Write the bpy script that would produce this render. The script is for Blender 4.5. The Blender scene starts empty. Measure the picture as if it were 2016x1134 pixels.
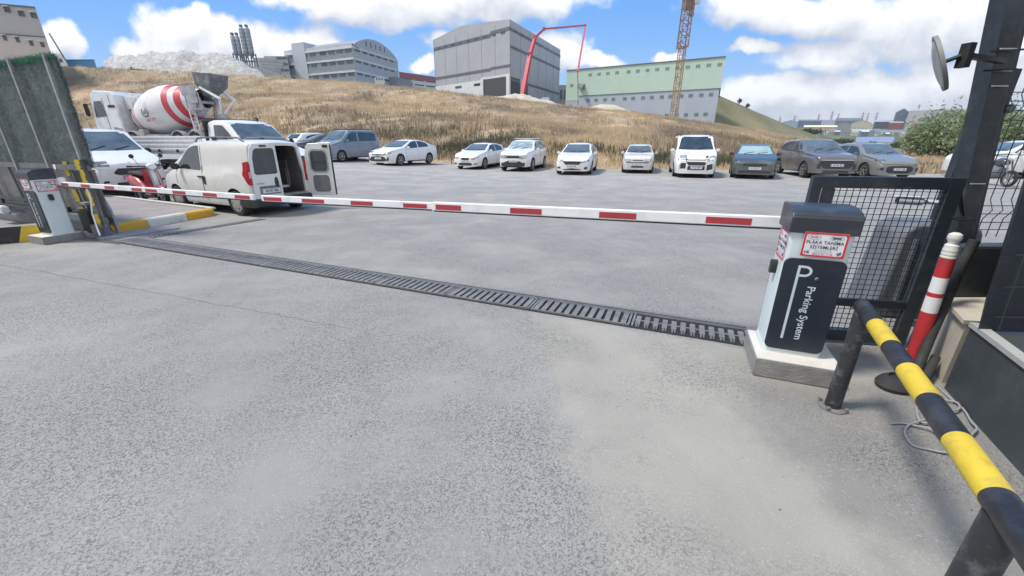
import bpy, bmesh, math, random
import numpy as np
from mathutils import Vector, Matrix
from mathutils.bvhtree import BVHTree
from mathutils import noise as mnoise
R = math.radians
random.seed(7); rng = np.random.default_rng(7)
scn = bpy.context.scene
COL = scn.collection
# ------------------------------------------------------------------ camera, sky, sun, exposure
F_PX, PITCH, EYE, CX, CY = 790.0, R(20.3), 1.65, 1008.0, 567.0
cd = bpy.data.cameras.new('camera'); cam = bpy.data.objects.new('camera', cd); COL.objects.link(cam)
cd.sensor_width = 36.0; cd.lens = 36.0 * F_PX / 2016.0; cd.clip_start = 0.05; cd.clip_end = 6000
cam.location = (0, 0, EYE); cam.rotation_euler = (R(90) - PITCH, 0, 0)
scn.camera = cam
SUN_EL, SUN_AZ = 60.0, 264.0        # azimuth of the sun, degrees clockwise from +Y
sd = bpy.data.lights.new('sun', 'SUN'); sd.energy = 2.4; sd.angle = R(10); sd.color = (1.0, 0.94, 0.86)
sun = bpy.data.objects.new('sun', sd); COL.objects.link(sun)
_s = Vector((math.sin(R(SUN_AZ)) * math.cos(R(SUN_EL)), math.cos(R(SUN_AZ)) * math.cos(R(SUN_EL)), math.sin(R(SUN_EL))))
sun.rotation_euler = _s.to_track_quat('Z', 'Y').to_euler(); sun.location = (0, 0, 60)
scn.view_settings.view_transform = 'Standard'; scn.view_settings.look = 'None'
scn.view_settings.exposure = 0.72; scn.view_settings.gamma = 1.0
_s0, _c0 = math.sin(PITCH), math.cos(PITCH)
def ray(u, v):
    x = (u - CX) / F_PX; y = (CY - v) / F_PX
    return (x, _c0 + y * _s0, -_s0 + y * _c0)
def at(u, v, Y):
    "world point that lies at distance Y north of the camera and is seen at photo pixel u, v"
    d = ray(u, v); t = Y / d[1]
    return Vector((d[0] * t, Y, EYE + d[2] * t))

class NT:
    "tiny node helper"
    def __init__(s, tree): s.t = tree; s.n = tree.nodes; s.l = tree.links
    def add(s, typ, **kw):
        nd = s.n.new(typ)
        for k, v in kw.items(): setattr(nd, k, v)
        return nd
    def put(s, sock, val):
        if isinstance(val, bpy.types.NodeSocket): s.l.new(val, sock)
        else: sock.default_value = val
    def math(s, op, a, b=None, c=None, clamp=False):
        nd = s.add('ShaderNodeMath', operation=op, use_clamp=clamp)
        s.put(nd.inputs[0], a)
        if b is not None: s.put(nd.inputs[1], b)
        if c is not None: s.put(nd.inputs[2], c)
        return nd.outputs[0]
    def noise(s, vec, scale, detail=4, rough=0.55, dist=0.0):
        nd = s.add('ShaderNodeTexNoise'); s.put(nd.inputs['Vector'], vec)
        nd.inputs['Scale'].default_value = scale; nd.inputs['Detail'].default_value = detail
        nd.inputs['Roughness'].default_value = rough; nd.inputs['Distortion'].default_value = dist
        return nd.outputs['Fac']
    def ramp(s, val, lo, hi, a=0.0, b=1.0, smooth=False):
        nd = s.add('ShaderNodeMapRange'); nd.clamp = True
        if smooth: nd.interpolation_type = 'SMOOTHSTEP'
        s.put(nd.inputs[0], val); nd.inputs[1].default_value = lo; nd.inputs[2].default_value = hi
        nd.inputs[3].default_value = a; nd.inputs[4].default_value = b
        return nd.outputs[0]
    def mix(s, f, a, b):
        nd = s.add('ShaderNodeMix', data_type='RGBA')
        s.put(nd.inputs[0], f)
        for sock, v in ((nd.inputs[6], a), (nd.inputs[7], b)):
            if isinstance(v, bpy.types.NodeSocket): s.l.new(v, sock)
            else: sock.default_value = (*v, 1) if len(v) == 3 else v
        return nd.outputs[2]
    def vmath(s, op, a, b):
        nd = s.add('ShaderNodeVectorMath', operation=op); s.put(nd.inputs[0], a); s.put(nd.inputs[1], b)
        return nd.outputs[0]
    def sep(s, v):
        nd = s.add('ShaderNodeSeparateXYZ'); s.l.new(v, nd.inputs[0]); return nd.outputs
    def comb(s, x, y, z):
        nd = s.add('ShaderNodeCombineXYZ')
        for i, v in enumerate((x, y, z)): s.put(nd.inputs[i], v)
        return nd.outputs[0]

# clouds: positions on the sky dome, given as directions (east/north, up/north, half width, half height)
def cdir(u, v):
    d = ray(u, v); return (d[0] / d[1], d[2] / d[1])
CLOUDS = [  # pixel-sized ellipses of the photographed clouds turned into sky directions
    (345, 72, 80, 62), (440, 92, 120, 50), (560, 86, 120, 46), (300, 95, 75, 30), (372, 30, 38, 30), (640, 90, 40, 30),
    (130, 95, 45, 35), (840, -10, 310, 40), (760, 22, 150, 46), (980, -8, 150, 52), (640, -10, 110, 22),
    (860, 88, 36, 24), (1085, 105, 60, 48), (1160, 128, 75, 16), (1315, 118, 26, 14), (835, 130, 26, 14),
    (1600, 20, 220, 52), (1830, 45, 200, 75), (1480, 22, 80, 42), (1620, 115, 115, 38), (1560, 190, 150, 40),
    (1440, 205, 60, 28), (1760, 190, 260, 58), (1900, 165, 160, 60), (1490, 100, 50, 12), (1980, 120, 120, 120), (1700, 232, 400, 30),
]
grp = bpy.data.node_groups.new('cloud_density', 'ShaderNodeTree')
grp.interface.new_socket('P', in_out='INPUT', socket_type='NodeSocketVector')
grp.interface.new_socket('D', in_out='OUTPUT', socket_type='NodeSocketFloat')
g = NT(grp); gi = g.add('NodeGroupInput'); go = g.add('NodeGroupOutput')
P = gi.outputs[0]; px, py, _ = g.sep(P)
warp = g.add('ShaderNodeTexNoise'); g.l.new(P, warp.inputs['Vector']); warp.inputs['Scale'].default_value = 7; warp.inputs['Detail'].default_value = 5
wv = g.vmath('MULTIPLY', g.vmath('SUBTRACT', warp.outputs['Color'], (0.5, 0.5, 0.5)), (0.16, 0.10, 0))
wx, wy, _ = g.sep(g.vmath('ADD', P, wv))
acc = None
for (u, v, w, h) in CLOUDS:
    a = cdir(u, v); b = cdir(u + w, v); c = cdir(u, v - h)
    ex = g.math('MULTIPLY', g.math('SUBTRACT', wx, a[0]), 1 / abs(b[0] - a[0]))
    ey = g.math('MULTIPLY', g.math('SUBTRACT', wy, a[1]), 1 / abs(c[1] - a[1]))
    d2 = g.math('ADD', g.math('MULTIPLY', ex, ex), g.math('MULTIPLY', ey, ey))
    k = g.math('SUBTRACT', 1.0, d2)
    acc = k if acc is None else g.math('SMOOTH_MAX', acc, k, 0.35)
acc = g.math('MAXIMUM', acc, -1.3)
n2 = g.noise(P, 16, 7, 0.6)
n1 = g.noise(P, 5, 3, 0.5)
D = g.math('ADD', acc, g.math('MULTIPLY', g.math('SUBTRACT', n2, 0.5), 2.0))
D = g.math('ADD', D, g.math('MULTIPLY', g.math('SUBTRACT', n1, 0.5), 0.8))
g.l.new(D, go.inputs[0])

world = bpy.data.worlds.new('World'); scn.world = world; world.use_nodes = True
world.node_tree.nodes.clear(); w = NT(world.node_tree)
out = w.add('ShaderNodeOutputWorld'); bg = w.add('ShaderNodeBackground'); bg.inputs[1].default_value = 0.105
w.l.new(bg.outputs[0], out.inputs[0])
sky = w.add('ShaderNodeTexSky', sky_type='NISHITA'); sky.sun_disc = False
sky.sun_elevation = R(SUN_EL); sky.sun_rotation = R(SUN_AZ); sky.air_density = 1.0; sky.dust_density = 0.6; sky.ozone_density = 1.6
tc = w.add('ShaderNodeTexCoord'); dx, dy, dz = w.sep(tc.outputs['Generated'])
yy = w.math('MAXIMUM', dy, 0.06)
gx = w.math('DIVIDE', dx, yy); gy = w.math('DIVIDE', dz, yy)
def dens(dv):
    gn = w.add('ShaderNodeGroup'); gn.node_tree = grp
    w.l.new(w.comb(gx, w.math('ADD', gy, dv), 0.0), gn.inputs[0]); return gn.outputs[0]
d0 = dens(0.0); d1 = dens(0.045)
front = w.ramp(dy, 0.06, 0.2)
back = w.math('MULTIPLY', w.math('SUBTRACT', w.noise(tc.outputs['Generated'], 2.4, 6, 0.55), 0.42), 9.0)
dd = w.math('ADD', w.math('MULTIPLY', d0, front), w.math('MULTIPLY', back, w.math('SUBTRACT', 1.0, front)))
cover = w.ramp(dd, -0.5, 0.5, smooth=True)
lit = w.ramp(w.math('SUBTRACT', d0, d1), -0.7, 0.9)
lit = w.math('ADD', w.math('MULTIPLY', lit, front), w.math('MULTIPLY', 0.5, w.math('SUBTRACT', 1.0, front)))
thick = w.ramp(dd, 0.2, 2.4)
lit = w.math('SUBTRACT', lit, w.math('MULTIPLY', thick, 0.25), clamp=True)
ccol = w.mix(lit, (3.9, 4.1, 4.55), (6.9, 6.9, 6.95))
skyc = w.mix(0.88, sky.outputs[0], w.mix(w.ramp(gy, -0.05, 0.30, smooth=True), (2.9, 4.4, 6.0), (0.85, 2.55, 5.9)))
w.l.new(w.mix(w.math('MULTIPLY', cover, 0.97), skyc, ccol), bg.inputs[0])

# ------------------------------------------------------------------ materials
MATS = {}
def mat(name, col, rough=0.6, metal=0.0, var=0.12, vscale=6.0, bump=0.0, bscale=40.0, dirt=None, dscale=3.0, damt=0.5, coat=0.0, spec=0.5):
    if name in MATS: return MATS[name]
    m = bpy.data.materials.new(name); m.use_nodes = True; t = NT(m.node_tree)
    bs = t.n['Principled BSDF']; tcn = t.add('ShaderNodeTexCoord'); oc = tcn.outputs['Object']
    f = t.ramp(t.noise(oc, vscale, 5, 0.6), 0.3, 0.7)
    a = tuple(c * (1 - var) for c in col); b = tuple(min(1, c * (1 + var)) for c in col)
    c = t.mix(f, a, b)
    if dirt:
        df = t.math('MULTIPLY', t.ramp(t.noise(oc, dscale, 7, 0.65), 0.5, 0.72), damt)
        c = t.mix(df, c, dirt)
    t.l.new(c, bs.inputs['Base Color'])
    t.put(bs.inputs['Roughness'], t.ramp(t.noise(oc, vscale * 2.3, 4), 0.3, 0.7, max(0.02, rough * 0.85), min(1, rough * 1.15)))
    bs.inputs['Metallic'].default_value = metal; bs.inputs['Specular IOR Level'].default_value = spec
    if coat: bs.inputs['Coat Weight'].default_value = coat; bs.inputs['Coat Roughness'].default_value = 0.06
    if bump:
        bn = t.add('ShaderNodeBump'); bn.inputs['Strength'].default_value = bump; bn.inputs['Distance'].default_value = 0.01
        t.l.new(t.noise(oc, bscale, 5, 0.6), bn.inputs['Height']); t.l.new(bn.outputs[0], bs.inputs['Normal'])
    MATS[name] = m; return m

def paint(name, col, dusty=0.25):
    if name in MATS: return MATS[name]
    m = mat(name, col, 0.35, 0, 0.03, 2.0, dirt=(0.30, 0.27, 0.23), dscale=1.6, damt=dusty, coat=0.7)
    t = NT(m.node_tree); bs = t.n['Principled BSDF']
    # road dust gathers low on the body
    src = bs.inputs['Base Color'].links[0].from_socket
    z = t.sep(t.n['Texture Coordinate'].outputs['Object'])[2]
    low = t.math('MULTIPLY', t.ramp(z, 0.2, 0.75, 1, 0), t.ramp(t.noise(t.n['Texture Coordinate'].outputs['Object'], 5, 5), 0.2, 0.8, 0.08, 0.34))
    t.l.new(t.mix(low, src, (0.25, 0.23, 0.2)), bs.inputs['Base Color'])
    return m

# ------------------------------------------------------------------ object helpers
def tag(o, label=None, cat=None, group=None, kind=None):
    if label: o['label'] = label
    if cat: o['category'] = cat
    if group: o['group'] = group
    if kind: o['kind'] = kind
    return o
def thing(name, label, cat, loc=(0, 0, 0), rotz=0.0, group=None):
    o = bpy.data.objects.new(name, None); COL.objects.link(o)
    o.empty_display_size = 0.2
    o.location = loc; o.rotation_euler = (0, 0, rotz)
    return tag(o, label, cat, group)
def mobj(name, verts, faces, m, parent=None, smooth=None, mi=None):
    me = bpy.data.meshes.new(name); me.from_pydata([tuple(v) for v in verts], [], [tuple(f) for f in faces])
    for x in (m if isinstance(m, (list, tuple)) else [m]): me.materials.append(x)
    if mi is not None:
        for p, i in zip(me.polygons, mi): p.material_index = i
    me.update()
    if smooth is not None:
        me.polygons.foreach_set('use_smooth', [True] * len(me.polygons))
        if smooth > 0: me.set_sharp_from_angle(angle=R(smooth))
    o = bpy.data.objects.new(name, me); COL.objects.link(o)
    if parent is not None: o.parent = parent
    return o

class MB:
    def __init__(s): s.v = []; s.f = []; s.mi = []; s.cur = 0
    def _f(s, f): s.f.append(f); s.mi.append(s.cur)
    def poly(s, pts):
        b = len(s.v); s.v += [tuple(p) for p in pts]; s._f(list(range(b, b + len(pts)))); return s
    def box(s, c, size, rz=0.0, M=None, bev=0.0):
        hx, hy, hz = size[0] / 2, size[1] / 2, size[2] / 2
        b = len(s.v)
        if bev <= 0:
            P = [(-hx, -hy, -hz), (hx, -hy, -hz), (hx, hy, -hz), (-hx, hy, -hz), (-hx, -hy, hz), (hx, -hy, hz), (hx, hy, hz), (-hx, hy, hz)]
            Fc = [(0, 3, 2, 1), (4, 5, 6, 7), (0, 1, 5, 4), (1, 2, 6, 5), (2, 3, 7, 6), (3, 0, 4, 7)]
        else:
            bm = bmesh.new(); bmesh.ops.create_cube(bm, size=1)
            for v in bm.verts: v.co = Vector((v.co.x * 2 * hx, v.co.y * 2 * hy, v.co.z * 2 * hz))
            bmesh.ops.bevel(bm, geom=bm.edges[:], offset=bev, segments=2, affect='EDGES')
            bm.verts.index_update()
            P = [v.co.copy() for v in bm.verts]; Fc = [[v.index for v in f.verts] for f in bm.faces]; bm.free()
        T = Matrix.Translation(Vector(c)) @ (M if M is not None else Matrix.Rotation(rz, 4, 'Z'))
        s.v += [tuple(T @ Vector(p)) for p in P]
        for f in Fc: s._f([b + i for i in f])
        return s
    def bar(s, a, b, w, h=None, roll=0.0):
        "rectangular bar from a to b"
        a = Vector(a); b = Vector(b); d = b - a; h = h or w
        q = d.to_track_quat('Z', 'Y').to_matrix().to_4x4() @ Matrix.Rotation(roll, 4, 'Z')
        return s.box((a + b) / 2, (w, h, d.length), M=q)
    def tube(s, pts, r, n=8, cap=True):
        pts = [Vector(p) for p in pts]; b = len(s.v); k = len(pts)
        rs = r if isinstance(r, (list, tuple)) else [r] * k
        up = Vector((0, 0, 1))
        for i, p in enumerate(pts):
            d = (pts[min(i + 1, k - 1)] - pts[max(i - 1, 0)]).normalized()
            if i == 0:
                x = d.cross(up)
                if x.length < 0.05: x = d.cross(Vector((0, 1, 0)))
                x.normalize()
            else:
                x = (x - d * x.dot(d)).normalized()
            y = d.cross(x)
            for j in range(n):
                a = 2 * math.pi * j / n
                s.v.append(tuple(p + x * (math.cos(a) * rs[i]) + y * (math.sin(a) * rs[i])))
        for i in range(k - 1):
            for j in range(n):
                s._f([b + i * n + j, b + i * n + (j + 1) % n, b + (i + 1) * n + (j + 1) % n, b + (i + 1) * n + j])
        if cap:
            s._f([b + j for j in range(n)][::-1]); s._f([b + (k - 1) * n + j for j in range(n)])
        return s
    def lathe(s, prof, n=24, M=None, caps=True):
        "prof: (radius, height) about local Z"
        b = len(s.v); M = M or Matrix()
        for r, z in prof:
            for j in range(n):
                a = 2 * math.pi * j / n
                s.v.append(tuple(M @ Vector((r * math.cos(a), r * math.sin(a), z))))
        k = len(prof)
        for i in range(k - 1):
            for j in range(n):
                s._f([b + i * n + j, b + i * n + (j + 1) % n, b + (i + 1) * n + (j + 1) % n, b + (i + 1) * n + j])
        if caps:
            s._f([b + j for j in range(n)][::-1]); s._f([b + (k - 1) * n + j for j in range(n)])
        return s
    def prism(s, outline, axis, a, b_):
        "outline of 2D points extruded along axis x, y or z from a to b_"
        def P(p, t):
            return {'x': (t, p[0], p[1]), 'y': (p[0], t, p[1]), 'z': (p[0], p[1], t)}[axis]
        b = len(s.v); n = len(outline)
        s.v += [P(p, a) for p in outline] + [P(p, b_) for p in outline]
        s._f(list(range(b, b + n))[::-1]); s._f(list(range(b + n, b + 2 * n)))
        for i in range(n): s._f([b + i, b + (i + 1) % n, b + n + (i + 1) % n, b + n + i])
        return s
    def build(s, name, m, parent=None, smooth=None):
        return mobj(name, s.v, s.f, m, parent, smooth, s.mi if isinstance(m, (list, tuple)) else None)

def fix_normals(o):
    bm = bmesh.new(); bm.from_mesh(o.data); bmesh.ops.recalc_face_normals(bm, faces=bm.faces); bm.to_mesh(o.data); bm.free(); return o

def text(s, size, m, M, parent, name='lettering', align='CENTER', bold=0.0, sx=1.0):
    cu = bpy.data.curves.new(name, 'FONT'); cu.body = s; cu.size = size; cu.align_x = align; cu.align_y = 'CENTER'
    cu.offset = bold; cu.resolution_u = 3
    t = bpy.data.objects.new('tmp_text', cu); me = bpy.data.meshes.new_from_object(t)
    bpy.data.objects.remove(t); bpy.data.curves.remove(cu)
    me.name = name; me.transform(M @ Matrix.Diagonal((sx, 1, 1, 1))); me.materials.clear(); me.materials.append(m)
    o = bpy.data.objects.new(name, me); COL.objects.link(o)
    if parent is not None: o.parent = parent
    return o
def frame_m(o, ex, ey):
    "matrix whose local X, Y run along ex, ey, at o"
    ex = Vector(ex).normalized(); ey = Vector(ey).normalized(); ez = ex.cross(ey)
    M = Matrix((ex, ey, ez)).transposed().to_4x4(); M.translation = Vector(o); return M
def sstep(a, b, x):
    t = min(1, max(0, (x - a) / (b - a))); return t * t * (3 - 2 * t)
def interp(x, pts):
    return float(np.interp(x, [p[0] for p in pts], [p[1] for p in pts]))

# ------------------------------------------------------------------ terrain heights
FOOT = [(-90, 66), (-60, 58), (-45, 50), (-28, 41), (-14, 34), (-5.5, 30), (2.2, 25.6), (8.3, 24.6), (12, 23.6), (15, 23.4), (19, 22.5), (24, 20), (60, 18)]
CREST = [(-170, 18), (-94.5, 16.1), (-75.6, 15.2), (-54.5, 14.2), (-33, 12.95), (-17, 11.5), (-.9, 9.8), (10, 8.6), (26.7, 7.1), (43.6, 5.0), (58, 2.8), (68, 1.2), (76, -0.2), (84, -0.9), (110, -1.3), (400, -1.5)]
_h = [at(1340, 180, 170), at(1408, 186, 170), at(1440, 200, 170), at(1480, 218, 170), at(1520, 234, 170), at(1560, 250, 170), at(1610, 268, 170), at(1680, 290, 170)]
HILL2 = [(-400, 0)] + [(_h[0].x - 60, _h[0].z - 4)] + [(p.x, p.z) for p in _h] + [(900, -12)]
FAR = [(95, 0), (200, -8), (300, -4), (400, 5), (500, 10), (600, 16), (900, 30), (1500, 44), (3000, 52)]
def lot_z(x, y): return 0.055 * max(0.0, min(-x, 58) - 3) * sstep(10, 19, y)
def T(x, y):
    yf = interp(x, FOOT)
    if y <= yf: return lot_z(x, y)
    n = mnoise.noise(Vector((x * 0.06, y * 0.06, 3))) * 0.5 + mnoise.noise(Vector((x * 0.2, y * 0.2, 7))) * 0.22
    t = (y - yf) / (95 - yf)
    zf = lot_z(x, yf); zc = interp(x if (x < 0 or y > 95) else x * 95 / y, CREST)
    if t < 1:
        f = t ** 0.9 + 0.04 * math.sin(t * 9 + x * 0.05) * t * (1 - t) * 4
        return zf + (zc - zf) * f + n * min(1, t * 10) * (1 - 0.75 * sstep(0.7, 1, t)) * (1.0 if zc > 2 else 0.35)
    near = zc + 0.15 * n
    fz = interp(y, FAR)
    z = near * (1 - sstep(170, 300, y)) + fz * sstep(170, 300, y) if x < 55 or y > 170 else near * (1 - sstep(95, 160, y)) + fz * sstep(95, 160, y)
    if 120 < y < 240 and x > 20:
        hz = interp(x * 170.0 / max(y, 150), HILL2) + n * 1.2
        wgt = sstep(125, 165, y) * (1 - sstep(180, 238, y))
        z = z * (1 - wgt) + max(z, hz) * wgt
    return z
def gt(u, v):
    "where the sight line through photo pixel u, v meets the ground"
    d = ray(u, v); t = 0.5
    while t < 400:
        if EYE + d[2] * t < T(d[0] * t, d[1] * t): break
        t += 0.02 + t * 0.004
    return Vector((d[0] * t, d[1] * t, T(d[0] * t, d[1] * t)))

# ---- hillside and far land
def heightfield(name, xs, ys, m, dz=0.0, keep=None):
    nx, ny = len(xs), len(ys)
    V = [(x, y, T(x, y) + dz) for y in ys for x in xs]
    Fc = []
    for j in range(ny - 1):
        for i in range(nx - 1):
            if keep and not keep((xs[i] + xs[i + 1]) / 2, (ys[j] + ys[j + 1]) / 2): continue
            a = j * nx + i; Fc.append((a, a + 1, a + 1 + nx, a + nx))
    used = sorted({i for f in Fc for i in f}); mp = {o: n for n, o in enumerate(used)}
    return mobj(name, [V[i] for i in used], [[mp[i] for i in f] for f in Fc], m, None, 0)
def grass_soil():
    m = bpy.data.materials.new('dry_hill'); m.use_nodes = True; t = NT(m.node_tree); bs = t.n['Principled BSDF']
    geo = t.add('ShaderNodeNewGeometry'); p = geo.outputs['Position']
    px_, py_, pz_ = t.sep(p)
    st = t.comb(t.math('MULTIPLY', px_, 1.0), t.math('MULTIPLY', py_, 0.45), 0.0)
    a = t.ramp(t.noise(st, 0.09, 6, 0.6), 0.40, 0.60)
    c = t.mix(a, (0.32, 0.26, 0.20), (0.55, 0.42, 0.27))
    b = t.ramp(t.noise(st, 0.35, 6, 0.65), 0.45, 0.7)
    c = t.mix(t.math('MULTIPLY', b, 0.6), c, (0.28, 0.235, 0.175))
    gr = t.math('MULTIPLY', t.ramp(t.noise(st, 0.05, 4, 0.6), 0.5, 0.66), 0.6)
    c = t.mix(gr, c, (0.24, 0.225, 0.14))
    far = t.ramp(py_, 110, 170)
    c = t.mix(far, c, t.mix(t.ramp(t.noise(p, 0.05, 6, 0.6), 0.4, 0.6), (0.09, 0.12, 0.06), (0.19, 0.19, 0.11)))
    f = t.ramp(t.noise(p, 3.0, 6, 0.7), 0.25, 0.75, 0.6, 1.3)
    vm = t.add('ShaderNodeVectorMath', operation='SCALE'); t.l.new(c, vm.inputs[0]); t.l.new(f, vm.inputs['Scale'])
    t.l.new(vm.outputs[0], bs.inputs['Base Color']); bs.inputs['Roughness'].default_value = 0.95; bs.inputs['Specular IOR Level'].default_value = 0.1
    bn = t.add('ShaderNodeBump'); bn.inputs['Distance'].default_value = 0.25; t.l.new(t.noise(p, 1.6, 8, 0.7), bn.inputs['Height']); t.l.new(bn.outputs[0], bs.inputs['Normal'])
    return m
M_HILL = grass_soil()
xs = list(np.arange(-200, 201, 2.0)); xs = [-2500, -1500, -900, -600, -400, -280] + xs + [240, 300, 380, 480, 600, 800, 1100, 1600, 2500]
ys = list(np.arange(14, 130, 1.5)) + list(np.arange(130, 300, 6)) + [320, 360, 400, 450, 500, 560, 620, 700, 800, 900, 1100, 1400, 1900, 3000]
tag(heightfield('hillside', xs, ys, M_HILL, -0.03), kind='structure')

def blades(name, pts, hgt, wid, m, per=5, lean=0.35, zfun=None, spread=0.25, parent=None):
    "tufts of thin upright blades at the given points, one mesh"
    n = len(pts); P = np.array(pts, dtype=float)
    P = np.repeat(P, per, axis=0); N = len(P)
    H = np.repeat(np.array(hgt, dtype=float) * np.ones(n), per) * rng.uniform(0.55, 1.15, N)
    W = np.repeat(np.array(wid, dtype=float) * np.ones(n), per) * rng.uniform(0.6, 1.2, N)
    P[:, 0] += rng.normal(0, spread, N); P[:, 1] += rng.normal(0, spread, N)
    if zfun is not None: P[:, 2] = [zfun(x, y) for x, y in P[:, :2]]
    an = rng.uniform(0, math.pi, N); la = rng.uniform(0, 2 * math.pi, N); ll = rng.uniform(0, lean, N) * H
    dx_, dy_ = np.cos(an) * W / 2, np.sin(an) * W / 2
    V = np.zeros((N, 4, 3))
    V[:, 0] = P + np.stack([-dx_, -dy_, np.full(N, -0.05)], 1); V[:, 1] = P + np.stack([dx_, dy_, np.full(N, -0.05)], 1)
    tip = P + np.stack([np.cos(la) * ll, np.sin(la) * ll, H], 1)
    V[:, 2] = tip + np.stack([dx_ * .35, dy_ * .35, np.zeros(N)], 1); V[:, 3] = tip - np.stack([dx_ * .35, dy_ * .35, np.zeros(N)], 1)
    return quads(name, V.reshape(-1, 3), m, parent)
def quads(name, V, m, parent=None):
    N = len(V) // 4
    me = bpy.data.meshes.new(name); me.vertices.add(4 * N); me.loops.add(4 * N); me.polygons.add(N)
    me.vertices.foreach_set('co', V.astype(np.float32).ravel())
    me.loops.foreach_set('vertex_index', np.arange(4 * N, dtype=np.int32))
    me.polygons.foreach_set('loop_start', np.arange(0, 4 * N, 4, dtype=np.int32))
    me.polygons.foreach_set('loop_total', np.full(N, 4, dtype=np.int32))
    me.materials.append(m); me.update(calc_edges=True); me.validate()
    o = bpy.data.objects.new(name, me); COL.objects.link(o)
    if parent: o.parent = parent
    return o
def foliage(name, c1, c2, c3=None, rough=0.8, ws=0.12, trans=0.25):
    m = bpy.data.materials.new(name); m.use_nodes = True; t = NT(m.node_tree); bs = t.n['Principled BSDF']
    geo = t.add('ShaderNodeNewGeometry')
    c = t.mix(geo.outputs['Random Per Island'], c1, c2)
    if c3: c = t.mix(t.ramp(t.noise(geo.outputs['Position'], ws, 7, 0.65), 0.44, 0.6), c, c3)
    t.l.new(c, bs.inputs['Base Color']); bs.inputs['Roughness'].default_value = rough; bs.inputs['Specular IOR Level'].default_value = 0.15
    tr = t.add('ShaderNodeBsdfTranslucent'); t.l.new(c, tr.inputs[0]); mx = t.add('ShaderNodeMixShader'); mx.inputs[0].default_value = trans
    t.l.new(bs.outputs[0], mx.inputs[1]); t.l.new(tr.outputs[0], mx.inputs[2])
    t.l.new(mx.outputs[0], t.n['Material Output'].inputs[0]); return m
M_STRAW = foliage('straw', (0.78, 0.61, 0.38), (0.60, 0.47, 0.30), (0.36, 0.29, 0.215), ws=0.07, trans=0.4)
M_WEED = foliage('brown_weed', (0.27, 0.215, 0.155), (0.40, 0.31, 0.22), (0.25, 0.23, 0.15), ws=0.07)
pts = []; hg = []
N = 52000
for i in range(N):
    y = 18 + 80 * rng.random() ** 1.35; x = y * rng.uniform(-1.25, 1.35)
    yf = interp(x, FOOT)
    if y < yf + 0.4 or x < -110 or x > 95: continue
    if mnoise.noise(Vector((x * 0.22, y * 0.16, 21))) > 0.30 - 0.25 * (y < yf + 5) * (mnoise.noise(Vector((x * 0.5, y * 0.5, 4))) > 0): continue
    pts.append((x, y, 0)); hg.append(rng.uniform(0.09, 0.33) * (0.75 + y / 110) * (1 + 0.9 * mnoise.noise(Vector((x * 0.35, y * 0.25, 9)))))
tag(blades('dry_grass', pts, hg, 0.06, M_STRAW, per=7, zfun=T, spread=0.35), 'tall dry straw grass covering the hillside', 'grass', kind='stuff')
pts = []; hg = []
for i in range(6000):
    y = 19 + 76 * rng.random() ** 1.5; x = y * rng.uniform(-1.25, 1.35); yf = interp(x, FOOT)
    if y < yf + 0.2 or mnoise.noise(Vector((x * 0.07, y * 0.07, 11))) < 0.05 * (y - yf - 14) * .1: continue
    pts.append((x, y, 0)); hg.append(rng.uniform(0.22, 0.65))
tag(blades('brown_weeds', pts, hg, 0.09, M_WEED, per=7, zfun=T, spread=0.3, lean=0.5), 'dark dried weeds scattered over the slope', 'weeds', kind='stuff')

pts = []; hg = []
for i in range(700):
    k = rng.integers(0, 9); cx_, cy_, rr = [(-4.2, 32.5, 1.8), (-3, 33.5, 1.5), (-2, 36, 2.2), (4.5, 30, 1.4), (9.5, 27.5, 1.3), (14, 27, 1.2), (-9, 40, 2.4), (21, 27, 1.8), (-1, 29.5, 1.2)][k]
    x = cx_ + rng.normal(0, rr); y = cy_ + rng.normal(0, rr * .7)
    if y > interp(x, FOOT) + .2: pts.append((x, y, 0)); hg.append(rng.uniform(.25, .6))
tag(blades('green_weeds', pts, hg, 0.08, foliage('green_weed', (0.15, 0.15, 0.085), (0.24, 0.23, 0.14), (0.13, 0.13, 0.09), ws=.3), per=10, zfun=T, spread=0.3, lean=0.6), 'darker green weeds in patches at the foot of the slope', 'weeds', kind='stuff')
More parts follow.
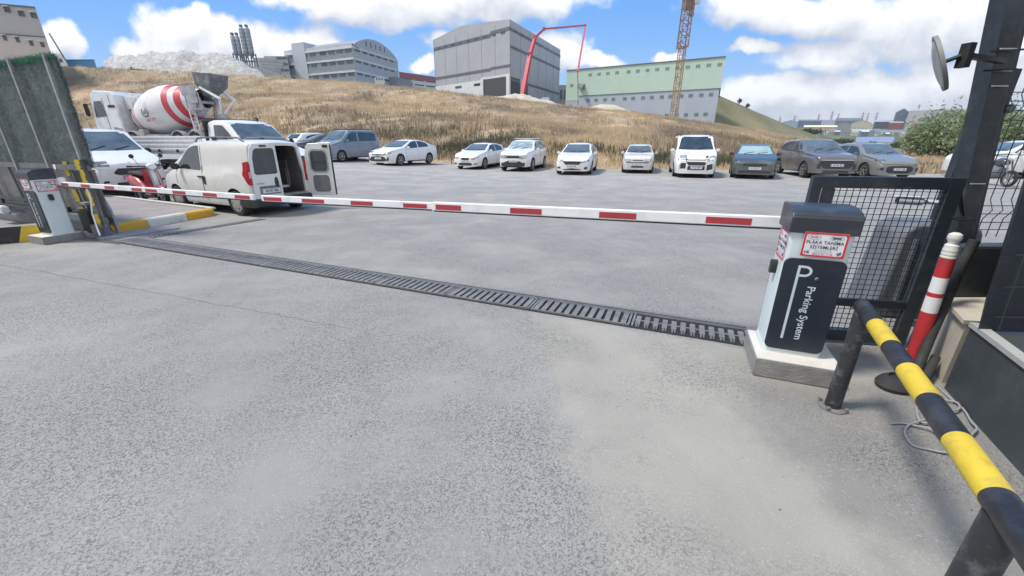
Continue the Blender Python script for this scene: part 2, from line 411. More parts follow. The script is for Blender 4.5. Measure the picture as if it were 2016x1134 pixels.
# ------------------------------------------------------------------ asphalt yard
def asphalt_mat():
    m = bpy.data.materials.new('worn_asphalt'); m.use_nodes = True; t = NT(m.node_tree); bs = t.n['Principled BSDF']
    p = t.add('ShaderNodeNewGeometry').outputs['Position']
    px_, py_, pz_ = t.sep(p)
    big = t.noise(p, 0.55, 6, 0.6); mid = t.noise(p, 3.5, 6, 0.65)
    base = t.mix(t.ramp(big, 0.35, 0.65), (0.262, 0.256, 0.244), (0.315, 0.306, 0.288))
    base = t.mix(t.math('MULTIPLY', t.ramp(mid, 0.4, 0.75), 0.2), base, (0.39, 0.378, 0.352))
    # smoother concrete repair in front of the right hand barrier, ragged edge
    ed = t.math('ADD', px_, t.math('MULTIPLY', t.math('SUBTRACT', t.noise(p, 1.6, 7, 0.6), 0.5), 0.9))
    ed = t.math('ADD', ed, t.math('MULTIPLY', py_, 0.06))
    conc = t.math('MULTIPLY', t.ramp(ed, 0.34, 0.50), t.ramp(t.math('ADD', py_, t.math('MULTIPLY', px_, 0.43)), 3.9, 3.8))
    cc = t.mix(t.ramp(t.noise(p, 1.3, 6, 0.6), 0.35, 0.65), (0.305, 0.293, 0.262), (0.36, 0.345, 0.306))
    base = t.mix(conc, base, cc)
    bp = t.add('ShaderNodeVectorMath', operation='SCALE'); t.l.new(p, bp.inputs[0]); bp.inputs['Scale'].default_value = 1.0
    # shade beside the guard rail, put into the asphalt colour as a darker strip
    rail_shade = t.math('MULTIPLY', t.ramp(t.math('ADD', px_, t.math('MULTIPLY', t.math('SUBTRACT', t.noise(p, 2.2, 7, 0.65), 0.5), 1.1)), 1.45, 1.75), t.ramp(py_, 2.6, 2.4))
    base = t.mix(t.math('MULTIPLY', rail_shade, 0.5), base, (0.17, 0.168, 0.165))
    st = t.ramp(t.noise(p, 0.8, 9, 0.72), 0.60, 0.72)
    base = t.mix(t.math('MULTIPLY', st, 0.22), base, (0.12, 0.12, 0.13))
    # tyre streaks running through the gate
    sx = t.comb(t.math('ADD', px_, t.math('MULTIPLY', py_, 0.3)), t.math('MULTIPLY', py_, 0.08), 0.0)
    base = t.mix(t.math('MULTIPLY', t.ramp(t.noise(sx, 2.4, 5, 0.6), 0.52, 0.75), 0.22), base, (0.17, 0.175, 0.185))
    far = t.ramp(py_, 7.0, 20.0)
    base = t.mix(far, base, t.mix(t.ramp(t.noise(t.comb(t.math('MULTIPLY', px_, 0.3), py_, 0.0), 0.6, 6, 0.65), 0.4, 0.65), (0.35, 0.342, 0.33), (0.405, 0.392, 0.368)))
    # aggregate: pits and pale chips
    vo = t.add('ShaderNodeTexVoronoi'); t.l.new(p, vo.inputs['Vector']); vo.inputs['Scale'].default_value = 150
    vr = t.sep(vo.outputs['Color'])[0]
    amt = t.ramp(t.math('ADD', t.noise(p, 0.9, 4, 0.6), t.math('MULTIPLY', conc, -0.08)), 0.36, 0.55)
    pit = t.math('MULTIPLY', t.math('MULTIPLY', t.ramp(vr, 0.62, 0.72), t.ramp(t.noise(p, 45, 5, 0.7), 0.40, 0.55)), amt)
    base = t.mix(t.math('MULTIPLY', pit, 0.66), base, (0.085, 0.09, 0.10))
    base = t.mix(t.math('MULTIPLY', t.ramp(vr, 0.06, 0.02), 0.35), base, (0.46, 0.46, 0.44))
    vo2 = t.add('ShaderNodeTexVoronoi'); t.l.new(p, vo2.inputs['Vector']); vo2.inputs['Scale'].default_value = 14
    chip = t.ramp(vo2.outputs['Distance'], 0.09, 0.06)
    base = t.mix(t.math('MULTIPLY', chip, t.ramp(t.sep(vo2.outputs['Color'])[1], 0.86, 0.9)), base, (0.07, 0.07, 0.07))
    grain = t.ramp(t.noise(p, 230, 4, 0.8), 0.25, 0.75, 0.72, 1.28)
    vm = t.add('ShaderNodeVectorMath', operation='SCALE'); t.l.new(base, vm.inputs[0]); t.l.new(grain, vm.inputs['Scale'])
    # construction joint crossing from lower left, and fine cracks
    L = t.math('ABSOLUTE', t.math('ADD', t.math('SUBTRACT', py_, t.math('MULTIPLY', px_, -0.36)), t.math('ADD', -2.83, t.math('MULTIPLY', t.math('SUBTRACT', t.noise(p, 2, 5), 0.5), 0.12))))
    joint = t.math('MULTIPLY', t.ramp(L, 0.010, 0.004), t.ramp(px_, -1.3, -1.9))
    vc = t.add('ShaderNodeTexVoronoi', feature='DISTANCE_TO_EDGE'); t.l.new(t.vmath('ADD', p, t.vmath('MULTIPLY', t.comb(t.noise(p, 3, 6), t.noise(p, 4, 6), 0.0), (0.5, 0.5, 0))), vc.inputs['Vector']); vc.inputs['Scale'].default_value = 0.21
    crack = t.math('MULTIPLY', t.ramp(vc.outputs['Distance'], 0.004, 0.0015), t.ramp(t.noise(p, 0.6, 3), 0.50, 0.56))
    lines = t.math('MAXIMUM', joint, t.math('MULTIPLY', crack, 0.0))
    col = t.mix(t.math('MULTIPLY', lines, 0.33), vm.outputs[0], (0.09, 0.09, 0.1))
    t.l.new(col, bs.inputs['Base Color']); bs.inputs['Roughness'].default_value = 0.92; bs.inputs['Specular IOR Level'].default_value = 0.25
    h = t.math('SUBTRACT', t.math('MULTIPLY', t.noise(p, 70, 6, 0.75), 0.6), t.math('MULTIPLY', pit, 0.5))
    h = t.math('SUBTRACT', h, lines)
    bn = t.add('ShaderNodeBump'); bn.inputs['Distance'].default_value = 0.009; bn.inputs['Strength'].default_value = 0.7
    t.l.new(h, bn.inputs['Height']); t.l.new(bn.outputs[0], bs.inputs['Normal'])
    return m
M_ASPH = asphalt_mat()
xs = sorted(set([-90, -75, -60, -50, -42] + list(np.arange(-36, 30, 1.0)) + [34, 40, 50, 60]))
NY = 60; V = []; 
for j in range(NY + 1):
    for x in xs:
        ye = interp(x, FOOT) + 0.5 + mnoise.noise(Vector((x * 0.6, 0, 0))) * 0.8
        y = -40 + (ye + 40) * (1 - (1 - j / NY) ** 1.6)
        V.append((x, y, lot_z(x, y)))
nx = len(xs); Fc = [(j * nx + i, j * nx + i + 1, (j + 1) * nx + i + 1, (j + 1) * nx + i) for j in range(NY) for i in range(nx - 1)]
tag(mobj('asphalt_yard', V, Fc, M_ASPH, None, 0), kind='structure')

# ------------------------------------------------------------------ common materials
M_STEEL = mat('galvanised_steel', (0.34, 0.35, 0.36), 0.5, 0.6, 0.2, 8, dirt=(0.16, 0.13, 0.1), damt=0.5)
M_DKSTEEL = mat('dark_grey_steel', (0.03, 0.04, 0.05), 0.45, 0.0, 0.2, 5, dirt=(0.13, 0.125, 0.115), dscale=5, damt=0.35, bump=0.2)
M_IRON = mat('cast_iron', (0.21, 0.207, 0.203), 0.7, 0.3, 0.25, 9, bump=0.5, dirt=(0.26, 0.24, 0.22), damt=0.7)
M_PIT = mat('drain_dark', (0.02, 0.02, 0.022), 0.95, 0, 0.3, 5)
M_CONC = mat('plinth_concrete', (0.25, 0.245, 0.235), 0.9, 0, 0.15, 7, bump=0.6, bscale=60, dirt=(0.16, 0.155, 0.15), dscale=5, damt=0.6)
M_CONCTOP = mat('plinth_lit_top', (0.62, 0.59, 0.54), 0.85, 0, 0.08, 6, bump=0.3, dirt=(0.36, 0.34, 0.3), dscale=6, damt=0.5)
M_CABW = mat('cabinet_white', (0.60, 0.68, 0.69), 0.42, 0, 0.03, 2, dirt=(0.42, 0.42, 0.4), dscale=2.5, damt=0.35)
M_CABD = mat('cabinet_charcoal', (0.016, 0.022, 0.035), 0.38, 0, 0.15, 3, dirt=(0.07, 0.07, 0.075), dscale=4, damt=0.3)
M_CAP = mat('cabinet_cap_grey', (0.032, 0.037, 0.045), 0.36, 0, 0.1, 3, dirt=(0.15, 0.16, 0.17), dscale=3, damt=0.4)
M_WHITE = mat('white_plastic', (0.78, 0.79, 0.79), 0.45, 0, 0.04, 3, dirt=(0.4, 0.39, 0.37), dscale=4, damt=0.35)
M_RED = mat('reflective_red', (0.40, 0.04, 0.05), 0.4, 0, 0.08, 8)
M_BLACK = mat('black_plastic', (0.018, 0.019, 0.021), 0.5, 0, 0.2, 5, dirt=(0.1, 0.1, 0.1), damt=0.3)
M_RUBBER = mat('rubber', (0.028, 0.028, 0.03), 0.8, 0, 0.2, 5, dirt=(0.13, 0.12, 0.11), damt=0.4)
M_YEL = mat('hazard_yellow', (0.64, 0.46, 0.035), 0.45, 0, 0.10, 6, dirt=(0.28, 0.22, 0.08), dscale=16, damt=0.6, bump=0.15)
M_BLK = mat('hazard_black', (0.02, 0.021, 0.024), 0.42, 0, 0.2, 6, dirt=(0.12, 0.12, 0.12), dscale=8, damt=0.3, bump=0.15)
M_CHROME = mat('chrome', (0.7, 0.7, 0.7), 0.15, 1.0, 0.05, 4)
M_STICK = mat('sticker_white', (0.72, 0.73, 0.74), 0.35, 0, 0.02, 3)
M_INK = mat('ink_dark', (0.03, 0.03, 0.05), 0.5)
M_INKB = mat('ink_blue', (0.10, 0.22, 0.5), 0.5)
M_INKR = mat('ink_red', (0.60, 0.02, 0.04), 0.5)
M_INKG = mat('ink_silver', (0.55, 0.62, 0.66), 0.4)

# ------------------------------------------------------------------ main drain with cast gratings
DA = Vector((2.10, 3.19, 0)); DB = Vector((-6.75, 6.90, 0)); DD = (DB - DA).normalized(); DN = Vector((-DD.y, DD.x, 0)); DN = DN if DN.y > 0 else -DN
DL = (DB - DA).length
dr = thing('drain_channel', 'long straight drain channel with iron gratings crossing the asphalt under the barrier arms', 'drain', tuple(DA), math.atan2(DD.y, DD.x))
b = MB()          # local x runs along the channel, local y to the camera side
b.box((DL / 2, 0, 0.003), (DL, 0.40, 0.004)); b.build('channel_bed', M_PIT, dr)
b = MB()
b.box((DL / 2, -0.135, 0.009), (DL, 0.016, 0.016)); b.box((DL / 2, -0.165, 0.0085), (DL, 0.024, 0.012)); b.box((DL / 2, -0.194, 0.009), (DL, 0.014, 0.016))
b.build('channel_frame', mat('drain_frame', (0.2, 0.19, 0.18), 0.8, 0.2, 0.25, 6, dirt=(0.1, 0.1, 0.1), damt=0.6), dr)
x = 0.0; k = 0
while x < DL - 0.3:
    ln = 1.0 if x + 1.0 <= DL else DL - x
    b = MB(); first = k == 0
    pitch = 0.083; ns = int(ln / pitch)
    b.box((x + 0.012, 0.025, 0.011), (0.02, 0.29, 0.018)); b.box((x + ln - 0.016, 0.025, 0.011), (0.02, 0.29, 0.018))
    if not first:
        b.box((x + ln / 2, 0.168, 0.0115), (ln - 0.01, 0.014, 0.018)); b.box((x + ln / 2, -0.118, 0.0115), (ln - 0.01, 0.014, 0.018))
    else:
        b.box((x + ln / 2, 0.025, 0.009), (ln - 0.01, 0.02, 0.012))
    for i in range(ns):
        cx = x + 0.06 + i * (ln - 0.12) / max(1, ns - 1)
        if first: b.box((cx, 0.03, 0.014), (0.048, 0.2 , 0.014), bev=0.003); b.box((cx + .01, 0.15, 0.01), (0.014, 0.05, 0.01)); b.box((cx - .012, 0.15, 0.01), (0.012, 0.04, 0.01))
        else:
            b.box((cx, 0.025, 0.014), (0.05, 0.272, 0.014), rz=R(rng.uniform(-1.0, 1.0)))
    b.build('grating', M_IRON, dr); x += ln + 0.006; k += 1
SA = Vector((-6.5, 7.08, 0)); SB = Vector((-5.5, 8.85, 0)); sl = (SB - SA).length
dr2 = thing('drain_slot', 'narrow slotted drain branching off beside the yellow and white kerb', 'drain', tuple(SA), math.atan2(SB.y - SA.y, SB.x - SA.x))
b = MB(); b.box((sl / 2, 0, 0.003), (sl, 0.17, 0.004)); b.build('channel_bed', M_PIT, dr2)
b = MB(); b.box((sl / 2, 0.075, 0.009), (sl, 0.014, 0.014)); b.box((sl / 2, -0.075, 0.009), (sl, 0.014, 0.014))
for i in range(int(sl / 0.07)): b.box((0.03 + i * 0.07, 0, 0.009), (0.035, 0.13, 0.012))
b.build('grating', M_IRON, dr2)

# ------------------------------------------------------------------ parking barriers
BROT = R(-21.5)
def sticker(parent, M, w, h, simple=False):
    s = MB(); s.box((0, 0, 0), (w, h, 0.003)); st = mobj('sticker', [M @ Vector(v) for v in s.v], s.f, M_STICK, parent)
    b = MB(); t_ = 0.011
    for c, sz in (((0, h / 2 - t_ / 2), (w, t_)), ((0, -h / 2 + t_ / 2), (w, t_)), ((w / 2 - t_ / 2, 0), (t_, h - 2 * t_)), ((-w / 2 + t_ / 2, 0), (t_, h - 2 * t_))):
        b.box((c[0], c[1], 0.0025), (sz[0], sz[1], 0.001))
    for sx_ in (-1, 1):
        for sy_ in (-1, 1):
            cx, cy = sx_ * (w / 2 - t_), sy_ * (h / 2 - t_)
            b.poly([(cx, cy, 0.003), (cx - sx_ * 0.012, cy, 0.003), (cx - sx_ * .004, cy - sy_ * .004, 0.003), (cx, cy - sy_ * 0.012, 0.003)])
    mobj('border', [M @ Vector(v) for v in b.v], b.f, M_INKR, st)
    def tx(s_, size, m, x, y, bold=0.0, sx=1.0): return text(s_, size, m, M @ Matrix.Translation((x, y, 0.0035)), st, bold=bold, sx=sx)
    tx('PLAKA TANIMA', h * 0.19, M_INK, 0, h * 0.10, h * .0015, 0.96)
    tx('SİSTEMLERİ', h * 0.19, M_INK, 0, -h * 0.10, h * .0015, 0.96)
    tx('Sole', h * 0.16, M_INKR, -w * .27, h * .32, h * .001)
    tx('(0212) 221 11 09', h * 0.10, M_INKR, 0, -h * 0.38, h * .001)
    tx('www.solesistem.com', h * 0.07, M_INKB, 0, -h * 0.225); tx('www.plakatanima.com', h * 0.07, M_INKB, 0, -h * 0.295)
    r = MB()
    for cx, rr in ((-w * .27, w * .15), (w * .24, w * .16)):
        n = 28
        for i in range(n):
            a0, a1 = 2 * math.pi * i / n, 2 * math.pi * (i + 1) / n
            r.poly([(cx + rr * math.cos(a0), h * .31 + rr * .48 * math.sin(a0), .003), (cx + rr * math.cos(a1), h * .31 + rr * .48 * math.sin(a1), .003),
                    (cx + rr * .95 * math.cos(a1), h * .31 + rr * .43 * math.sin(a1), .003), (cx + rr * .95 * math.cos(a0), h * .31 + rr * .43 * math.sin(a0), .003)])
    r.box((w * .24, h * .31, .0028), (w * .2, h * .09, .001))
    # small barrier-and-car pictogram left, camera pictogram right
    r.poly([(-w * .42, -h * .30, .003), (-w * .30, -h * .22, .003), (-w * .30, -h * .205, .003), (-w * .42, -h * .285, .003)])
    r.box((-w * .41, -h * .33, .003), (w * .03, h * .08, .001)); r.box((-w * .34, -h * .335, .003), (w * .07, h * .05, .001)); r.box((-w * .34, -h * .30, .003), (w * .045, h * .04, .001))
    r.box((w * .37, -h * .30, .003), (w * .11, h * .06, .001), rz=0.5); r.box((w * .38, -h * .36, .003), (w * .09, h * .03, .001), rz=0.5)
    mobj('emblem', [M @ Vector(v) for v in r.v], r.f, mat('ink_grey', (0.12, 0.12, 0.14), 0.5), st)
    return st
def rrect(w, h, r, n=6, only=None):
    o = []
    for k, (cx, cy) in enumerate(((w / 2 - r, h / 2 - r), (-w / 2 + r, h / 2 - r), (-w / 2 + r, -h / 2 + r), (w / 2 - r, -h / 2 + r))):
        for i in range(n + 1):
            a = math.pi / 2 * (k + i / n); o.append((cx + r * math.cos(a), cy + r * math.sin(a)))
    return o
def make_barrier(label, loc, side, pivot_y):
    """cabinet 0.37 wide, 0.30 deep, 1.02 high; the dark door faces local -y; side = +1 puts the lock box on +x, -1 on -x"""
    t = thing('parking_barrier', label, 'parking barrier', loc, BROT)
    W_, D_, Z_ = 0.37, 0.30, 0.92
    b = MB(); prof = rrect(W_, D_, 0.035)
    b.prism(prof, 'z', 0.0, Z_); bod = fix_normals(b.build('cabinet', M_CABW, t, 35))
    b = MB(); b.prism([(p[0], p[1]) for p in rrect(W_ + .006, D_ + .006, 0.037)], 'z', 0.001, 0.045); fix_normals(b.build('skirt', M_CABW, t, 35))
    # cap: vertical front, swept curved top
    cw = W_ / 2 + 0.012
    o = [(-D_ / 2 - 0.014, Z_ - .012), (-D_ / 2 - 0.016, Z_ + 0.095)]
    for i in range(9):
        a = math.pi / 2 * i / 8; o.append((-D_ / 2 - 0.016 + 0.20 * (1 - math.cos(a)) + .006, Z_ + 0.098 + 0.058 * math.sin(a)))
    o += [(D_ / 2 + .0, Z_ + 0.156), (D_ / 2 + .012, Z_ + 0.14), (D_ / 2 + .012, Z_ - .012)]
    b = MB(); b.prism(o, 'x', -cw, cw); cap = b.build('cap', M_CAP, t, 25); fix_normals(cap)
    bv = cap.modifiers.new('bevel', 'BEVEL'); bv.width = 0.012; bv.segments = 3; bv.limit_method = 'ANGLE'; bv.angle_limit = R(50)
    # dark door with rounded corners on the front
    b = MB(); pr = rrect(W_ - .004, 0.70, 0.045, 8)
    b.prism([(p[0], p[1] + 0.033 + 0.35) for p in pr], 'y', -D_ / 2 - 0.012, -D_ / 2 + .001); door = b.build('door', M_CABD, t, 30); fix_normals(door)
    bv = door.modifiers.new('bevel', 'BEVEL'); bv.width = 0.006; bv.segments = 3; bv.limit_method = 'ANGLE'; bv.angle_limit = R(50)
    fy = -D_ / 2 - 0.0125
    # P with a long stem, and the words running down beside it
    b = MB(); q = 0.016; x0 = -0.085; zt = 0.685
    b.box((x0, fy, (zt + 0.125) / 2), (q, 0.002, zt - 0.125))
    cxp, rz_, rx_ = x0 + .035, 0.040, 0.045
    b.box((x0 + q / 2 + .013, fy, zt - q / 2 + .0), (0.03, 0.002, q)); b.box((x0 + q / 2 + .013, fy, zt - 2 * rz_ + q / 2), (0.03, 0.002, q))
    n = 12
    for i in range(n):
        a0, a1 = -math.pi / 2 + math.pi * i / n, -math.pi / 2 + math.pi * (i + 1) / n
        P4 = [(cxp + rx_ * math.cos(a), zt - rz_ + rz_ * math.sin(a)) for a in (a0, a1)] + [(cxp + (rx_ - q) * math.cos(a), zt - rz_ + (rz_ - q) * math.sin(a)) for a in (a1, a0)]
        b.poly([(p[0], fy - .001, p[1]) for p in P4])
    b.build('letter_p', M_INKG, door)
    M = frame_m((0.012, fy - .001, 0.335), (0, 0, -1), (1, 0, 0))
    text('Parking System', 0.068, M_INKG, M, door, bold=0.0008)
    b = MB(); b.lathe([(0.0105, 0), (0.0105, 0.005), (0.006, 0.006)], 16, frame_m((0.028, fy + .001, 0.60), (1, 0, 0), (0, 0, 1)), True); b.build('keyhole', M_CHROME, door, 40)
    # stickers
    sticker(t, frame_m((0.018, -D_ / 2 - 0.0185, 0.838), (1, 0, 0.0), (0, 0, 1)), 0.245, 0.165)
    if side > 0: sticker(t, frame_m((W_ / 2 + .002, 0.0, 0.80), (0, 1, 0), (0, 0, 1)), 0.24, 0.17); sticker(t, frame_m((W_ / 2 * -1 - .002, -.03, 0.83), (0, -1, 0), (0, 0, 1)), 0.2, 0.16)
    else: sticker(t, frame_m((-W_ / 2 - .002, -0.02, 0.80), (0, -1, 0), (0, 0, 1)), 0.22, 0.2)
    b = MB(); sx = side * (W_ / 2 + .018); b.prism([(p[0] + 0.0, p[1] + (0.62)) for p in rrect(0.055, 0.10, 0.018, 3)], 'x', side * W_ / 2, side * (W_ / 2 + .04)); lk = b.build('release_handle', M_BLACK, t, 30); fix_normals(lk)
    return t, bod
bR, _ = make_barrier('right white parking barrier with charcoal door lettered Parking System and the longer striped arm', (2.13, 2.775, 0.15), -1, 0)
bL, _ = make_barrier('left white parking barrier with the shorter striped arm, beside the green covered gate', (-7.86, 6.86, 0.13), 1, 0)
AA = Vector((2.0, 3.15, 0)); AB = Vector((-7.6, 6.95, 0)); AD = (AB - AA).normalized(); AL = (AB - AA).length
def arm_z(s): return 1.045 - 0.017 * s if s < 5.6 else 0.952 - 0.0 * s
def arm(parent, segs, reds, name='arm'):
    Mi = (Matrix.Translation(parent.location) @ Matrix.Rotation(parent.rotation_euler.z, 4, 'Z')).inverted()
    def P(s, n, z): p = AA + AD * s; q = Vector((-AD.y, AD.x, 0)); q = q if q.y < 0 else -q; return Mi @ Vector((p.x + q.x * n, p.y + q.y * n, z))
    def slab(b, s0, s1, n, hn, zlo, zhi):
        k = 8; base = len(b.v)
        for i in range(k + 1):
            s = s0 + (s1 - s0) * i / k; zz = arm_z(s)
            for (nn, z) in ((n - hn, zlo), (n + hn, zlo), (n + hn, zhi), (n - hn, zhi)): b.v.append(tuple(P(s, nn, zz + z)))
        for i in range(k):
            for j in range(4): b._f([base + 4 * i + j, base + 4 * i + (j + 1) % 4, base + 4 * (i + 1) + (j + 1) % 4, base + 4 * (i + 1) + j])
        b._f([base, base + 1, base + 2, base + 3]); b._f([base + 4 * k + 3 - j for j in range(4)])
    root = None
    for (s0, s1, h, wd) in segs:
        b = MB(); slab(b, s0, s1, 0, wd, -h / 2, h / 2); o = b.build(name, M_WHITE, root or parent); fix_normals(o)
        bv = o.modifiers.new('bevel', 'BEVEL'); bv.width = 0.008; bv.segments = 2; bv.limit_method = 'ANGLE'
        b = MB(); slab(b, s0 + .02, s1 - .02, 0, wd * .6, -h / 2 - 0.013, -h / 2 + .0); fix_normals(b.build('edge_strip', M_RUBBER, o))
        if root is None: root = o
    for (s0, s1) in reds:
        sg = [q for q in segs if q[0] - .02 <= (s0 + s1) / 2 <= q[1] + .02][0]
        b = MB(); slab(b, s0, s1, sg[3] + .001, .0015, -sg[2] * .36, sg[2] * .24); fix_normals(b.build('reflector', M_RED, root))
    return root
segR = [(-0.22, 3.05, 0.088, 0.026), (3.045, 5.575, 0.074, 0.021)]
redR = [(0.10, 0.43), (0.98, 1.30), (1.84, 2.16), (2.70, 3.0), (3.11, 3.41), (3.82, 4.13), (4.53, 4.88), (5.22, 5.53)]
segL = [(5.72, 10.55, 0.072, 0.021)]
redL = [(5.78, 6.06), (6.41, 6.69), (7.06, 7.34), (7.70, 7.97), (8.06, 8.31), (8.76, 9.01), (9.42, 9.67), (10.05, 10.3)]
arm(bR, segR, redR); al = arm(bL, segL, redL)
b = MB(); b.box((0.20, 0.19, 0.86), (0.16, 0.09, 0.12), bev=0.01); b.build('arm_clamp', M_WHITE, bL)
b = MB(); b.box((-0.02, 0.2, 0.88), (0.2, 0.09, 0.14), bev=0.01); b.build('arm_clamp', M_WHITE, bR)
def plinth(label, loc, w_, d_, h_):
    t = thing('concrete_plinth', label, 'plinth', loc, BROT)
    b = MB(); b.box((0, 0, (h_ - .006) / 2), (w_, d_, h_ - .006), bev=0.008); b.build('block', M_CONC, t)
    b = MB(); b.box((0, 0, h_ - .004), (w_ - .012, d_ - .012, .008)); b.build('lit_top', M_CONCTOP, t)  # light falling on the top is put in as a paler concrete colour
plinth('concrete block under the right barrier cabinet, grey sides and pale top', (2.135, 2.72, 0), 0.535, 0.51, 0.15)
plinth('low concrete block under the left barrier cabinet', (-7.90, 6.84, 0), 0.48, 0.52, 0.13)

# ------------------------------------------------------------------ yellow and black guard rail
gr = thing('guard_rail', 'yellow and black striped steel pipe rail on two black posts in the lower right corner', 'guard rail', (2.16, 2.26, 0))
def pipe(b, a, c, r, n=24): b.tube([a, c], r, n)
G0 = Vector((0, 0, 0.685)); GD = Vector((-0.85, -1.56, 0)).normalized(); PR = 0.060
o = None; segs = [(-0.03, 0.22, M_BLK), (0.22, 0.52, M_YEL), (0.52, 0.80, M_BLK), (0.80, 1.07, M_YEL), (1.07, 1.33, M_BLK), (1.33, 1.62, M_YEL), (1.62, 3.2, M_BLK)]
G0 = Vector((-0.035, -0.02, 0.70)); PR = 0.042
segs = [(-0.02, 0.30, M_BLK), (0.30, 0.58, M_YEL), (0.58, 0.82, M_BLK), (0.82, 1.07, M_YEL), (1.07, 1.32, M_BLK), (1.32, 1.58, M_YEL), (1.58, 3.4, M_BLK)]
b = MB(); o = None
for s0, s1, m in segs:
    b.cur = 0 if m is M_BLK else 1
    b.tube([G0 + GD * (s0 + .0), G0 + GD * s1], PR, 28, cap=(s0 < 0 or s1 > 3))
rail = b.build('rail', [M_BLK, M_YEL], gr, 40)
M_POSTW = mat('worn_black_paint', (0.028, 0.03, 0.034), 0.5, 0, 0.2, 6, dirt=(0.3, 0.3, 0.3), dscale=14, damt=0.35, bump=0.25)
for s_, nm in ((0.04, 0), (1.63, 1), (3.2, 2)):
    p = G0 + GD * s_; b = MB(); b.tube([(p.x, p.y, 0), (p.x, p.y, 0.68)], 0.044, 24); po = b.build('post', M_POSTW, gr, 40)
    b = MB(); b.lathe([(0.082, 0.0), (0.082, 0.008), (0.045, 0.010)], 24, Matrix.Translation((p.x, p.y, 0.001)));
    for a in range(4): b.lathe([(0.012, 0.012), (0.012, 0.03)], 6, Matrix.Translation((p.x + .075 * math.cos(a * 1.57 + .6), p.y + .075 * math.sin(a * 1.57 + .6), 0)))
    b.build('base_plate', mat('rusty_plate', (0.21, 0.205, 0.2), 0.85, 0.2, 0.3, 8, bump=0.5), po, 35)

# ------------------------------------------------------------------ mesh gate leaf
GA = Vector((2.32, 3.20, 0)); GB = Vector((3.30, 3.02, 0)); gl = (GB - GA).length
gt_ = thing('mesh_gate', 'dark steel gate frame filled with square wire mesh standing behind the right barrier', 'gate', tuple(GA), math.atan2(GB.y - GA.y, GB.x - GA.x))
b = MB()
b.box((0.035, 0, 0.70), (0.07, 0.05, 1.36)); b.box((0.125, 0, 0.70), (0.055, 0.05, 1.36)); b.box((gl - .045, 0, 0.70), (0.09, 0.055, 1.36))
b.box((0.08, 0, 0.3), (0.03, 0.04, 0.5)); 
b.box((gl / 2, 0, 1.345), (gl - .001, 0.052, 0.085)); b.box((gl / 2 + .05, 0, 0.375), (gl - .22, 0.046, 0.06)); b.box((gl / 2 + .05, 0, 0.075), (gl - .22, 0.046, 0.10))
b.build('frame', M_DKSTEEL, gt_)
b = MB(); x = 0.165
while x < gl - .09: b.box((x, 0, 0.72), (0.0045, 0.0045, 1.2)); x += 0.046
z = 0.14
while z < 1.30:
    if not .34 < z < .41: b.box((gl / 2 + .04, -0.0045, z), (gl - .2, 0.0045, 0.0045))
    z += 0.044
b.build('wire_mesh', M_DKSTEEL, gt_)
b = MB(); b.box((gl / 2 + .02, -.028, .412), (gl - .25, .01, .012)); b.box((0.155, -.03, 0.85), (.012, .008, .9)); b.build('clamp_bar', M_DKSTEEL, gt_)

# ------------------------------------------------------------------ tall steel post with mirror and cameras
PY = 3.36
pa = at(1908, 350, PY); pb = at(1985, 0, PY); pd = (pb - pa); pd /= pd.z
p0 = pa - pd * pa.z; p1 = p0 + pd * 3.9
ps = thing('steel_post', 'tall dark grey steel post rising out of frame at the right edge', 'post', tuple(p0))
d = Vector(pd)
def onp(z, x=0, y=0): return Vector((d.x * z + x, d.y * z + y, z))
b = MB(); b.bar(onp(0), onp(3.9), 0.12, 0.14); b.build('column', M_DKSTEEL, ps)
b = MB(); b.bar(onp(0, 0.078, 0.0), onp(3.9, 0.078, 0.0), 0.032, 0.10); b.build('flange', mat('flange_grey', (0.085, 0.095, 0.105), 0.5, 0.1, 0.2, 4), ps)
b = MB(); b.bar(onp(0, 0.124, 0.04), onp(3.9, 0.124, 0.04), 0.055, 0.12); b.build('channel', M_DKSTEEL, ps)
b = MB(); b.box(onp(1.95, 0.18, 0.04), (0.09, 0.012, 0.40)); b.build('side_plate', mat('slate_sheet', (0.06, 0.07, 0.075), 0.6), ps)
b = MB(); b.box((0, 0, 0.01), (0.34, 0.3, 0.02)); b.build('foot_plate', M_DKSTEEL, ps)
for z in (2.02, 2.12, 2.26, 1.32):
    b = MB(); b.box(onp(z, 0.0, -0.073), (0.122, 0.004, 0.008)); b.build('cable_tie', M_WHITE, ps)
mc = at(1851, 125, 3.22)
mr = thing('traffic_mirror', 'round convex traffic mirror seen almost edge-on, held by a bracket on the tall post', 'mirror', tuple(mc))
nrm = Vector((-0.755, 0.655, -0.42)).normalized()
Mm = nrm.to_track_quat('Z', 'Y').to_matrix().to_4x4()
RR = 0.178
b = MB(); prof = [(RR * math.sin(a), 0.035 * math.cos(a) - .0) for a in [math.pi / 2 * i / 8 for i in range(8, -1, -1)]]; prof[-1] = (0.001, 0.035)
b.lathe(prof, 40, Mm, True); b.build('mirror_face', mat('mirror_glass', (0.42, 0.43, 0.43), 0.3, 0.5, 0.05, 3, dirt=(0.5, 0.49, 0.46), damt=0.6), mr, 60)
b = MB(); b.lathe([(RR + .012, -0.012), (RR + .015, 0.012), (RR - .004, 0.014)], 40, Mm, True); b.build('rim', mat('mirror_rim', (0.22, 0.22, 0.21), 0.6), mr, 40)
pm = Vector((p0.x, p0.y, 0)) + onp(mc.z + .02, -0.05, -0.1) - mc
b = MB(); j = -nrm * 0.10; b.tube([Vector((0, 0, 0.0)), j], 0.014, 10); b.box(j + Vector((0.03, 0, 0)), (0.05, 0.06, 0.15), rz=0.2); b.bar(j + Vector((.04, 0, 0)), pm, 0.045, 0.03)
b.bar(pm + Vector((-.12, -.0, .06)), pm + Vector((.12, -.0, .075)), 0.012); b.bar(pm + Vector((-.12, -.0, -.06)), pm + Vector((.12, -.0, -.05)), 0.012)
b.build('bracket', M_BLACK, mr)
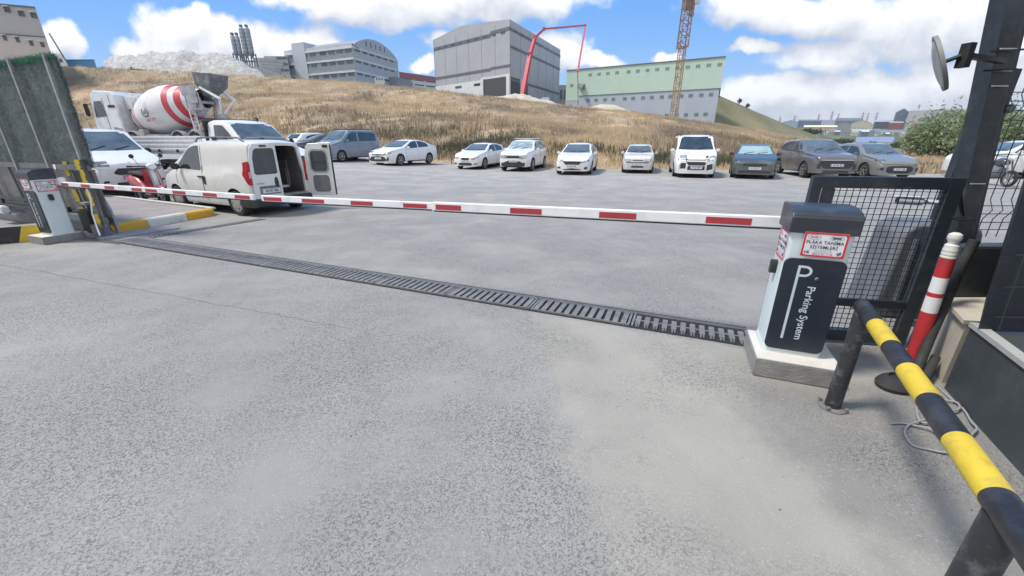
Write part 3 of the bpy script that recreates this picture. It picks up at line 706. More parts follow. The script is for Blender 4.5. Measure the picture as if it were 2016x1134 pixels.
def cctv(label, base, tip, r, m=M_WHITE):
    t = thing('security_camera', label, 'camera', tuple(base)); v = Vector(tip) - Vector(base)
    b = MB(); b.tube([v * 0.42, v * 1.0], r, 20); q = b.build('housing', m, t, 40)
    b = MB(); b.tube([v * 0.995, v * 1.012], r * .8, 20); b.build('lens', M_BLACK, q)
    b = MB(); b.bar(v * 0.35 + Vector((0, 0, r * 1.0)), v * 1.08 + Vector((0, 0, r * 1.0)), r * 2.1, r * .25); b.build('sun_shield', m, q)
    b = MB(); b.tube([(0, 0, 0), v * 0.2, v * 0.45], [r * .6, r * .4, r * .5], 12); b.lathe([(r * 1.1, 0), (r * 1.1, .03)], 16, frame_m((0.02, 0, 0), (0, 1, 0), (0, 0, 1))); b.build('bracket', m, t, 40)
    return t
cctv('white bullet camera behind the gate mesh, pointing left from the post', at(1852, 399, 3.3), at(1766, 394, 3.4), 0.032, mat('camera_white', (.62, .67, .7), .4))
cctv('small pale camera box on the far side of the tall post beside the wire fence', at(1972, 214, 3.42), at(1995, 215, 3.36), 0.03, mat('camera_grey', (0.4, 0.42, 0.44), 0.5))
b = MB()
# ------------------------------------------------------------------ welded wire fence on the right
fy = 3.78; fx0 = 4.05; fx1 = 8.0
fe = thing('wire_fence', 'dark green welded wire fence panel with V-shaped bends right of the tall post', 'fence', (fx0, fy, 0))
hz = [at(1960, v, fy).z for v in (181.5, 199.6, 218, 236.6, 271.7, 305, 339.6, 371.5, 404, 420, 437.6, 452)]
zt, zb_ = at(1960, 173, fy).z, at(1960, 466, fy).z
b1 = (at(1960, 199.6, fy).z, at(1960, 218, fy).z); b2 = (at(1960, 404, fy).z, at(1960, 420, fy).z)
def yo(z):
    for m_ in ((b1[0] + b1[1]) / 2, (b2[0] + b2[1]) / 2):
        if abs(z - m_) < 0.09: return -0.05 * (1 - abs(z - m_) / 0.09)
    return 0
zz = sorted(set([zb_, zt] + [m_ + q for m_ in ((b1[0] + b1[1]) / 2, (b2[0] + b2[1]) / 2) for q in (-.09, 0, .09)]))
b = MB(); x = 0.0
while x < fx1 - fx0:
    b.tube([(x + 0.10 * (zt - z) * 0.0, yo(z), z) for z in zz], 0.0042, 5, False); x += 0.098
b.build('upright_wires', M_DKSTEEL, fe)
b = MB()
for z in hz: b.tube([(0, yo(z), z), (fx1 - fx0, yo(z), z)], 0.0042, 5, False)
b.build('cross_wires', M_DKSTEEL, fe)
for xx in (0, 3.4):
    b = MB(); b.box((xx, 0.05, 1.2), (0.055, 0.06, 2.4)); b.build('fence_post', M_DKSTEEL, fe)

# ------------------------------------------------------------------ red and white delineator, plastic box, walls, cable
dx_, dy_ = 3.08, 2.72
dl = thing('lane_marker_post', 'red and white plastic marker post with a white knob leaning by the mesh gate', 'marker post', (dx_ + .02, dy_, 0)); 
def zv(v): return at(1850, v, dy_).z
r_ = 0.043; b = MB()
lean = Vector((-0.04, 0, 1.0))
def dseg(z0, z1, rr0, rr1, mi):
    b.cur = mi; b.tube([lean * z0, lean * z1], [rr0, rr1], 24)
zz_ = [0.02, zv(613), zv(583), zv(575), zv(545), zv(507)]
for i, mi in enumerate((1, 0, 1, 0, 1)): dseg(zz_[i], zz_[i + 1], r_ + .004 - .001 * i, r_ + .003 - .001 * i, mi)
b.build('tube', [M_WHITE, mat('marker_red', (0.50, 0.03, 0.035), 0.5, 0, 0.1, 5, dirt=(0.25, 0.05, 0.05), dscale=9)], dl, 40)
zc_ = zv(507); zd = zv(458); hh = zd - zc_; b = MB()
prof = [(r_ * .98, zc_), (r_ * .98, zc_ + .01), (r_ * .93, zc_ + .014), (r_ * .98, zc_ + .02), (r_ * .98, zc_ + .035), (r_ * .93, zc_ + .04), (r_ * .98, zc_ + .046), (r_ * .96, zc_ + .06), (r_ * .9, zc_ + .068), (r_ * .9, zc_ + .5 * hh), (r_ * .66, zc_ + .55 * hh), (r_ * .62, zc_ + .62 * hh), (r_ * .86, zc_ + .72 * hh), (r_ * .92, zc_ + .82 * hh), (r_ * .82, zc_ + .93 * hh), (r_ * .4, zd)]
S_ = Matrix(((1, 0, lean.x, 0), (0, 1, 0, 0), (0, 0, 1, 0), (0, 0, 0, 1)))
b.lathe(prof, 24, S_); b.build('knob', mat('aged_white', (0.66, 0.65, 0.6), 0.5, 0, 0.05, 6), dl, 40)
b = MB(); b.lathe([(0.10, 0), (0.10, 0.02), (0.06, 0.05)], 24); b.build('foot', M_RUBBER, dl, 40)
rb = MB(); rb.lathe([(0.145, 0), (0.15, 0.025), (0.13, 0.05), (0.09, 0.075), (0.075, 0.08), (0.07, 0.06)], 28, Matrix.Diagonal((1.0, 0.75, 1, 1)).to_4x4())
o = rb.build('rubber_base', M_RUBBER, None, 40); o.location = (2.74, 2.44, 0.001); o.rotation_euler = (0, 0, 0.3); tag(o, 'spare black rubber base lying on the ground under the striped rail', 'rubber base')
# ribbed grey plastic road block behind gate
rbx = thing('plastic_road_block', 'big dark grey ribbed plastic block with rounded top behind the mesh gate and post', 'road block', (3.95, 3.78, 0), R(-6))
o_ = [(-.42, 0), (-.37, .30), (-.33, .75)] + [(-.33 + .13 * (1 - math.cos(a)), .80 + .13 * math.sin(a)) for a in [math.pi / 2 * i / 5 for i in range(6)]] + [(.33 - .13 * (1 - math.cos(a)), .80 + .13 * math.sin(a)) for a in [math.pi / 2 * i / 5 for i in range(5, -1, -1)]] + [(.33, .75), (.37, .30), (.42, 0)]
b = MB(); b.prism(o_, 'y', -.2, .2); q = fix_normals(b.build('shell', mat('block_grey', (0.13, 0.14, 0.155), 0.6, 0, 0.15, 3, dirt=(0.3, 0.29, 0.28), dscale=4, damt=0.45), rbx, 30))
bv = q.modifiers.new('bevel', 'BEVEL'); bv.width = 0.03; bv.segments = 3; bv.limit_method = 'ANGLE'; bv.angle_limit = R(50)
b = MB()
for xx in (-.22, -.08, .06, .2): b.box((xx, -.205, .45), (.05, .03, .7), bev=.01)
b.build('ribs', MATS['block_grey'], rbx)
# low walls at right
M_BEIGE = mat('beige_stone', (0.50, 0.46, 0.38), 0.8, 0, 0.1, 5, dirt=(0.3, 0.27, 0.22), damt=0.5, bump=0.2)
M_SLATE = mat('slate_paint', (0.05, 0.06, 0.065), 0.55, 0, 0.2, 3, dirt=(0.13, 0.13, 0.12), dscale=3, damt=0.4, bump=0.2)
lw = thing('stone_planter', 'low beige stone planter behind the dark cladding wall and the marker post', 'planter', (3.10, 2.48, 0))
b = MB(); b.poly([(0, 0, 0), (.28, .40, 0), (.28, .40, .47), (0, 0, .47)]); b.poly([(0, 0, 0), (0, 0, .47), (1.1, -.16, .47), (1.1, -.16, 0)]); b.poly([(.28, .40, 0), (1.2, .40, 0), (1.2, .40, .47), (.28, .40, .47)])
b.poly([(0, 0, .47), (.28, .40, .47), (1.2, .40, .47), (1.1, -.16, .47)]); b.build('stone_body', M_BEIGE, lw)
b = MB(); b.prism([(-.03, .0), (.25, .42), (1.2, .42), (1.2, -.17), (.9, -.17)], 'z', .472, .50); b.build('coping', M_BEIGE, lw)
cl = thing('dark_cladding_wall', 'long dark slate clad wall with pale coping strip at the right edge', 'wall', (3.06, 2.42, 0))
tp = [(.0, .0), (-.22, -.44), (-.42, -.84), (-.95, -1.95)]; bt = [(.0, 0.0), (-.22, -.44), (-.41, -.84), (-.92, -1.95)]
b = MB()
for i in range(3):
    b.poly([(*bt[i], 0), (*bt[i + 1], 0), (*tp[i + 1], .495), (*tp[i], .495)])
    b.poly([(*tp[i], .495), (*tp[i + 1], .495), (1.2, tp[i + 1][1], .495), (1.2, tp[i][1], .495)])
b.poly([(*bt[0], 0), (*tp[0], .495), (1.2, tp[0][1], .495), (1.2, 0, 0)])
fix_normals(b.build('cladding', M_SLATE, cl))
b = MB()
for i in range(3):
    a0, a1 = Vector((*tp[i], .512)), Vector((*tp[i + 1], .512)); nn = Vector((1, -.4, 0)).normalized() * .05
    b.poly([a0 - nn * .3, a1 - nn * .3, a1 + nn, a0 + nn]); b.poly([a0 - nn * .3 - Vector((0, 0, .03)), a1 - nn * .3 - Vector((0, 0, .03)), a1 - nn * .3, a0 - nn * .3])
b.build('coping_strip', mat('coping_grey', (0.36, 0.36, 0.34), 0.7, 0, 0.1, 5, dirt=(0.15, 0.15, 0.14), damt=0.6), cl)
dw = MB(); dw.box((4.42, 2.98, 0.45), (2.1, 0.14, 0.90), bev=.01); o = dw.build('low_wall', M_SLATE); tag(o, 'dark slate painted low wall behind the beige planter', 'wall')
bo = thing('guard_booth', 'dark fabric covered booth corner leaning into the right edge of the picture', 'booth', (3.0, 2.32, 0.514))
bl0 = at(1928, 640, 2.32); bl1 = at(2016, 372, 2.32); k = (bl1 - bl0) / (bl1.z - bl0.z)
q0 = bl0 - k * (bl0.z - .514) - Vector((3.0, 2.32, .514)); q1 = q0 + k * 2.0
b = MB(); q0 = Vector((q0.x, 0, 0)); q1 = Vector((q1.x, 0, 2.0))
b.poly([q0, q0 + Vector((1.5, -.1, 0)), q1 + Vector((1.5, -.1, 0)), q1]); b.poly([q0, q1, q1 + Vector((.9, .75, 0)), q0 + Vector((.9, .75, 0))])
b.poly([q1, q1 + Vector((1.5, -.1, 0)), q1 + Vector((1.5, .75, 0)), q1 + Vector((.9, .75, 0))])
def fabric():
    m = mat('booth_fabric', (0.014, 0.019, 0.026), 0.6, 0, 0.3, 2, dirt=(0.05, 0.065, 0.065), dscale=2.0, damt=0.6, bump=0.3, bscale=60); return m
b.build('cover', fabric(), bo)
b = MB()
for i in range(9):
    z = .1 + i * .2; p = q0.lerp(q1, z / 2); b.box(p + Vector((.6, -.045 - .0, 0)), (1.15, .004, .006))
for i in range(5):
    xx = .1 + i * .2; b.bar(q0 + Vector((xx, -.02 - xx * .067, 0)), q1 + Vector((xx, -.02 - xx * .067, 0)), .006, .003)
b.build('netting', mat('net_dark', (0.035, 0.042, 0.048), 0.7), bo)
# cables
def cable(name, label, pix, m, r=0.0065, zs=None, parent=None):
    P = [Vector((*[c for c in gt(u, v)][:2], 0.012)) for u, v in pix]
    out_ = []
    for i in range(len(P) - 1):
        a, b_, c, d_ = P[max(i - 1, 0)], P[i], P[i + 1], P[min(i + 2, len(P) - 1)]
        for k in range(6):
            t_ = k / 6; out_.append(0.5 * ((2 * b_) + (c - a) * t_ + (2 * a - 5 * b_ + 4 * c - d_) * t_ ** 2 + (3 * b_ - a - 3 * c + d_) * t_ ** 3))
    out_.append(P[-1]); n = len(out_)
    for i, p in enumerate(out_): p.z = 0.008 + (0.02 * math.sin(math.pi * i / n * 3) ** 2 if n > 12 else 0)
    b = MB(); b.tube(out_, r, 8); return tag(b.build(name, m, parent, 60), label, 'cable')
M_CABLE = mat('grey_cable', (0.30, 0.31, 0.32), 0.55, 0, 0.05, 5)
cable('loose_cable', 'loose grey cable lying in loops on the ground beneath the striped rail',
      [(1752, 838), (1775, 838), (1800, 843), (1828, 856), (1848, 866), (1868, 850), (1850, 840), (1812, 838), (1802, 815), (1806, 795), (1830, 790), (1858, 792), (1880, 800), (1885, 812), (1870, 820),
       (1800, 842), (1783, 848), (1779, 862), (1796, 880), (1825, 892), (1858, 898), (1880, 896), (1905, 870), (1917, 856), (1908, 838), (1893, 815), (1868, 788), (1845, 765)], M_CABLE)
b = MB(); b.tube([(3.30, 2.80, .98), (3.27, 2.80, .8), (3.2, 2.74, .55), (3.12, 2.68, .3), (3.05, 2.62, .12), (2.98, 2.56, .05)], 0.032, 14); b.tube([(2.9, 2.42, .05), (3.0, 2.5, .07), (3.15, 2.62, .13)], .028, 12)
tag(b.build('corrugated_conduit', M_RUBBER, None, 50), 'thick black cable conduit bending to the ground behind the red and white post', 'conduit')
b = MB(); s_ = Vector((3.48, 3.2, 1.28)); b.tube([s_, s_ + Vector((.03, 0, -.05)), s_ + Vector((.07, -.02, -.16)), s_ + Vector((.10, -.02, -.2))], [.018, .022, .016, .008], 8); b.tube([s_ + Vector((.02, -.02, -.22)), s_ + Vector((.1, -.03, -.2)), s_ + Vector((.17, -.02, -.22)), s_ + Vector((.1, 0, -.24)), s_ + Vector((.02, -.02, -.22))], .004, 6)
tag(b.build('tie_strap', M_BLACK, None, 50), 'black strap and wire tied round the post above the gate', 'strap')
# small litter
V = []; Fc = []
for i in range(420):
    x = rng.uniform(-6, 2.3); y = rng.uniform(.6, 9) ; r_ = rng.uniform(.002, .006) * (1.8 if rng.random() < .08 else 1); k = len(V)
    if i % 3 == 0: q_ = DA + DD * rng.uniform(0, DL) - DN * rng.uniform(.2, .32) * (1 if i % 2 else -1); x, y = q_.x, q_.y
    if i % 7 == 0: x = rng.uniform(1.2, 2.5); y = rng.uniform(1.6, 2.5)
    for a in range(5): V.append((x + r_ * math.cos(a * 1.257) * rng.uniform(.6, 1.3), y + r_ * math.sin(a * 1.257) * rng.uniform(.6, 1.3), .001))
    V.append((x, y, r_ * rng.uniform(.5, .9)))
    for a in range(5): Fc.append((k + a, k + (a + 1) % 5, k + 5))
tag(mobj('grit', V, Fc, mat('grit_stone', (0.30, 0.29, 0.27), .9, 0, .6, 1.5)), 'loose grit and tiny stones scattered over the asphalt', 'grit', kind='stuff')
for i, (u, v, s_) in enumerate([(662, 878, .012), (1240, 812, .01), (836, 382, .03), (690, 600, .01), (1430, 905, .012), (1015, 925, .009), (560, 700, .01), (1180, 1020, .01)]):
    pass

# ------------------------------------------------------------------ left side: covered sliding gate
FD = Vector((-0.925, 0.38, 0)); FN = Vector((-0.38, -0.925, 0))
S0 = Vector((-7.25, 7.22, 0))
gg = thing('covered_sliding_gate', 'tall steel sliding gate covered with green artificial hedge at the left edge', 'gate', tuple(S0), math.atan2(FD.y, FD.x))
# local x = away along fence, local y = towards camera is -FN ... (z-rotation puts +y away from FD to its left)
SG = 1.0 if (Matrix.Rotation(math.atan2(FD.y, FD.x), 3, 'Z') @ Vector((0, 1, 0))).dot(FN) > 0 else -1.0
HT = 2.88
rngh = np.random.default_rng(3)
M_HEDGE = foliage('hedge_netting', (0.13, 0.18, 0.17), (0.22, 0.275, 0.26), (0.18, 0.20, 0.215), ws=1.2, trans=0.15)
M_HEDGET = foliage('hedge_top', (0.05, 0.17, 0.11), (0.09, 0.24, 0.16), ws=1.2, trans=0.3)
V = []
def needles(n, x0, x1, z0, z1, L, w_, ysp, spread=1.0, rows=0.0):
    out = np.zeros((n, 4, 3)); X = rngh.uniform(x0, x1, n); Z = rngh.uniform(z0, z1, n)
    Y = SG * rngh.uniform(0, ysp, n); a = rngh.uniform(0, 2 * math.pi, n); l = L * rngh.uniform(.5, 1.2, n)
    dx = np.cos(a) * l; dz = np.sin(a) * l; dy = SG * rngh.uniform(-.2, .8, n) * l
    px = -np.sin(a) * w_; pz = np.cos(a) * w_
    out[:, 0] = np.stack([X - px, Y, Z - pz], 1); out[:, 1] = np.stack([X + px, Y, Z + pz], 1)
    out[:, 2] = np.stack([X + dx + px * .4, Y + dy, Z + dz + pz * .4], 1); out[:, 3] = np.stack([X + dx - px * .4, Y + dy, Z + dz - pz * .4], 1)
    return out.reshape(-1, 3)
b = MB()
n1 = 40; n2 = 24
for j in range(n2 + 1):
    for i in range(n1 + 1):
        x = -.12 + 5.6 * i / n1; z = 1.22 + (HT - 1.25) * j / n2
        b.v.append((x, SG * (0.02 + .02 * mnoise.noise(Vector((x * 2, z * 6, 0)))), z + (.03 * mnoise.noise(Vector((x * 5, 0, 5))) if j == n2 else 0)))
for j in range(n2):
    for i in range(n1): b._f([j * (n1 + 1) + i, j * (n1 + 1) + i + 1, (j + 1) * (n1 + 1) + i + 1, (j + 1) * (n1 + 1) + i])
b.build('hedge_backing', mat('hedge_backing', (0.14, 0.16, 0.165), 0.9, 0, 0.35, 5, bump=1.0, bscale=50, dirt=(0.2, 0.24, 0.23), dscale=3, damt=0.6), gg, 60)
quads('hedge_cover', needles(42000, -.12, 5.5, 1.2, HT, .05, .0025, .05), M_HEDGE, gg)
quads('hedge_fringe', needles(5200, -.12, 5.5, HT - .05, HT + .03, .06, .005, .07), M_HEDGET, gg)
quads('side_fringe', needles(3000, -.16, -.06, 1.2, HT, .05, .003, .05), M_HEDGE, gg)
b = MB()
for xx in (.02, 1.18, 2.4, 3.6): b.box((xx, SG * .10, HT / 2 + .1), (.055, .04, HT - .15))
b.build('upright', M_STEEL, gg)
b = MB(); b.box((2.7, SG * .075, 1.19), (5.6, .03, .09)); b.box((2.7, SG * .10, .30), (5.6, .06, .10)); b.build('rail', mat('gate_rail', (0.16, 0.17, 0.175), 0.6, 0.2, 0.2, 5), gg)
b = MB()
for i in range(34): b.box((2.7, SG * .02, .36 + i * .024), (5.6, .008 + .008 * (i % 2), .02))
b.build('slatted_infill', mat('infill', (0.19, 0.18, 0.175), 0.7, 0.1, 0.25, 4, dirt=(0.2, 0.19, 0.18), damt=0.5), gg)
for xx in (.55, 1.75, 2.9):
    b = MB(); b.bar((xx, SG * .06, 1.15), (xx - .12, SG * .06, .35), .035); b.build('brace', MATS['gate_rail'], gg)
b = MB(); b.lathe([(.045, 0), (.045, .02), (.03, .03)], 16, frame_m((1.0, SG * .1, 1.19), (1, 0, 0), (0, 0, 1))); b.build('gate_light', M_WHITE, gg, 40)
# gate guide posts with yellow patches
M_DGREY = mat('guide_grey', (0.17, 0.175, 0.18), 0.65, 0.1, 0.25, 5, dirt=(0.07, 0.07, 0.07), damt=0.5)
def guide(label, ux, top, bot, patches, w_=.12):
    base = gt(*bot); base.z = 0; tpz = at(top[0], top[1], base.y); t = thing('gate_guide_post', label, 'guide post', tuple(base))
    tl = tpz - base
    b = MB(); b.bar((0, 0, 0), tl, w_, .08); b.build('post', M_DGREY, t)
    b = MB()
    for (f0, f1, dxp) in patches:
        a = tl * f0; c = tl * f1; n = 7
        L_ = []; R_ = []
        for i in range(n):
            p = a.lerp(c, i / (n - 1)); L_.append(p + Vector((-w_ * .45 + rngh.uniform(0, .03) + dxp, -.075, 0))); R_.append(p + Vector((w_ * .47 - rngh.uniform(0, .03) + dxp, -.075, 0)))
        b.poly(L_ + R_[::-1])
    b.build('yellow_patch', M_YEL, t)
guide('left gate guide post with worn yellow patches', 0, (134, 316), (184, 458), [(.80, .99, 0), (.45, .62, 0), (.20, .38, 0)])
guide('right gate guide post with bigger yellow patches and a hanging wire', 0, (160, 314), (212, 466), [(.88, 1.0, -.02), (.70, .88, .01), (.42, .62, 0), (.14, .32, 0)])
p = gt(222, 462); gp = MB(); gp.prism([(-.24, 0), (.2, 0), (.17, .45), (.08, .72), (-.08, .82), (-.2, .8)], 'y', -.02, .02)
o = gp.build('steel_shield', mat('shield_grey', (0.34, 0.345, 0.36), 0.6, 0.1, 0.15, 4), None); o.location = (p.x - .12, p.y + .1, 0); o.rotation_euler = (0, 0, -.15); tag(o, 'rounded grey sheet metal shield between the gate posts and the kerb', 'metal shield')
# gate motor clutter
gm = thing('gate_motor', 'dark sliding gate motor unit with loose parts beside the left barrier', 'gate motor', (-7.6, 7.25, 0), R(-20))
b = MB(); b.box((0.05, 0, .28), (.34, .26, .42), bev=.03); b.build('housing', M_BLACK, gm)
b = MB(); b.box((.02, -.02, .58), (.2, .12, .05), bev=.01); b.build('lid', mat('lid_grey', (0.25, 0.26, 0.27), 0.5), gm)
b = MB(); b.box((.05, -.05, .04), (.5, .4, .07)); b.tube([(-.1, -.2, .06), (.1, -.24, .12), (.35, -.22, .03)], .02, 8); b.box((.28, -.1, .16), (.12, .1, .16), rz=.4); b.build('base_frame', M_DGREY, gm)
b = MB(); b.tube([(.42, -.12, .95), (.44, -.12, .7), (.42, -.16, .45), (.5, -.2, .2), (.62, -.25, .1)], .012, 6); b.build('wire', M_WHITE, gm)
# striped concrete barrier, bottom left
pA = gt(60, 476); pB = gt(0, 481)
dirb = (pB - pA).normalized(); 
sb = thing('striped_concrete_kerb', 'low concrete barrier painted in black and yellow slanting stripes at the left edge', 'concrete barrier', (pA.x, pA.y, 0), math.atan2(dirb.y, dirb.x))
b = MB(); hh = .27; n = 9; L = 2.6; sl_ = .10
for i in range(n):
    x0 = -.3 + i * .33; x1 = x0 + .33
    b.cur = (i + 1) % 2
    for yy, flip in ((0.0, False),):
        b.poly([(x0 + sl_, yy, 0), (x1 + sl_, yy, 0), (x1, yy, hh), (x0, yy, hh)])
b.cur = 2; b.poly([(-.3, 0, hh), (-.3 + n * .33, 0, hh), (-.3 + n * .33, -.22, hh), (-.3, -.22, hh)]); b.poly([(-.2, 0, 0), (-.3, 0, hh), (-.3, -.22, hh), (-.2, -.22, 0)]); b.poly([(-.2, -.22, 0), (-.3, -.22, hh), (-.3 + n * .33, -.22, hh), (-.2 + n * .33, -.22, 0)])
b.build('block', [M_BLK, M_YEL, M_CONC], sb)
# steel trolley beam behind it
tb = thing('steel_trolley', 'low black steel carriage with a white box standing behind the striped barrier', 'trolley', (-9.6, 8.0, 0), math.atan2(FD.y, FD.x))
b = MB(); b.box((0, 0, .42), (2.6, .3, .07)); b.box((0, SG * .1, .58), (2.6, .05, .05)); b.box((-.5, 0, .3), (.3, .3, .25)); b.box((.6, SG * .1, .5), (.04, .04, .2)); b.build('beam', M_DKSTEEL, tb)
b = MB(); b.box((.5, SG * .22, .36), (.55, .12, .14), bev=.02); b.build('box', M_WHITE, tb)
b = MB(); b.box((.62, SG * .285, .36), (.07, .01, .05)); b.build('socket', M_BLACK, tb)

# ------------------------------------------------------------------ kerb island
KI = [(-7.52, 7.40), (-6.98, 9.28), (-11.6, 11.6), (-13.2, 9.6)]
b = MB(); b.prism(KI, 'z', -.05, .145); o = fix_normals(b.build('paved_island', mat('island_concrete', (0.30, 0.275, 0.27), 0.9, 0, 0.1, 3, bump=0.5, dirt=(0.2, 0.19, 0.18), dscale=2, damt=0.5)))
tag(o, kind='structure')
ks = Vector((-7.47, 7.36, 0)); ke = Vector((-6.90, 9.30, 0)); kd = (ke - ks).normalized(); kl = (ke - ks).length
M_KY = mat('kerb_yellow', (0.60, 0.36, 0.03), 0.7, 0, 0.1, 6, dirt=(0.25, 0.18, 0.1), dscale=6, damt=0.6, bump=0.3)
M_KW = mat('kerb_white', (0.58, 0.58, 0.55), 0.7, 0, 0.06, 6, dirt=(0.3, 0.28, 0.25), dscale=6, damt=0.6, bump=0.3)
cuts = [0, .62, 1.40, kl]
for i, (m, lb) in enumerate(((M_KY, 'long yellow kerb stone nearest the gate posts'), (M_KW, 'white kerb stone between the two yellow ones'), (M_KY, 'yellow kerb stone rounding the corner in front of the open van'))):
    a, c = cuts[i] + .006, cuts[i + 1] - .006; ln = c - a; mid = ks + kd * (a + c) / 2
    b = MB(); b.prism([(-.13, -.02), (.06, -.02), (.045, .13), (.02, .165), (-.13, .165)], 'x', -ln / 2, ln / 2)
    b.v = [(v[0], -v[1], v[2]) for v in b.v]
    o = fix_normals(b.build('kerb_stone', m)); o.location = mid; o.rotation_euler = (0, 0, math.atan2(kd.y, kd.x)); tag(o, lb, 'kerb stone', 'painted kerb stones on the island')
    bv = o.modifiers.new('bevel', 'BEVEL'); bv.width = 0.012; bv.segments = 2; bv.limit_method = 'ANGLE'
b = MB(); a = Vector((-6.95, 9.38, .15)); c = Vector((-11.6, 11.68, .15)); b.bar(a, c, .12, .04); o = b.build('kerb_edging', M_KW); tag(o, 'long pale kerb edging along the back of the paved island', 'kerb edging')
b = MB(); b.box((0, 0, .012), (1.15, .5, .02), rz=0); o = b.build('concrete_slab', mat('slab', (0.27, 0.27, 0.28), 0.9, 0, .1, 4, bump=.3)); o.location = (-7.05, 7.45, 0.0); o.rotation_euler = (0, 0, R(60)); tag(o, 'flat grey slab at the foot of the yellow kerb', 'slab')
b = MB()
for k in (-.05, .0, .06): b.bar((-7.9 + .2, 7.0 + k, .012), (-6.6, 6.62 + k, .012), .014)
o = b.build('gate_track', M_DGREY); tag(o, 'dark steel gate track crossing the ground by the left barrier', 'gate track')
# ------------------------------------------------------------------ vehicles
M_GLASS = mat('car_glass', (0.035, 0.045, 0.05), 0.05, 0, 0.5, 2.2, spec=1.0)
M_GLASSL = mat('windscreen_glass', (0.10, 0.125, 0.135), 0.07, 0, 0.45, 1.6, spec=0.9)
M_TYRE = mat('tyre', (0.025, 0.025, 0.027), 0.85, 0, 0.2, 6, dirt=(0.16, 0.15, 0.14), damt=0.4)
M_RIM = mat('alloy_rim', (0.42, 0.43, 0.44), 0.35, 0.6, 0.1, 5, dirt=(0.15, 0.14, 0.13), damt=0.3)
M_HUB = mat('dusty_hubcap', (0.34, 0.33, 0.32), 0.6, 0.1, 0.1, 5, dirt=(0.18, 0.17, 0.16), damt=0.5)
M_LAMP = mat('headlamp', (0.36, 0.38, 0.40), 0.12, 0.3, 0.4, 9)
M_LAMPD = mat('headlamp_dark', (0.20, 0.21, 0.22), 0.12, 0.3, 0.5, 9)
M_TAIL = mat('tail_red', (0.42, 0.02, 0.03), 0.2, 0, 0.2, 9)
M_TRIM = mat('black_trim', (0.03, 0.031, 0.033), 0.6, 0, 0.15, 4, dirt=(0.15, 0.14, 0.13), damt=0.3)
M_GRILLE = mat('grille_dark', (0.04, 0.042, 0.045), 0.5, 0.1, 0.3, 20)
M_PLATE = mat('plate_white', (0.68, 0.69, 0.7), 0.5, 0, 0.03, 4)
P_WHITE = paint('paint_white', (0.80, 0.80, 0.80), 0.12); P_OLD = paint('paint_old_white', (0.66, 0.66, 0.63), 0.5)
P_SILVER = paint('paint_blue_grey', (0.20, 0.235, 0.29)); P_GREY = paint('paint_warm_grey', (0.125, 0.125, 0.13)); P_DK = paint('paint_slate', (0.05, 0.065, 0.07))
P_PEU = paint('paint_silver_beige', (0.20, 0.205, 0.20)); P_RED = paint('paint_red', (0.42, 0.02, 0.04)); P_IVORY = paint('paint_ivory', (0.75, 0.75, 0.71), 0.2)
P_DGR = paint('paint_graphite', (0.08, 0.09, 0.10))

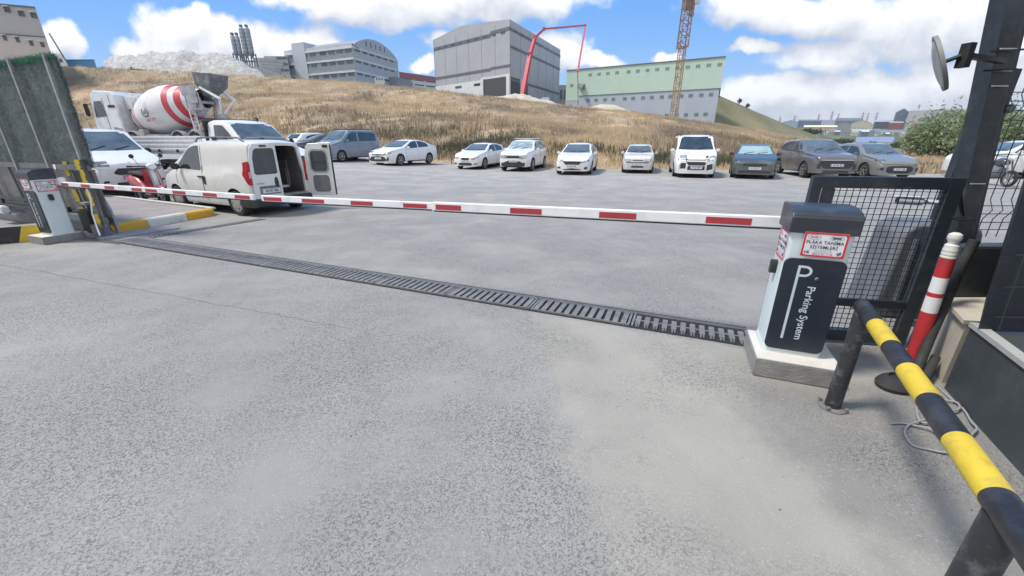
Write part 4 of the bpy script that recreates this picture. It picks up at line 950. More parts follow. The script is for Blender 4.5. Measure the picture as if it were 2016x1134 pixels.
class Body:
    "lofted car shell; local x = forward distance from the front bumper is xf = L/2 - x"
    def __init__(s, L, W, top, belt, sill, wheels, r, roof=(1.6, 3.2), rw=0.80, nose=0.74, tail=0.84, open_rear=False, bulge=0.05):
        s.L, s.W, s.top, s.belt, s.sill, s.wheels, s.r, s.roof, s.rw = L, W, top, belt, sill, wheels, r, roof, rw
        st = set([0, .03, .08, .15, .25, .4, .55]) | {L, L - .03, L - .08, L - .16, L - .28, L - .45} | {p[0] for p in top} | {p[0] for p in belt}
        x = 0.0
        while x < L: st.add(round(x, 3)); x += 0.14
        ar = r + 0.055
        for wx in wheels:
            for k in range(13): st.add(round(wx - ar * math.cos(math.pi * k / 12), 4))
        st = sorted(x for x in st if 0 <= x <= L)
        s.st = [st[0]]
        for x in st[1:]:
            if x - s.st[-1] > 0.012: s.st.append(x)
        s.st[-1] = L
        s.V = []; NC = None
        for x in s.st:
            hw = W / 2 * s.plan(x, nose, tail)
            zl = sill(x) if callable(sill) else sill
            for wx in wheels:
                if abs(x - wx) < ar: zl = max(zl, r + math.sqrt(ar * ar - (x - wx) ** 2) * 1.0)
            zb = interp(x, belt); zt = interp(x, top); zt = max(zt, zb + .012)
            g_ = sstep(0.05, 0.45, zt - zb)
            sec = []
            for k in range(7):
                t = k / 6; z = zl + (zb - zl) * t
                zz = (z - 0.18) / max(.3, zb - 0.18)
                sec.append((hw * (1 - bulge * (2 * (zz - 0.52)) ** 2 - (0.03 if zz > .93 else 0)), z))
            yb = sec[-1][0]; h = zt - zb
            yr = hw * (1 - (1 - rw) * (0.25 + 0.75 * g_))
            rr_ = min(0.09, h * 0.5)
            for k in range(1, 5):
                t = k / 4; sec.append((yb + (yr - yb) * (t ** 1.15) * 1.0, zb + (h - rr_) * t))
            sec.append((yr - rr_ * .35, zt - rr_ * .42)); sec.append((yr - rr_ * 1.1, zt - rr_ * .16))
            for k in (0.6, 0.3, 0.0): sec.append(((yr - rr_) * k, zt - rr_ * .16 * (k ** 2) * .9 + .012 * (1 - k * k)))
            full = [(L / 2 - x, y, z) for y, z in sec] + [(L / 2 - x, -y, z) for y, z in sec[-2::-1]]
            NC = len(full); s.V += full
        n = len(s.st); s.F = []
        for i in range(n - 1):
            for j in range(NC - 1):
                s.F.append((i * NC + j, i * NC + j + 1, (i + 1) * NC + j + 1, (i + 1) * NC + j))
        s.F.append(tuple(range(NC - 1, -1, -1)))
        if not open_rear: s.F.append(tuple((n - 1) * NC + j for j in range(NC)))
        s.bvh = BVHTree.FromPolygons([Vector(v) for v in s.V], s.F)
    def plan(s, x, nose, tail):
        L = s.L
        f = nose + (1 - nose) * min(1, max(0, x / 0.75)) ** 0.42 if x < .75 else 1
        q = tail + (1 - tail) * min(1, max(0, (L - x) / 0.5)) ** 0.5 if x > L - .5 else 1
        return f * q
    def decal(s, name, fn, dirn, m, parent, ns=8, nt=4, off=0.006, smooth=35):
        dv = Vector(dirn); V = []; ok = []
        for j in range(nt + 1):
            for i in range(ns + 1):
                o = Vector(fn(i / ns, j / nt)); h = s.bvh.ray_cast(o, dv)
                if h[0] is None: V.append(None)
                else: V.append(h[0] - dv * off)
        Fc = []
        for j in range(nt):
            for i in range(ns):
                q = [j * (ns + 1) + i, j * (ns + 1) + i + 1, (j + 1) * (ns + 1) + i + 1, (j + 1) * (ns + 1) + i]
                if all(V[k] is not None for k in q): Fc.append(q)
        if not Fc: return None
        V = [v if v is not None else Vector((0, 0, 0.5)) for v in V]
        # skirt
        edge = {}
        for f in Fc:
            for k in range(4):
                e = (f[k], f[(k + 1) % 4]); edge[e] = edge.get(e, 0) + 1
        base = len(V); V = V + [v + dv * (off + .006) for v in V]
        for (a, b_) in list(edge):
            if (b_, a) not in edge: Fc.append((a, b_, b_ + base, a + base))
        used = sorted({i for f in Fc for i in f}); mp = {o: n_ for n_, o in enumerate(used)}
        return mobj(name, [V[i] for i in used], [[mp[i] for i in f] for f in Fc], m, parent, smooth)
    # helpers in "distance from front" coordinates
    def side_patch(s, name, cols, m, parent, sides=(1, -1), nt=4, off=.006):
        "cols: [(xf, zlo, zhi)...]"
        out_ = []
        xs_ = [c[0] for c in cols]; n = 10
        for sd_ in sides:
            def fn(u, t):
                x = xs_[0] + (xs_[-1] - xs_[0]) * u
                lo = float(np.interp(x, xs_, [c[1] for c in cols])); hi = float(np.interp(x, xs_, [c[2] for c in cols]))
                return (s.L / 2 - x, sd_ * 3, lo + (hi - lo) * t)
            out_.append(s.decal(name, fn, (0, -sd_, 0), m, parent, n, nt, off))
        return out_
    def front_patch(s, name, cols, m, parent, rear=False, nt=3, ns=8, off=.006):
        "cols: [(y, zlo, zhi)...]"
        ys_ = [c[0] for c in cols]
        def fn(u, t):
            y = ys_[0] + (ys_[-1] - ys_[0]) * u
            lo = float(np.interp(y, ys_, [c[1] for c in cols])); hi = float(np.interp(y, ys_, [c[2] for c in cols]))
            return ((-4 if rear else 4), y, lo + (hi - lo) * t)
        return s.decal(name, fn, ((1, 0, 0) if rear else (-1, 0, 0)), m, parent, ns, nt, off)
    def top_patch(s, name, x0, x1, y0, y1, m, parent, bow=0.06, off=.006, ns=10, nt=6):
        "between xf = x0 with half width y0 and xf = x1 with half width y1, seen from above"
        def fn(u, t):
            q = 2 * u - 1; hw = y0 + (y1 - y0) * t
            return (s.L / 2 - (x0 + (x1 - x0) * t) - bow * (q * q) * (1 if x1 > x0 else -1) * 1.0, q * hw, 4)
        return s.decal(name, fn, (0, 0, -1), m, parent, ns, nt, off)

def wheel(parent, x, y, r, w_=0.2, spokes=5, mrim=None, style='alloy'):
    sd_ = 1 if y > 0 else -1
    M = Matrix.Translation((x, y, r)) @ Matrix.Rotation(-sd_ * math.pi / 2, 4, 'X')   # local z -> outward
    b = MB(); b.lathe([(r * .62, -w_), (r * .92, -w_), (r, -w_ + .03), (r, -.03), (r * .94, 0.0), (r * .70, .004), (r * .66, -.01), (r * .64, -.05), (0.03, -.055)], 26, M, True)
    wh = b.build('wheel', M_TYRE, parent, 35)
    b = MB(); ri = r * .67
    b.lathe([(ri, -.02), (ri, .004), (ri * .90, .004), (ri * .88, -.02)], 26, M, False)
    if style == 'hub':
        b.lathe([(ri * .9, -.002), (ri * .5, .012), (.001, .014)], 24, M, False)
        b.cur = 1
        for k in range(6):
            a = 2 * math.pi * k / 6; c = M @ Vector((ri * .68 * math.cos(a), ri * .68 * math.sin(a), .012))
            b.lathe([(ri * .12, -.004), (ri * .12, .003)], 8, M @ Matrix.Translation((ri * .68 * math.cos(a), ri * .68 * math.sin(a), .004)))
        b.build('rim', [mrim or M_HUB, M_TRIM], wh, 40)
    else:
        for k in range(spokes):
            a = 2 * math.pi * k / spokes + .3; S = M @ Matrix.Rotation(a, 4, 'Z')
            b.box(tuple(S @ Vector((ri * .5, 0, -.002))), (ri * .95, ri * .2, .018), M=S.to_3x3().to_4x4())
        b.lathe([(ri * .22, -.02), (ri * .22, .01), (.001, .012)], 16, M, False)
        b.build('rim', mrim or M_RIM, wh, 40)
    return wh
def plate(parent, M, txt, m=None):
    b = MB(); b.box((0, 0, 0), (.50, .105, .008)); o = mobj('licence_plate', [M @ Vector(v) for v in b.v], b.f, M_PLATE, parent)
    text(txt, .095, M_INK, M @ Matrix.Translation((.02, 0, .0055)), o, bold=.002, sx=.82)
    b = MB(); b.box((-.232, 0, .005), (.036, .10, .001)); mobj('country_band', [M @ Vector(v) for v in b.v], b.f, M_INKB, o)
    return o
def mirrors(B, parent, xf, z, m, y=None, s_=1.0):
    for sd_ in (1, -1):
        yy = (y or B.W / 2 * .97) + .09 * s_
        b = MB(); b.box((B.L / 2 - xf, sd_ * yy, z), (.10 * s_, .17 * s_, .13 * s_), bev=.03 * s_); b.bar((B.L / 2 - xf, sd_ * (yy - .14), z - .04), (B.L / 2 - xf, sd_ * yy, z - .03), .04)
        b.build('wing_mirror', m, parent, 40)
def finish(B, t, pm, wheels_y, spokes=5, mrim=None, style='alloy', under=True, name='body', glow=None):
    body = mobj(name, B.V, B.F, pm, t, 32); fix_normals(body)
    b = MB(); x0 = B.L / 2 - .25; x1 = -B.L / 2 + .22
    b.box(((x0 + x1) / 2, 0, .40), (x0 - x1, B.W - .52, .38)); b.build('underbody', M_PITB, t)
    for wx in B.wheels:
        for sd_ in (1, -1): wheel(t, B.L / 2 - wx, sd_ * wheels_y, B.r, .2, spokes, mrim, style)
    return body
M_PITB = mat('underbody_black', (0.012, 0.012, 0.013), 0.9)
def seam(B, t, xs_, z0, z1, parent):
    b = MB()
    for sd_ in (1, -1):
        for xf in xs_:
            P = []
            for k in range(9):
                z = z0 + (z1 - z0) * k / 8; h = B.bvh.ray_cast(Vector((B.L / 2 - xf, sd_ * 3, z)), Vector((0, -sd_, 0)))
                if h[0] is not None and h[0].y * sd_ > B.W * .3: P.append(h[0])
            if len(P) > 3: b.tube(P, .006, 4, False)
    if b.v: b.build('door_seams', M_TRIM, parent)
def handles(B, parent, xs_, z, m):
    for sd_ in (1, -1):
        for xf in xs_:
            h = B.bvh.ray_cast(Vector((B.L / 2 - xf, sd_ * 3, z)), Vector((0, -sd_, 0)))
            if h[0]: b = MB(); b.box(h[0] + Vector((0, sd_ * .012, 0)), (.17, .03, .03), bev=.008); b.build('door_handle', m, parent)
def put(t, front_l, rear_l=None, head=None):
    pass

def car(label, pos, head, kind, pm, plate_txt, cat='car', **kw):
    """kind: sedan, hatch, suv, mpv, old, van"""
    t = thing({'suv': 'parked_suv', 'van': 'parked_van', 'mpv': 'parked_van'}.get(kind, 'parked_car'), label, cat, tuple(pos), R(head), kw.get('group', 'cars parked in the yard'))
    g_ = kw.get
    if kind == 'sedan':
        L, W, H = 4.6, 1.78, g_('H', 1.44)
        top = [(0, .66), (.06, .74), (.35, .86), (.8, .94), (1.2, 1.0), (2.15, H - .06), (2.5, H), (3.0, H - .01), (3.5, H - .09), (4.15, 1.12), (4.5, 1.10), (4.6, 1.0)]
        belt = [(0, .62), (.35, .80), (1.2, .92), (2.5, .97), (3.9, 1.04), (4.6, .98)]; wh, r = (.93, 3.63), .32
        ws = (1.22, 2.1, .70, .56); rws = (4.1, 3.55, .60, .54); sw = [[(1.55, .96, 1.0), (2.15, .97, 1.32), (2.5, .99, 1.365), (2.6, .99, 1.365)], [(2.68, .99, 1.365), (3.0, 1.01, 1.355), (3.45, 1.03, 1.27), (3.62, 1.04, 1.17)]]; seams = (1.45, 2.64, 3.5)
    elif kind == 'hatch':
        L, W, H = 4.26, 1.79, g_('H', 1.45)
        top = [(0, .66), (.06, .75), (.35, .87), (.8, .95), (1.15, 1.01), (2.0, H - .06), (2.4, H), (3.1, H - .01), (3.7, H - .08), (4.1, 1.1), (4.22, 1.0), (4.26, .9)]
        belt = [(0, .62), (.35, .81), (1.15, .93), (2.5, .99), (3.8, 1.06), (4.26, .88)]; wh, r = (.86, 3.5), .32
        ws = (1.17, 1.96, .70, .56); rws = (4.08, 3.74, .56, .5); sw = [[(1.5, .97, 1.01), (2.0, .98, 1.33), (2.4, 1.0, 1.375), (2.5, 1.0, 1.375)], [(2.58, 1.0, 1.375), (3.1, 1.03, 1.36), (3.45, 1.05, 1.27), (3.55, 1.06, 1.2)]]; seams = (1.4, 2.54, 3.4)
    elif kind == 'suv':
        L, W, H = g_('L', 4.4), g_('W', 1.82), g_('H', 1.66)
        top = [(0, .78), (.05, .92), (.25, 1.02), (.8, 1.09), (1.2, 1.13), (1.95, H - .06), (2.3, H), (3.3, H - .01), (3.85, H - .07), (4.22, 1.2), (L - .05, 1.1), (L, .95)]
        belt = [(0, .74), (.25, .94), (1.2, 1.05), (2.5, 1.11), (3.9, 1.18), (L, .93)]; wh, r = (.87, .87 + 2.66), .35
        ws = (1.22, 1.9, .72, .60); rws = (4.2, 3.9, .58, .52); sw = [[(1.5, 1.09, 1.13), (1.95, 1.1, 1.5), (2.3, 1.12, 1.575), (2.48, 1.12, 1.575)], [(2.56, 1.12, 1.575), (3.2, 1.15, 1.56), (3.6, 1.17, 1.5), (3.85, 1.19, 1.35)]]; seams = (1.4, 2.52, 3.45)
    elif kind == 'old':
        L, W, H = 3.8, 1.6, 1.40
        top = [(0, .66), (.04, .80), (.3, .87), (.7, .92), (1.05, .96), (1.65, H - .05), (1.95, H), (2.7, H), (3.3, H - .06), (3.7, .98), (3.78, .9), (3.8, .8)]
        belt = [(0, .62), (.3, .84), (1.05, .90), (3.4, .95), (3.8, .78)]; wh, r = (.75, 3.15), .28
        ws = (1.08, 1.6, .64, .54); rws = (3.68, 3.34, .54, .5); sw = [[(1.3, .94, .97), (1.65, .94, 1.29), (1.95, .94, 1.33), (2.15, .94, 1.33)], [(2.22, .94, 1.33), (2.7, .95, 1.33), (3.1, .97, 1.28), (3.2, .98, 1.1)]]; seams = (1.25, 2.18, 3.1)
    else:   # mpv / van: upright tail
        L, W, H = g_('L', 4.38), g_('W', 1.81), g_('H', 1.80)
        top = [(0, .74), (.06, .86), (.3, 1.0), (.7, 1.10), (.98, 1.17), (1.75, H - .08), (2.1, H - .01), (2.6, H), (3.8, H - .01), (4.15, H - .05), (4.3, 1.25), (L, 1.0)]
        belt = [(0, .70), (.3, .92), (.98, 1.07), (2.0, 1.13), (4.1, 1.17), (L, .96)]; wh, r = (.9, .9 + 2.72), .32
        ws = (1.0, 1.72, .76, .62); rws = None; sw = [[(1.3, 1.1, 1.15), (1.75, 1.12, 1.55), (2.0, 1.14, 1.66), (2.35, 1.14, 1.67)], [(2.48, 1.15, 1.67), (3.0, 1.16, 1.67), (3.6, 1.17, 1.66), (4.02, 1.18, 1.6)]]; seams = (1.25, 2.4, 3.5)
        if H > 1.82: sw = [[(x_, a_ + .02, b_ + H - 1.8) for x_, a_, b_ in q] for q in sw]
    B = Body(L, W, top, belt, .20 if kind != 'suv' else .26, wh, r, rw={'suv': .78, 'van': .86, 'mpv': .84}.get(kind, .76), nose=g_('nose', .76))
    finish(B, t, pm, W / 2 - .015, g_('spokes', 5), g_('rim'), 'hub' if kind == 'old' else 'alloy')
    B.top_patch('windscreen', ws[0], ws[1], ws[2], ws[3], g_('screen', M_GLASSL), t)
    if rws: B.top_patch('rear_window', rws[0], rws[1], rws[2], rws[3], M_GLASS, t, bow=.03)
    else: B.front_patch('rear_window', [(-.6, 1.15, 1.6), (.6, 1.15, 1.6)], M_GLASS, t, rear=True)
    for w_ in sw: B.side_patch('side_window', w_, M_GLASS, t)
    seam(B, t, seams, .3, interp(2.0, belt) - .02, t)
    handles(B, t, (seams[1] - .18, seams[2] - .05), interp(2.5, belt) - .12, pm)
    mirrors(B, t, ws[0] + .38, interp(1.5, belt) + .08, g_('mirror', pm), s_=1.15 if kind in ('van', 'mpv') else 1)
    for sd_ in (1, -1): B.side_patch('sill_trim', [(wh[0] + r + .1, .20, .27), (wh[1] - r - .1, .20, .27)], M_TRIM, t, sides=(sd_,), nt=1)
    nz = .66 if kind != 'suv' else .78
    face = g_('face', 'wide'); W2 = W / 2
    def F(nm, cols, m, **k_): return B.front_patch(nm, cols, m, t, **k_)
    hl = g_('lamp', M_LAMP)
    if face == 'corolla':
        for q in (1, -1):
            F('headlight', [(q * .42, .60, .66), (q * .55, .62, .73), (q * .72, .66, .80), (q * .82, .72, .82)], hl)
            F('fog_surround', [(q * .64, .28, .34), (q * .72, .30, .52), (q * .76, .34, .56)], M_TRIM, ns=4)
        F('grille', [(-.62, .30, .40), (-.5, .27, .52), (0, .26, .56), (.5, .27, .52), (.62, .30, .40)], M_GRILLE)
        F('upper_grille', [(-.44, .61, .65), (0, .59, .67), (.44, .61, .65)], M_GRILLE, nt=1)
        pz = .44
    elif face == 'leon':
        for q in (1, -1):
            F('headlight', [(q * .40, .56, .62), (q * .58, .56, .70), (q * .78, .62, .76)], hl)
            F('fog_surround', [(q * .55, .28, .33), (q * .74, .30, .38)], M_GRILLE, nt=1, ns=4)
        F('grille', [(-.27, .60, .62), (-.22, .53, .66), (.22, .53, .66), (.27, .60, .62)], M_GRILLE)
        F('lower_grille', [(-.46, .28, .32), (-.36, .23, .38), (.36, .23, .38), (.46, .28, .32)], M_GRILLE)
        pz = .46
    elif face == 'duster':
        for q in (1, -1):
            F('headlight', [(q * .36, .68, .82), (q * .55, .66, .86), (q * .74, .70, .87)], hl)
        F('grille', [(-.36, .70, .84), (.36, .70, .84)], M_GRILLE)
        F('bumper_trim', [(-.78, .34, .50), (-.5, .26, .46), (-.4, .26, .56), (.4, .26, .56), (.5, .26, .46), (.78, .34, .50)], M_TRIM, ns=14)
        F('lower_lip', [(-.7, .25, .30), (.7, .25, .30)], M_TRIM, nt=1)
        pz = .55
        for q in (1, -1):
            b = MB(); b.tube([(L / 2 - 1.9, q * .62, H - .02), (L / 2 - 2.0, q * .63, H + .05), (L / 2 - 3.6, q * .62, H + .05), (L / 2 - 3.8, q * .6, H - .03)], .018, 6); b.build('roof_rail', M_TRIM, t)
        b = MB(); b.bar((L / 2 - 2.3, -.66, H + .075), (L / 2 - 2.3, .66, H + .075), .05, .03); b.bar((L / 2 - 3.2, -.66, H + .075), (L / 2 - 3.2, .66, H + .075), .05, .03); b.build('roof_bar', M_PLATE, t)
        for q in (1, -1): B.side_patch('arch_trim', [(wh[0] - .42, .28, .42), (wh[0] - .38, .5, .7), (wh[0] - .1, .75, .80), (wh[0] + .1, .75, .8), (wh[0] + .38, .5, .7), (wh[0] + .42, .28, .42)], M_TRIM, t, sides=(q,), nt=1)
    elif face == 'egea':
        for q in (1, -1):
            F('headlight', [(q * .42, .58, .64), (q * .6, .60, .70), (q * .8, .66, .76)], hl)
            F('fog_surround', [(q * .58, .30, .36), (q * .66, .28, .42), (q * .76, .32, .40)], M_GRILLE, ns=4)
        F('grille', [(-.44, .62, .66), (-.34, .50, .66), (.34, .50, .66), (.44, .62, .66)], M_GRILLE)
        F('lower_grille', [(-.44, .25, .28), (0, .24, .33), (.44, .25, .28)], M_GRILLE, nt=1)
        pz = .42
        b = MB()
        for q in (1, -1): b.tube([(L / 2 - 2.1, q * .60, H - .01), (L / 2 - 3.2, q * .6, H - .01)], .016, 6)
        b.build('roof_rail', M_TRIM, t)
    elif face == 'palio':
        for q in (1, -1): F('headlight', [(q * .34, .60, .70), (q * .68, .60, .71)], hl, nt=1)
        F('grille', [(-.26, .64, .68), (.26, .64, .68)], M_GRILLE, nt=1)
        F('bumper_strip', [(-.74, .54, .57), (.74, .54, .57)], M_TRIM, nt=1, off=.012)
        F('lower_grille', [(-.3, .30, .38), (.3, .30, .38)], M_GRILLE, nt=1); pz = .44
    elif face == 'doblo':
        for q in (1, -1):
            F('headlight', [(q * .42, .76, .84), (q * .55, .70, .96), (q * .78, .80, 1.0)], hl)
            F('intake', [(q * .44, .34, .58), (q * .72, .42, .66)], M_GRILLE, ns=4)
            F('bonnet_guard', [(q * .30, .82, .92), (q * .62, .98, 1.06)], M_TRIM, ns=4, nt=1)
        F('grille', [(-.46, .74, .88), (-.36, .56, .90), (.36, .56, .90), (.46, .74, .88)], M_GRILLE)
        F('lower_grille', [(-.36, .36, .53), (.36, .36, .53)], M_GRILLE, nt=1); pz = .46
        b = MB()
        for q in (1, -1): b.tube([(L / 2 - 1.9, q * .66, H - .04), (L / 2 - 2.1, q * .68, H + .05), (L / 2 - 3.8, q * .68, H + .05), (L / 2 - 4.0, q * .66, H - .04)], .022, 6)
        b.build('roof_rail', M_TRIM, t)
    elif face == 'partner':
        for q in (1, -1):
            F('headlight', [(q * .40, .66, .78), (q * .6, .66, .90), (q * .8, .78, .98)], hl)
            F('fog_light', [(q * .60, .34, .46), (q * .74, .36, .46)], M_TRIM, ns=3, nt=1)
        F('grille', [(-.34, .60, .80), (.34, .60, .80)], M_GRILLE); F('lower_grille', [(-.5, .34, .48), (.5, .34, .48)], M_TRIM); pz = .54
        b = MB()
        for q in (1, -1): b.tube([(L / 2 - 1.9, q * .66, H - .04), (L / 2 - 2.1, q * .68, H + .05), (L / 2 - 3.8, q * .68, H + .05), (L / 2 - 4.0, q * .66, H - .04)], .022, 6)
        b.build('roof_rail', M_TRIM, t)
    elif face == 'connect':
        for q in (1, -1):
            F('headlight', [(q * .46, .66, .76), (q * .66, .68, .88), (q * .82, .80, .94)], hl)
            F('fog_light', [(q * .58, .34, .40), (q * .70, .36, .42)], M_TRIM, ns=3, nt=1)
        F('grille', [(-.42, .60, .64), (-.34, .56, .74), (.34, .56, .74), (.42, .60, .64)], M_GRILLE); F('lower_grille', [(-.42, .28, .36), (.42, .28, .36)], M_GRILLE, nt=1); pz = .50
        M_ = frame_m((L / 2 - .09, 0, .86), (0, 1, 0), (-.35, 0, 1)); b = MB(); b.lathe([(.07, -.01), (.07, .01), (.05, .014)], 20, M_ @ Matrix.Diagonal((1, .55, 1, 1))); b.build('badge', M_INK, t, 40)
        b = MB(); b.tube([(L / 2 - 1.9, 0, H - .02), (L / 2 - 2.0, 0, H + .16)], .006, 5); b.build('aerial', M_TRIM, t)
    elif face == 'corsa':
        for q in (1, -1): F('headlight', [(q * .46, .60, .66), (q * .8, .66, .76)], hl, nt=1)
        F('grille', [(-.46, .56, .66), (.46, .56, .66)], M_GRILLE); F('lower_grille', [(-.62, .26, .36), (.62, .26, .36)], M_GRILLE, nt=1); pz = .46
    elif face == 'bigsuv':
        for q in (1, -1):
            F('headlight', [(q * .50, .88, .93), (q * .84, .94, 1.0)], hl, nt=1)
            F('intake', [(q * .62, .40, .66), (q * .80, .46, .76)], M_GRILLE, ns=4)
        F('grille', [(-.62, .60, .78), (-.5, .46, .80), (.5, .46, .80), (.62, .60, .78)], M_GRILLE, ns=12); F('lower_grille', [(-.5, .28, .38), (.5, .28, .38)], M_GRILLE, nt=1)
        F('chrome_strip', [(-.6, .80, .82), (.6, .80, .82)], M_CHROME, nt=1, off=.012); pz = .60
    elif face == 'peugeot':
        for q in (1, -1):
            F('headlight', [(q * .52, .60, .70), (q * .66, .64, .82), (q * .82, .76, .88)], hl)
            F('fog_surround', [(q * .62, .34, .48), (q * .78, .38, .50)], M_GRILLE, ns=4)
        F('grille', [(-.52, .36, .50), (-.4, .26, .56), (.4, .26, .56), (.52, .36, .50)], M_GRILLE, ns=12); F('chrome_strip', [(-.45, .57, .59), (.45, .57, .59)], M_CHROME, nt=1, off=.012); pz = .43
        b = MB(); b.box((L / 2 - .07, 0, .70), (.02, .07, .09), bev=.01); b.build('badge', M_CHROME, t)
    else: pz = .45
    fx_ = B.bvh.ray_cast(Vector((4, 0, pz)), Vector((-1, 0, 0)))[0].x + .02
    plate(t, frame_m((fx_, 0, pz), (0, 1, 0), (0, 0, 1)), plate_txt)
    # wipers
    b = MB()
    for q in (.1, -.45):
        P = [B.bvh.ray_cast(Vector((L / 2 - ws[0] - .02 - k * .05, q + k * .13, 4)), Vector((0, 0, -1)))[0] + Vector((0, 0, .02)) for k in range(4)]
        b.tube(P, .01, 4)
    b.build('wipers', M_TRIM, t)
    for q in (1, -1): B.front_patch('tail_light', [(q * .52, .86, 1.0), (q * .74, .84, 1.0)], M_TAIL, t, rear=True, ns=3, nt=1)
    return t
def placef(u, v, head, L):
    p = gt(u, v); h = R(head); c = p - Vector((math.cos(h), math.sin(h), 0)) * (L / 2); c.z = lot_z(c.x, c.y); return c
def spot(u, v, back, head):
    "ground point under the photo pixel, then moved back along the heading: gives the car centre"
    p = gt(u, v); h = R(head); return p, h
def place(u, v, head, L, fo, side, W):
    """u, v = contact pixel of one front wheel (side +1: car's left wheel, -1: its right wheel); returns centre"""
    p = gt(u, v); h = R(head); fwd = Vector((math.cos(h), math.sin(h), 0)); lf = Vector((-math.sin(h), math.cos(h), 0))
    c = p - fwd * (L / 2 - fo) - lf * side * (W / 2 - .1); c.z = T(c.x, c.y) if c.y < interp(c.x, FOOT) else lot_z(c.x, c.y)
    return c
car('blue grey people carrier with black roof rails, leftmost of the wide row', place(673, 319, -114, 4.38, .9, 1, 1.8), -114, 'mpv', P_SILVER, '34 CL 2098', face='partner', cat='van', mirror=P_SILVER)
car('glossy white saloon with a wide dark lower grille between the people carrier and the gap', place(788, 326.5, -117, 4.6, .93, 1, 1.78), -117, 'sedan', P_WHITE, '34 FTJ 28', face='corolla', lamp=M_LAMPD)
car('white hatchback with slim grille, left neighbour of the white car with roof bars', place(953, 333, -112, 4.26, .86, 1, 1.79), -112, 'hatch', P_WHITE, '34 BZ 1178', face='leon')
car('white off-roader with roof bars and black bumper trim', place(1046, 336.6, -108, 4.34, .87, 1, 1.8), -108, 'suv', P_WHITE, '34 TFR 104', face='duster', L=4.34, H=1.63, screen=mat('sunshade_glass', (0.3, 0.38, 0.42), .1, 0, .5, 2.5))
car('white saloon with dark grille and round fog lights, left of the small old car', place(1161, 343, -106, 4.54, .9, 1, 1.78), -106, 'sedan', P_WHITE, '34 BU 7703', face='egea', H=1.48)
car('small old boxy white hatchback with black bumper strip', placef(1253, 342, -108, 3.8), -108, 'old', P_OLD, '34 DCT 23', face='palio')
car('tall white van with black bonnet guard and dark grille', placef(1367, 351, -107, 4.4), -107, 'van', P_WHITE, '34 SE 9487', face='doblo', cat='van', L=4.4, H=1.86, W=1.83, mirror=P_WHITE, screen=M_GLASS)
car('small slate hatchback with a pale sunshade behind its windscreen', placef(1481, 353, -116, 4.2), -116, 'hatch', P_DK, '34 GGR 551', face='corsa', H=1.43, lamp=M_LAMPD, screen=mat('sunshade_pale', (0.30, 0.42, 0.42), .25, 0, .15, 2), mirror=mat('mirror_wine', (0.1, 0.03, 0.04), .4))
car('large warm grey off-roader with a broad black grille', placef(1640, 354, -101, 4.45), -101, 'suv', P_GREY, '34 PGF 355', face='bigsuv', W=1.86, lamp=M_LAMPD, L=4.45)
car('silver grey rounded hatchback partly behind the mesh gate, rightmost of the row', placef(1765, 354, -98, 4.3), -98, 'hatch', P_PEU, '34 UP 1324', face='peugeot', H=1.5, lamp=M_LAMPD)
car('white hatchback almost hidden, its roof showing right of the flatbed truck cab', (-13.6, 30.0, lot_z(-13.6, 30.0)), 60, 'hatch', P_WHITE, '34 KV 551', H=1.5)
car('dark graphite saloon half hidden behind the open van door', (-12.4, 27.6, lot_z(-12.4, 27.6)), -140, 'sedan', P_DGR, '34 AB 872', face='egea', screen=M_GLASSL)
car('white hatchback behind the wire fence at the right edge', (23.0, 19.3, 0), 168, 'suv', P_WHITE, '34 HN 40', L=4.4, H=1.6)
c = gt(175, 262)
rc = at(178, 262, 40); rc.z = T(rc.x, rc.y) if True else 0
car('dark red car far back at the left between gate and mixer truck', (-43.5, 41.0, T(-43.5, 41.0)), -60, 'hatch', P_RED, '34 RD 21', face='leon', screen=M_GLASS)
# white minivan nose behind the scooter
cc = car('white minivan with swept headlights parked behind the red scooter', placef(278, 389, -29, 4.42), -29, 'van', P_WHITE, '34 EK 770', face='connect', cat='van', L=4.42, H=1.81, W=1.84, lamp=M_LAMPD, mirror=M_TRIM)
# ------------------------------------------------------------------ small white van with its rear doors open
FH = 154.0
fw = Vector((math.cos(R(FH)), math.sin(R(FH)), 0)); fl = Vector((-math.sin(R(FH)), math.cos(R(FH)), 0))
fp = gt(478, 424); fc = fp + fw * (3.86 / 2 - .60 - .02) * .96 - fl * .74 * .92; fc.z = 0
L, W = 3.86, 1.70
fv = thing('delivery_van', 'ivory white delivery van with one rear door swung open behind the barrier arms', 'van', tuple(fc), R(FH)); fv.scale = (.96, .92, .95)
top = [(0, .66), (.05, .80), (.25, .95), (.55, 1.06), (.80, 1.13), (1.50, 1.58), (1.85, 1.70), (2.4, 1.73), (3.6, 1.72), (3.8, 1.68), (3.86, 1.66)]
belt = [(0, .62), (.25, .88), (.80, 1.02), (2.0, 1.08), (3.86, 1.12)]
B = Body(L, W, top, belt, .22, (.80, 3.28), .30, rw=.84, nose=.72, tail=.955, open_rear=True, bulge=.06)
body = finish(B, fv, P_IVORY, W / 2 - .01, style='hub')
B.top_patch('windscreen', .84, 1.50, .70, .58, M_GLASSL, fv)
B.side_patch('side_window', [(1.02, 1.06, 1.10), (1.35, 1.05, 1.38), (1.6, 1.04, 1.54), (1.9, 1.03, 1.60), (2.04, 1.03, 1.60)], M_GLASS, fv, nt=6)
seam(B, fv, (.98, 2.12), .30, 1.06, fv)
B.side_patch('window_surround', [(2.10, .40, 1.60), (2.115, .40, 1.60)], M_TRIM, fv, nt=8, off=.003)
handles(B, fv, (2.02,), .88, M_TRIM)
b = MB(); b.prism([(p[0], p[1]) for p in rrect(.07, .2, .03, 4)], 'y', 0, .02); q = b.build('door_grip', M_TRIM, fv); hq = B.bvh.ray_cast(Vector((L / 2 - 2.2, 3, .80)), Vector((0, -1, 0)))[0]; q.location = hq
mirrors(B, fv, 1.15, 1.10, M_TRIM, y=.80, s_=1.1)
b = MB()
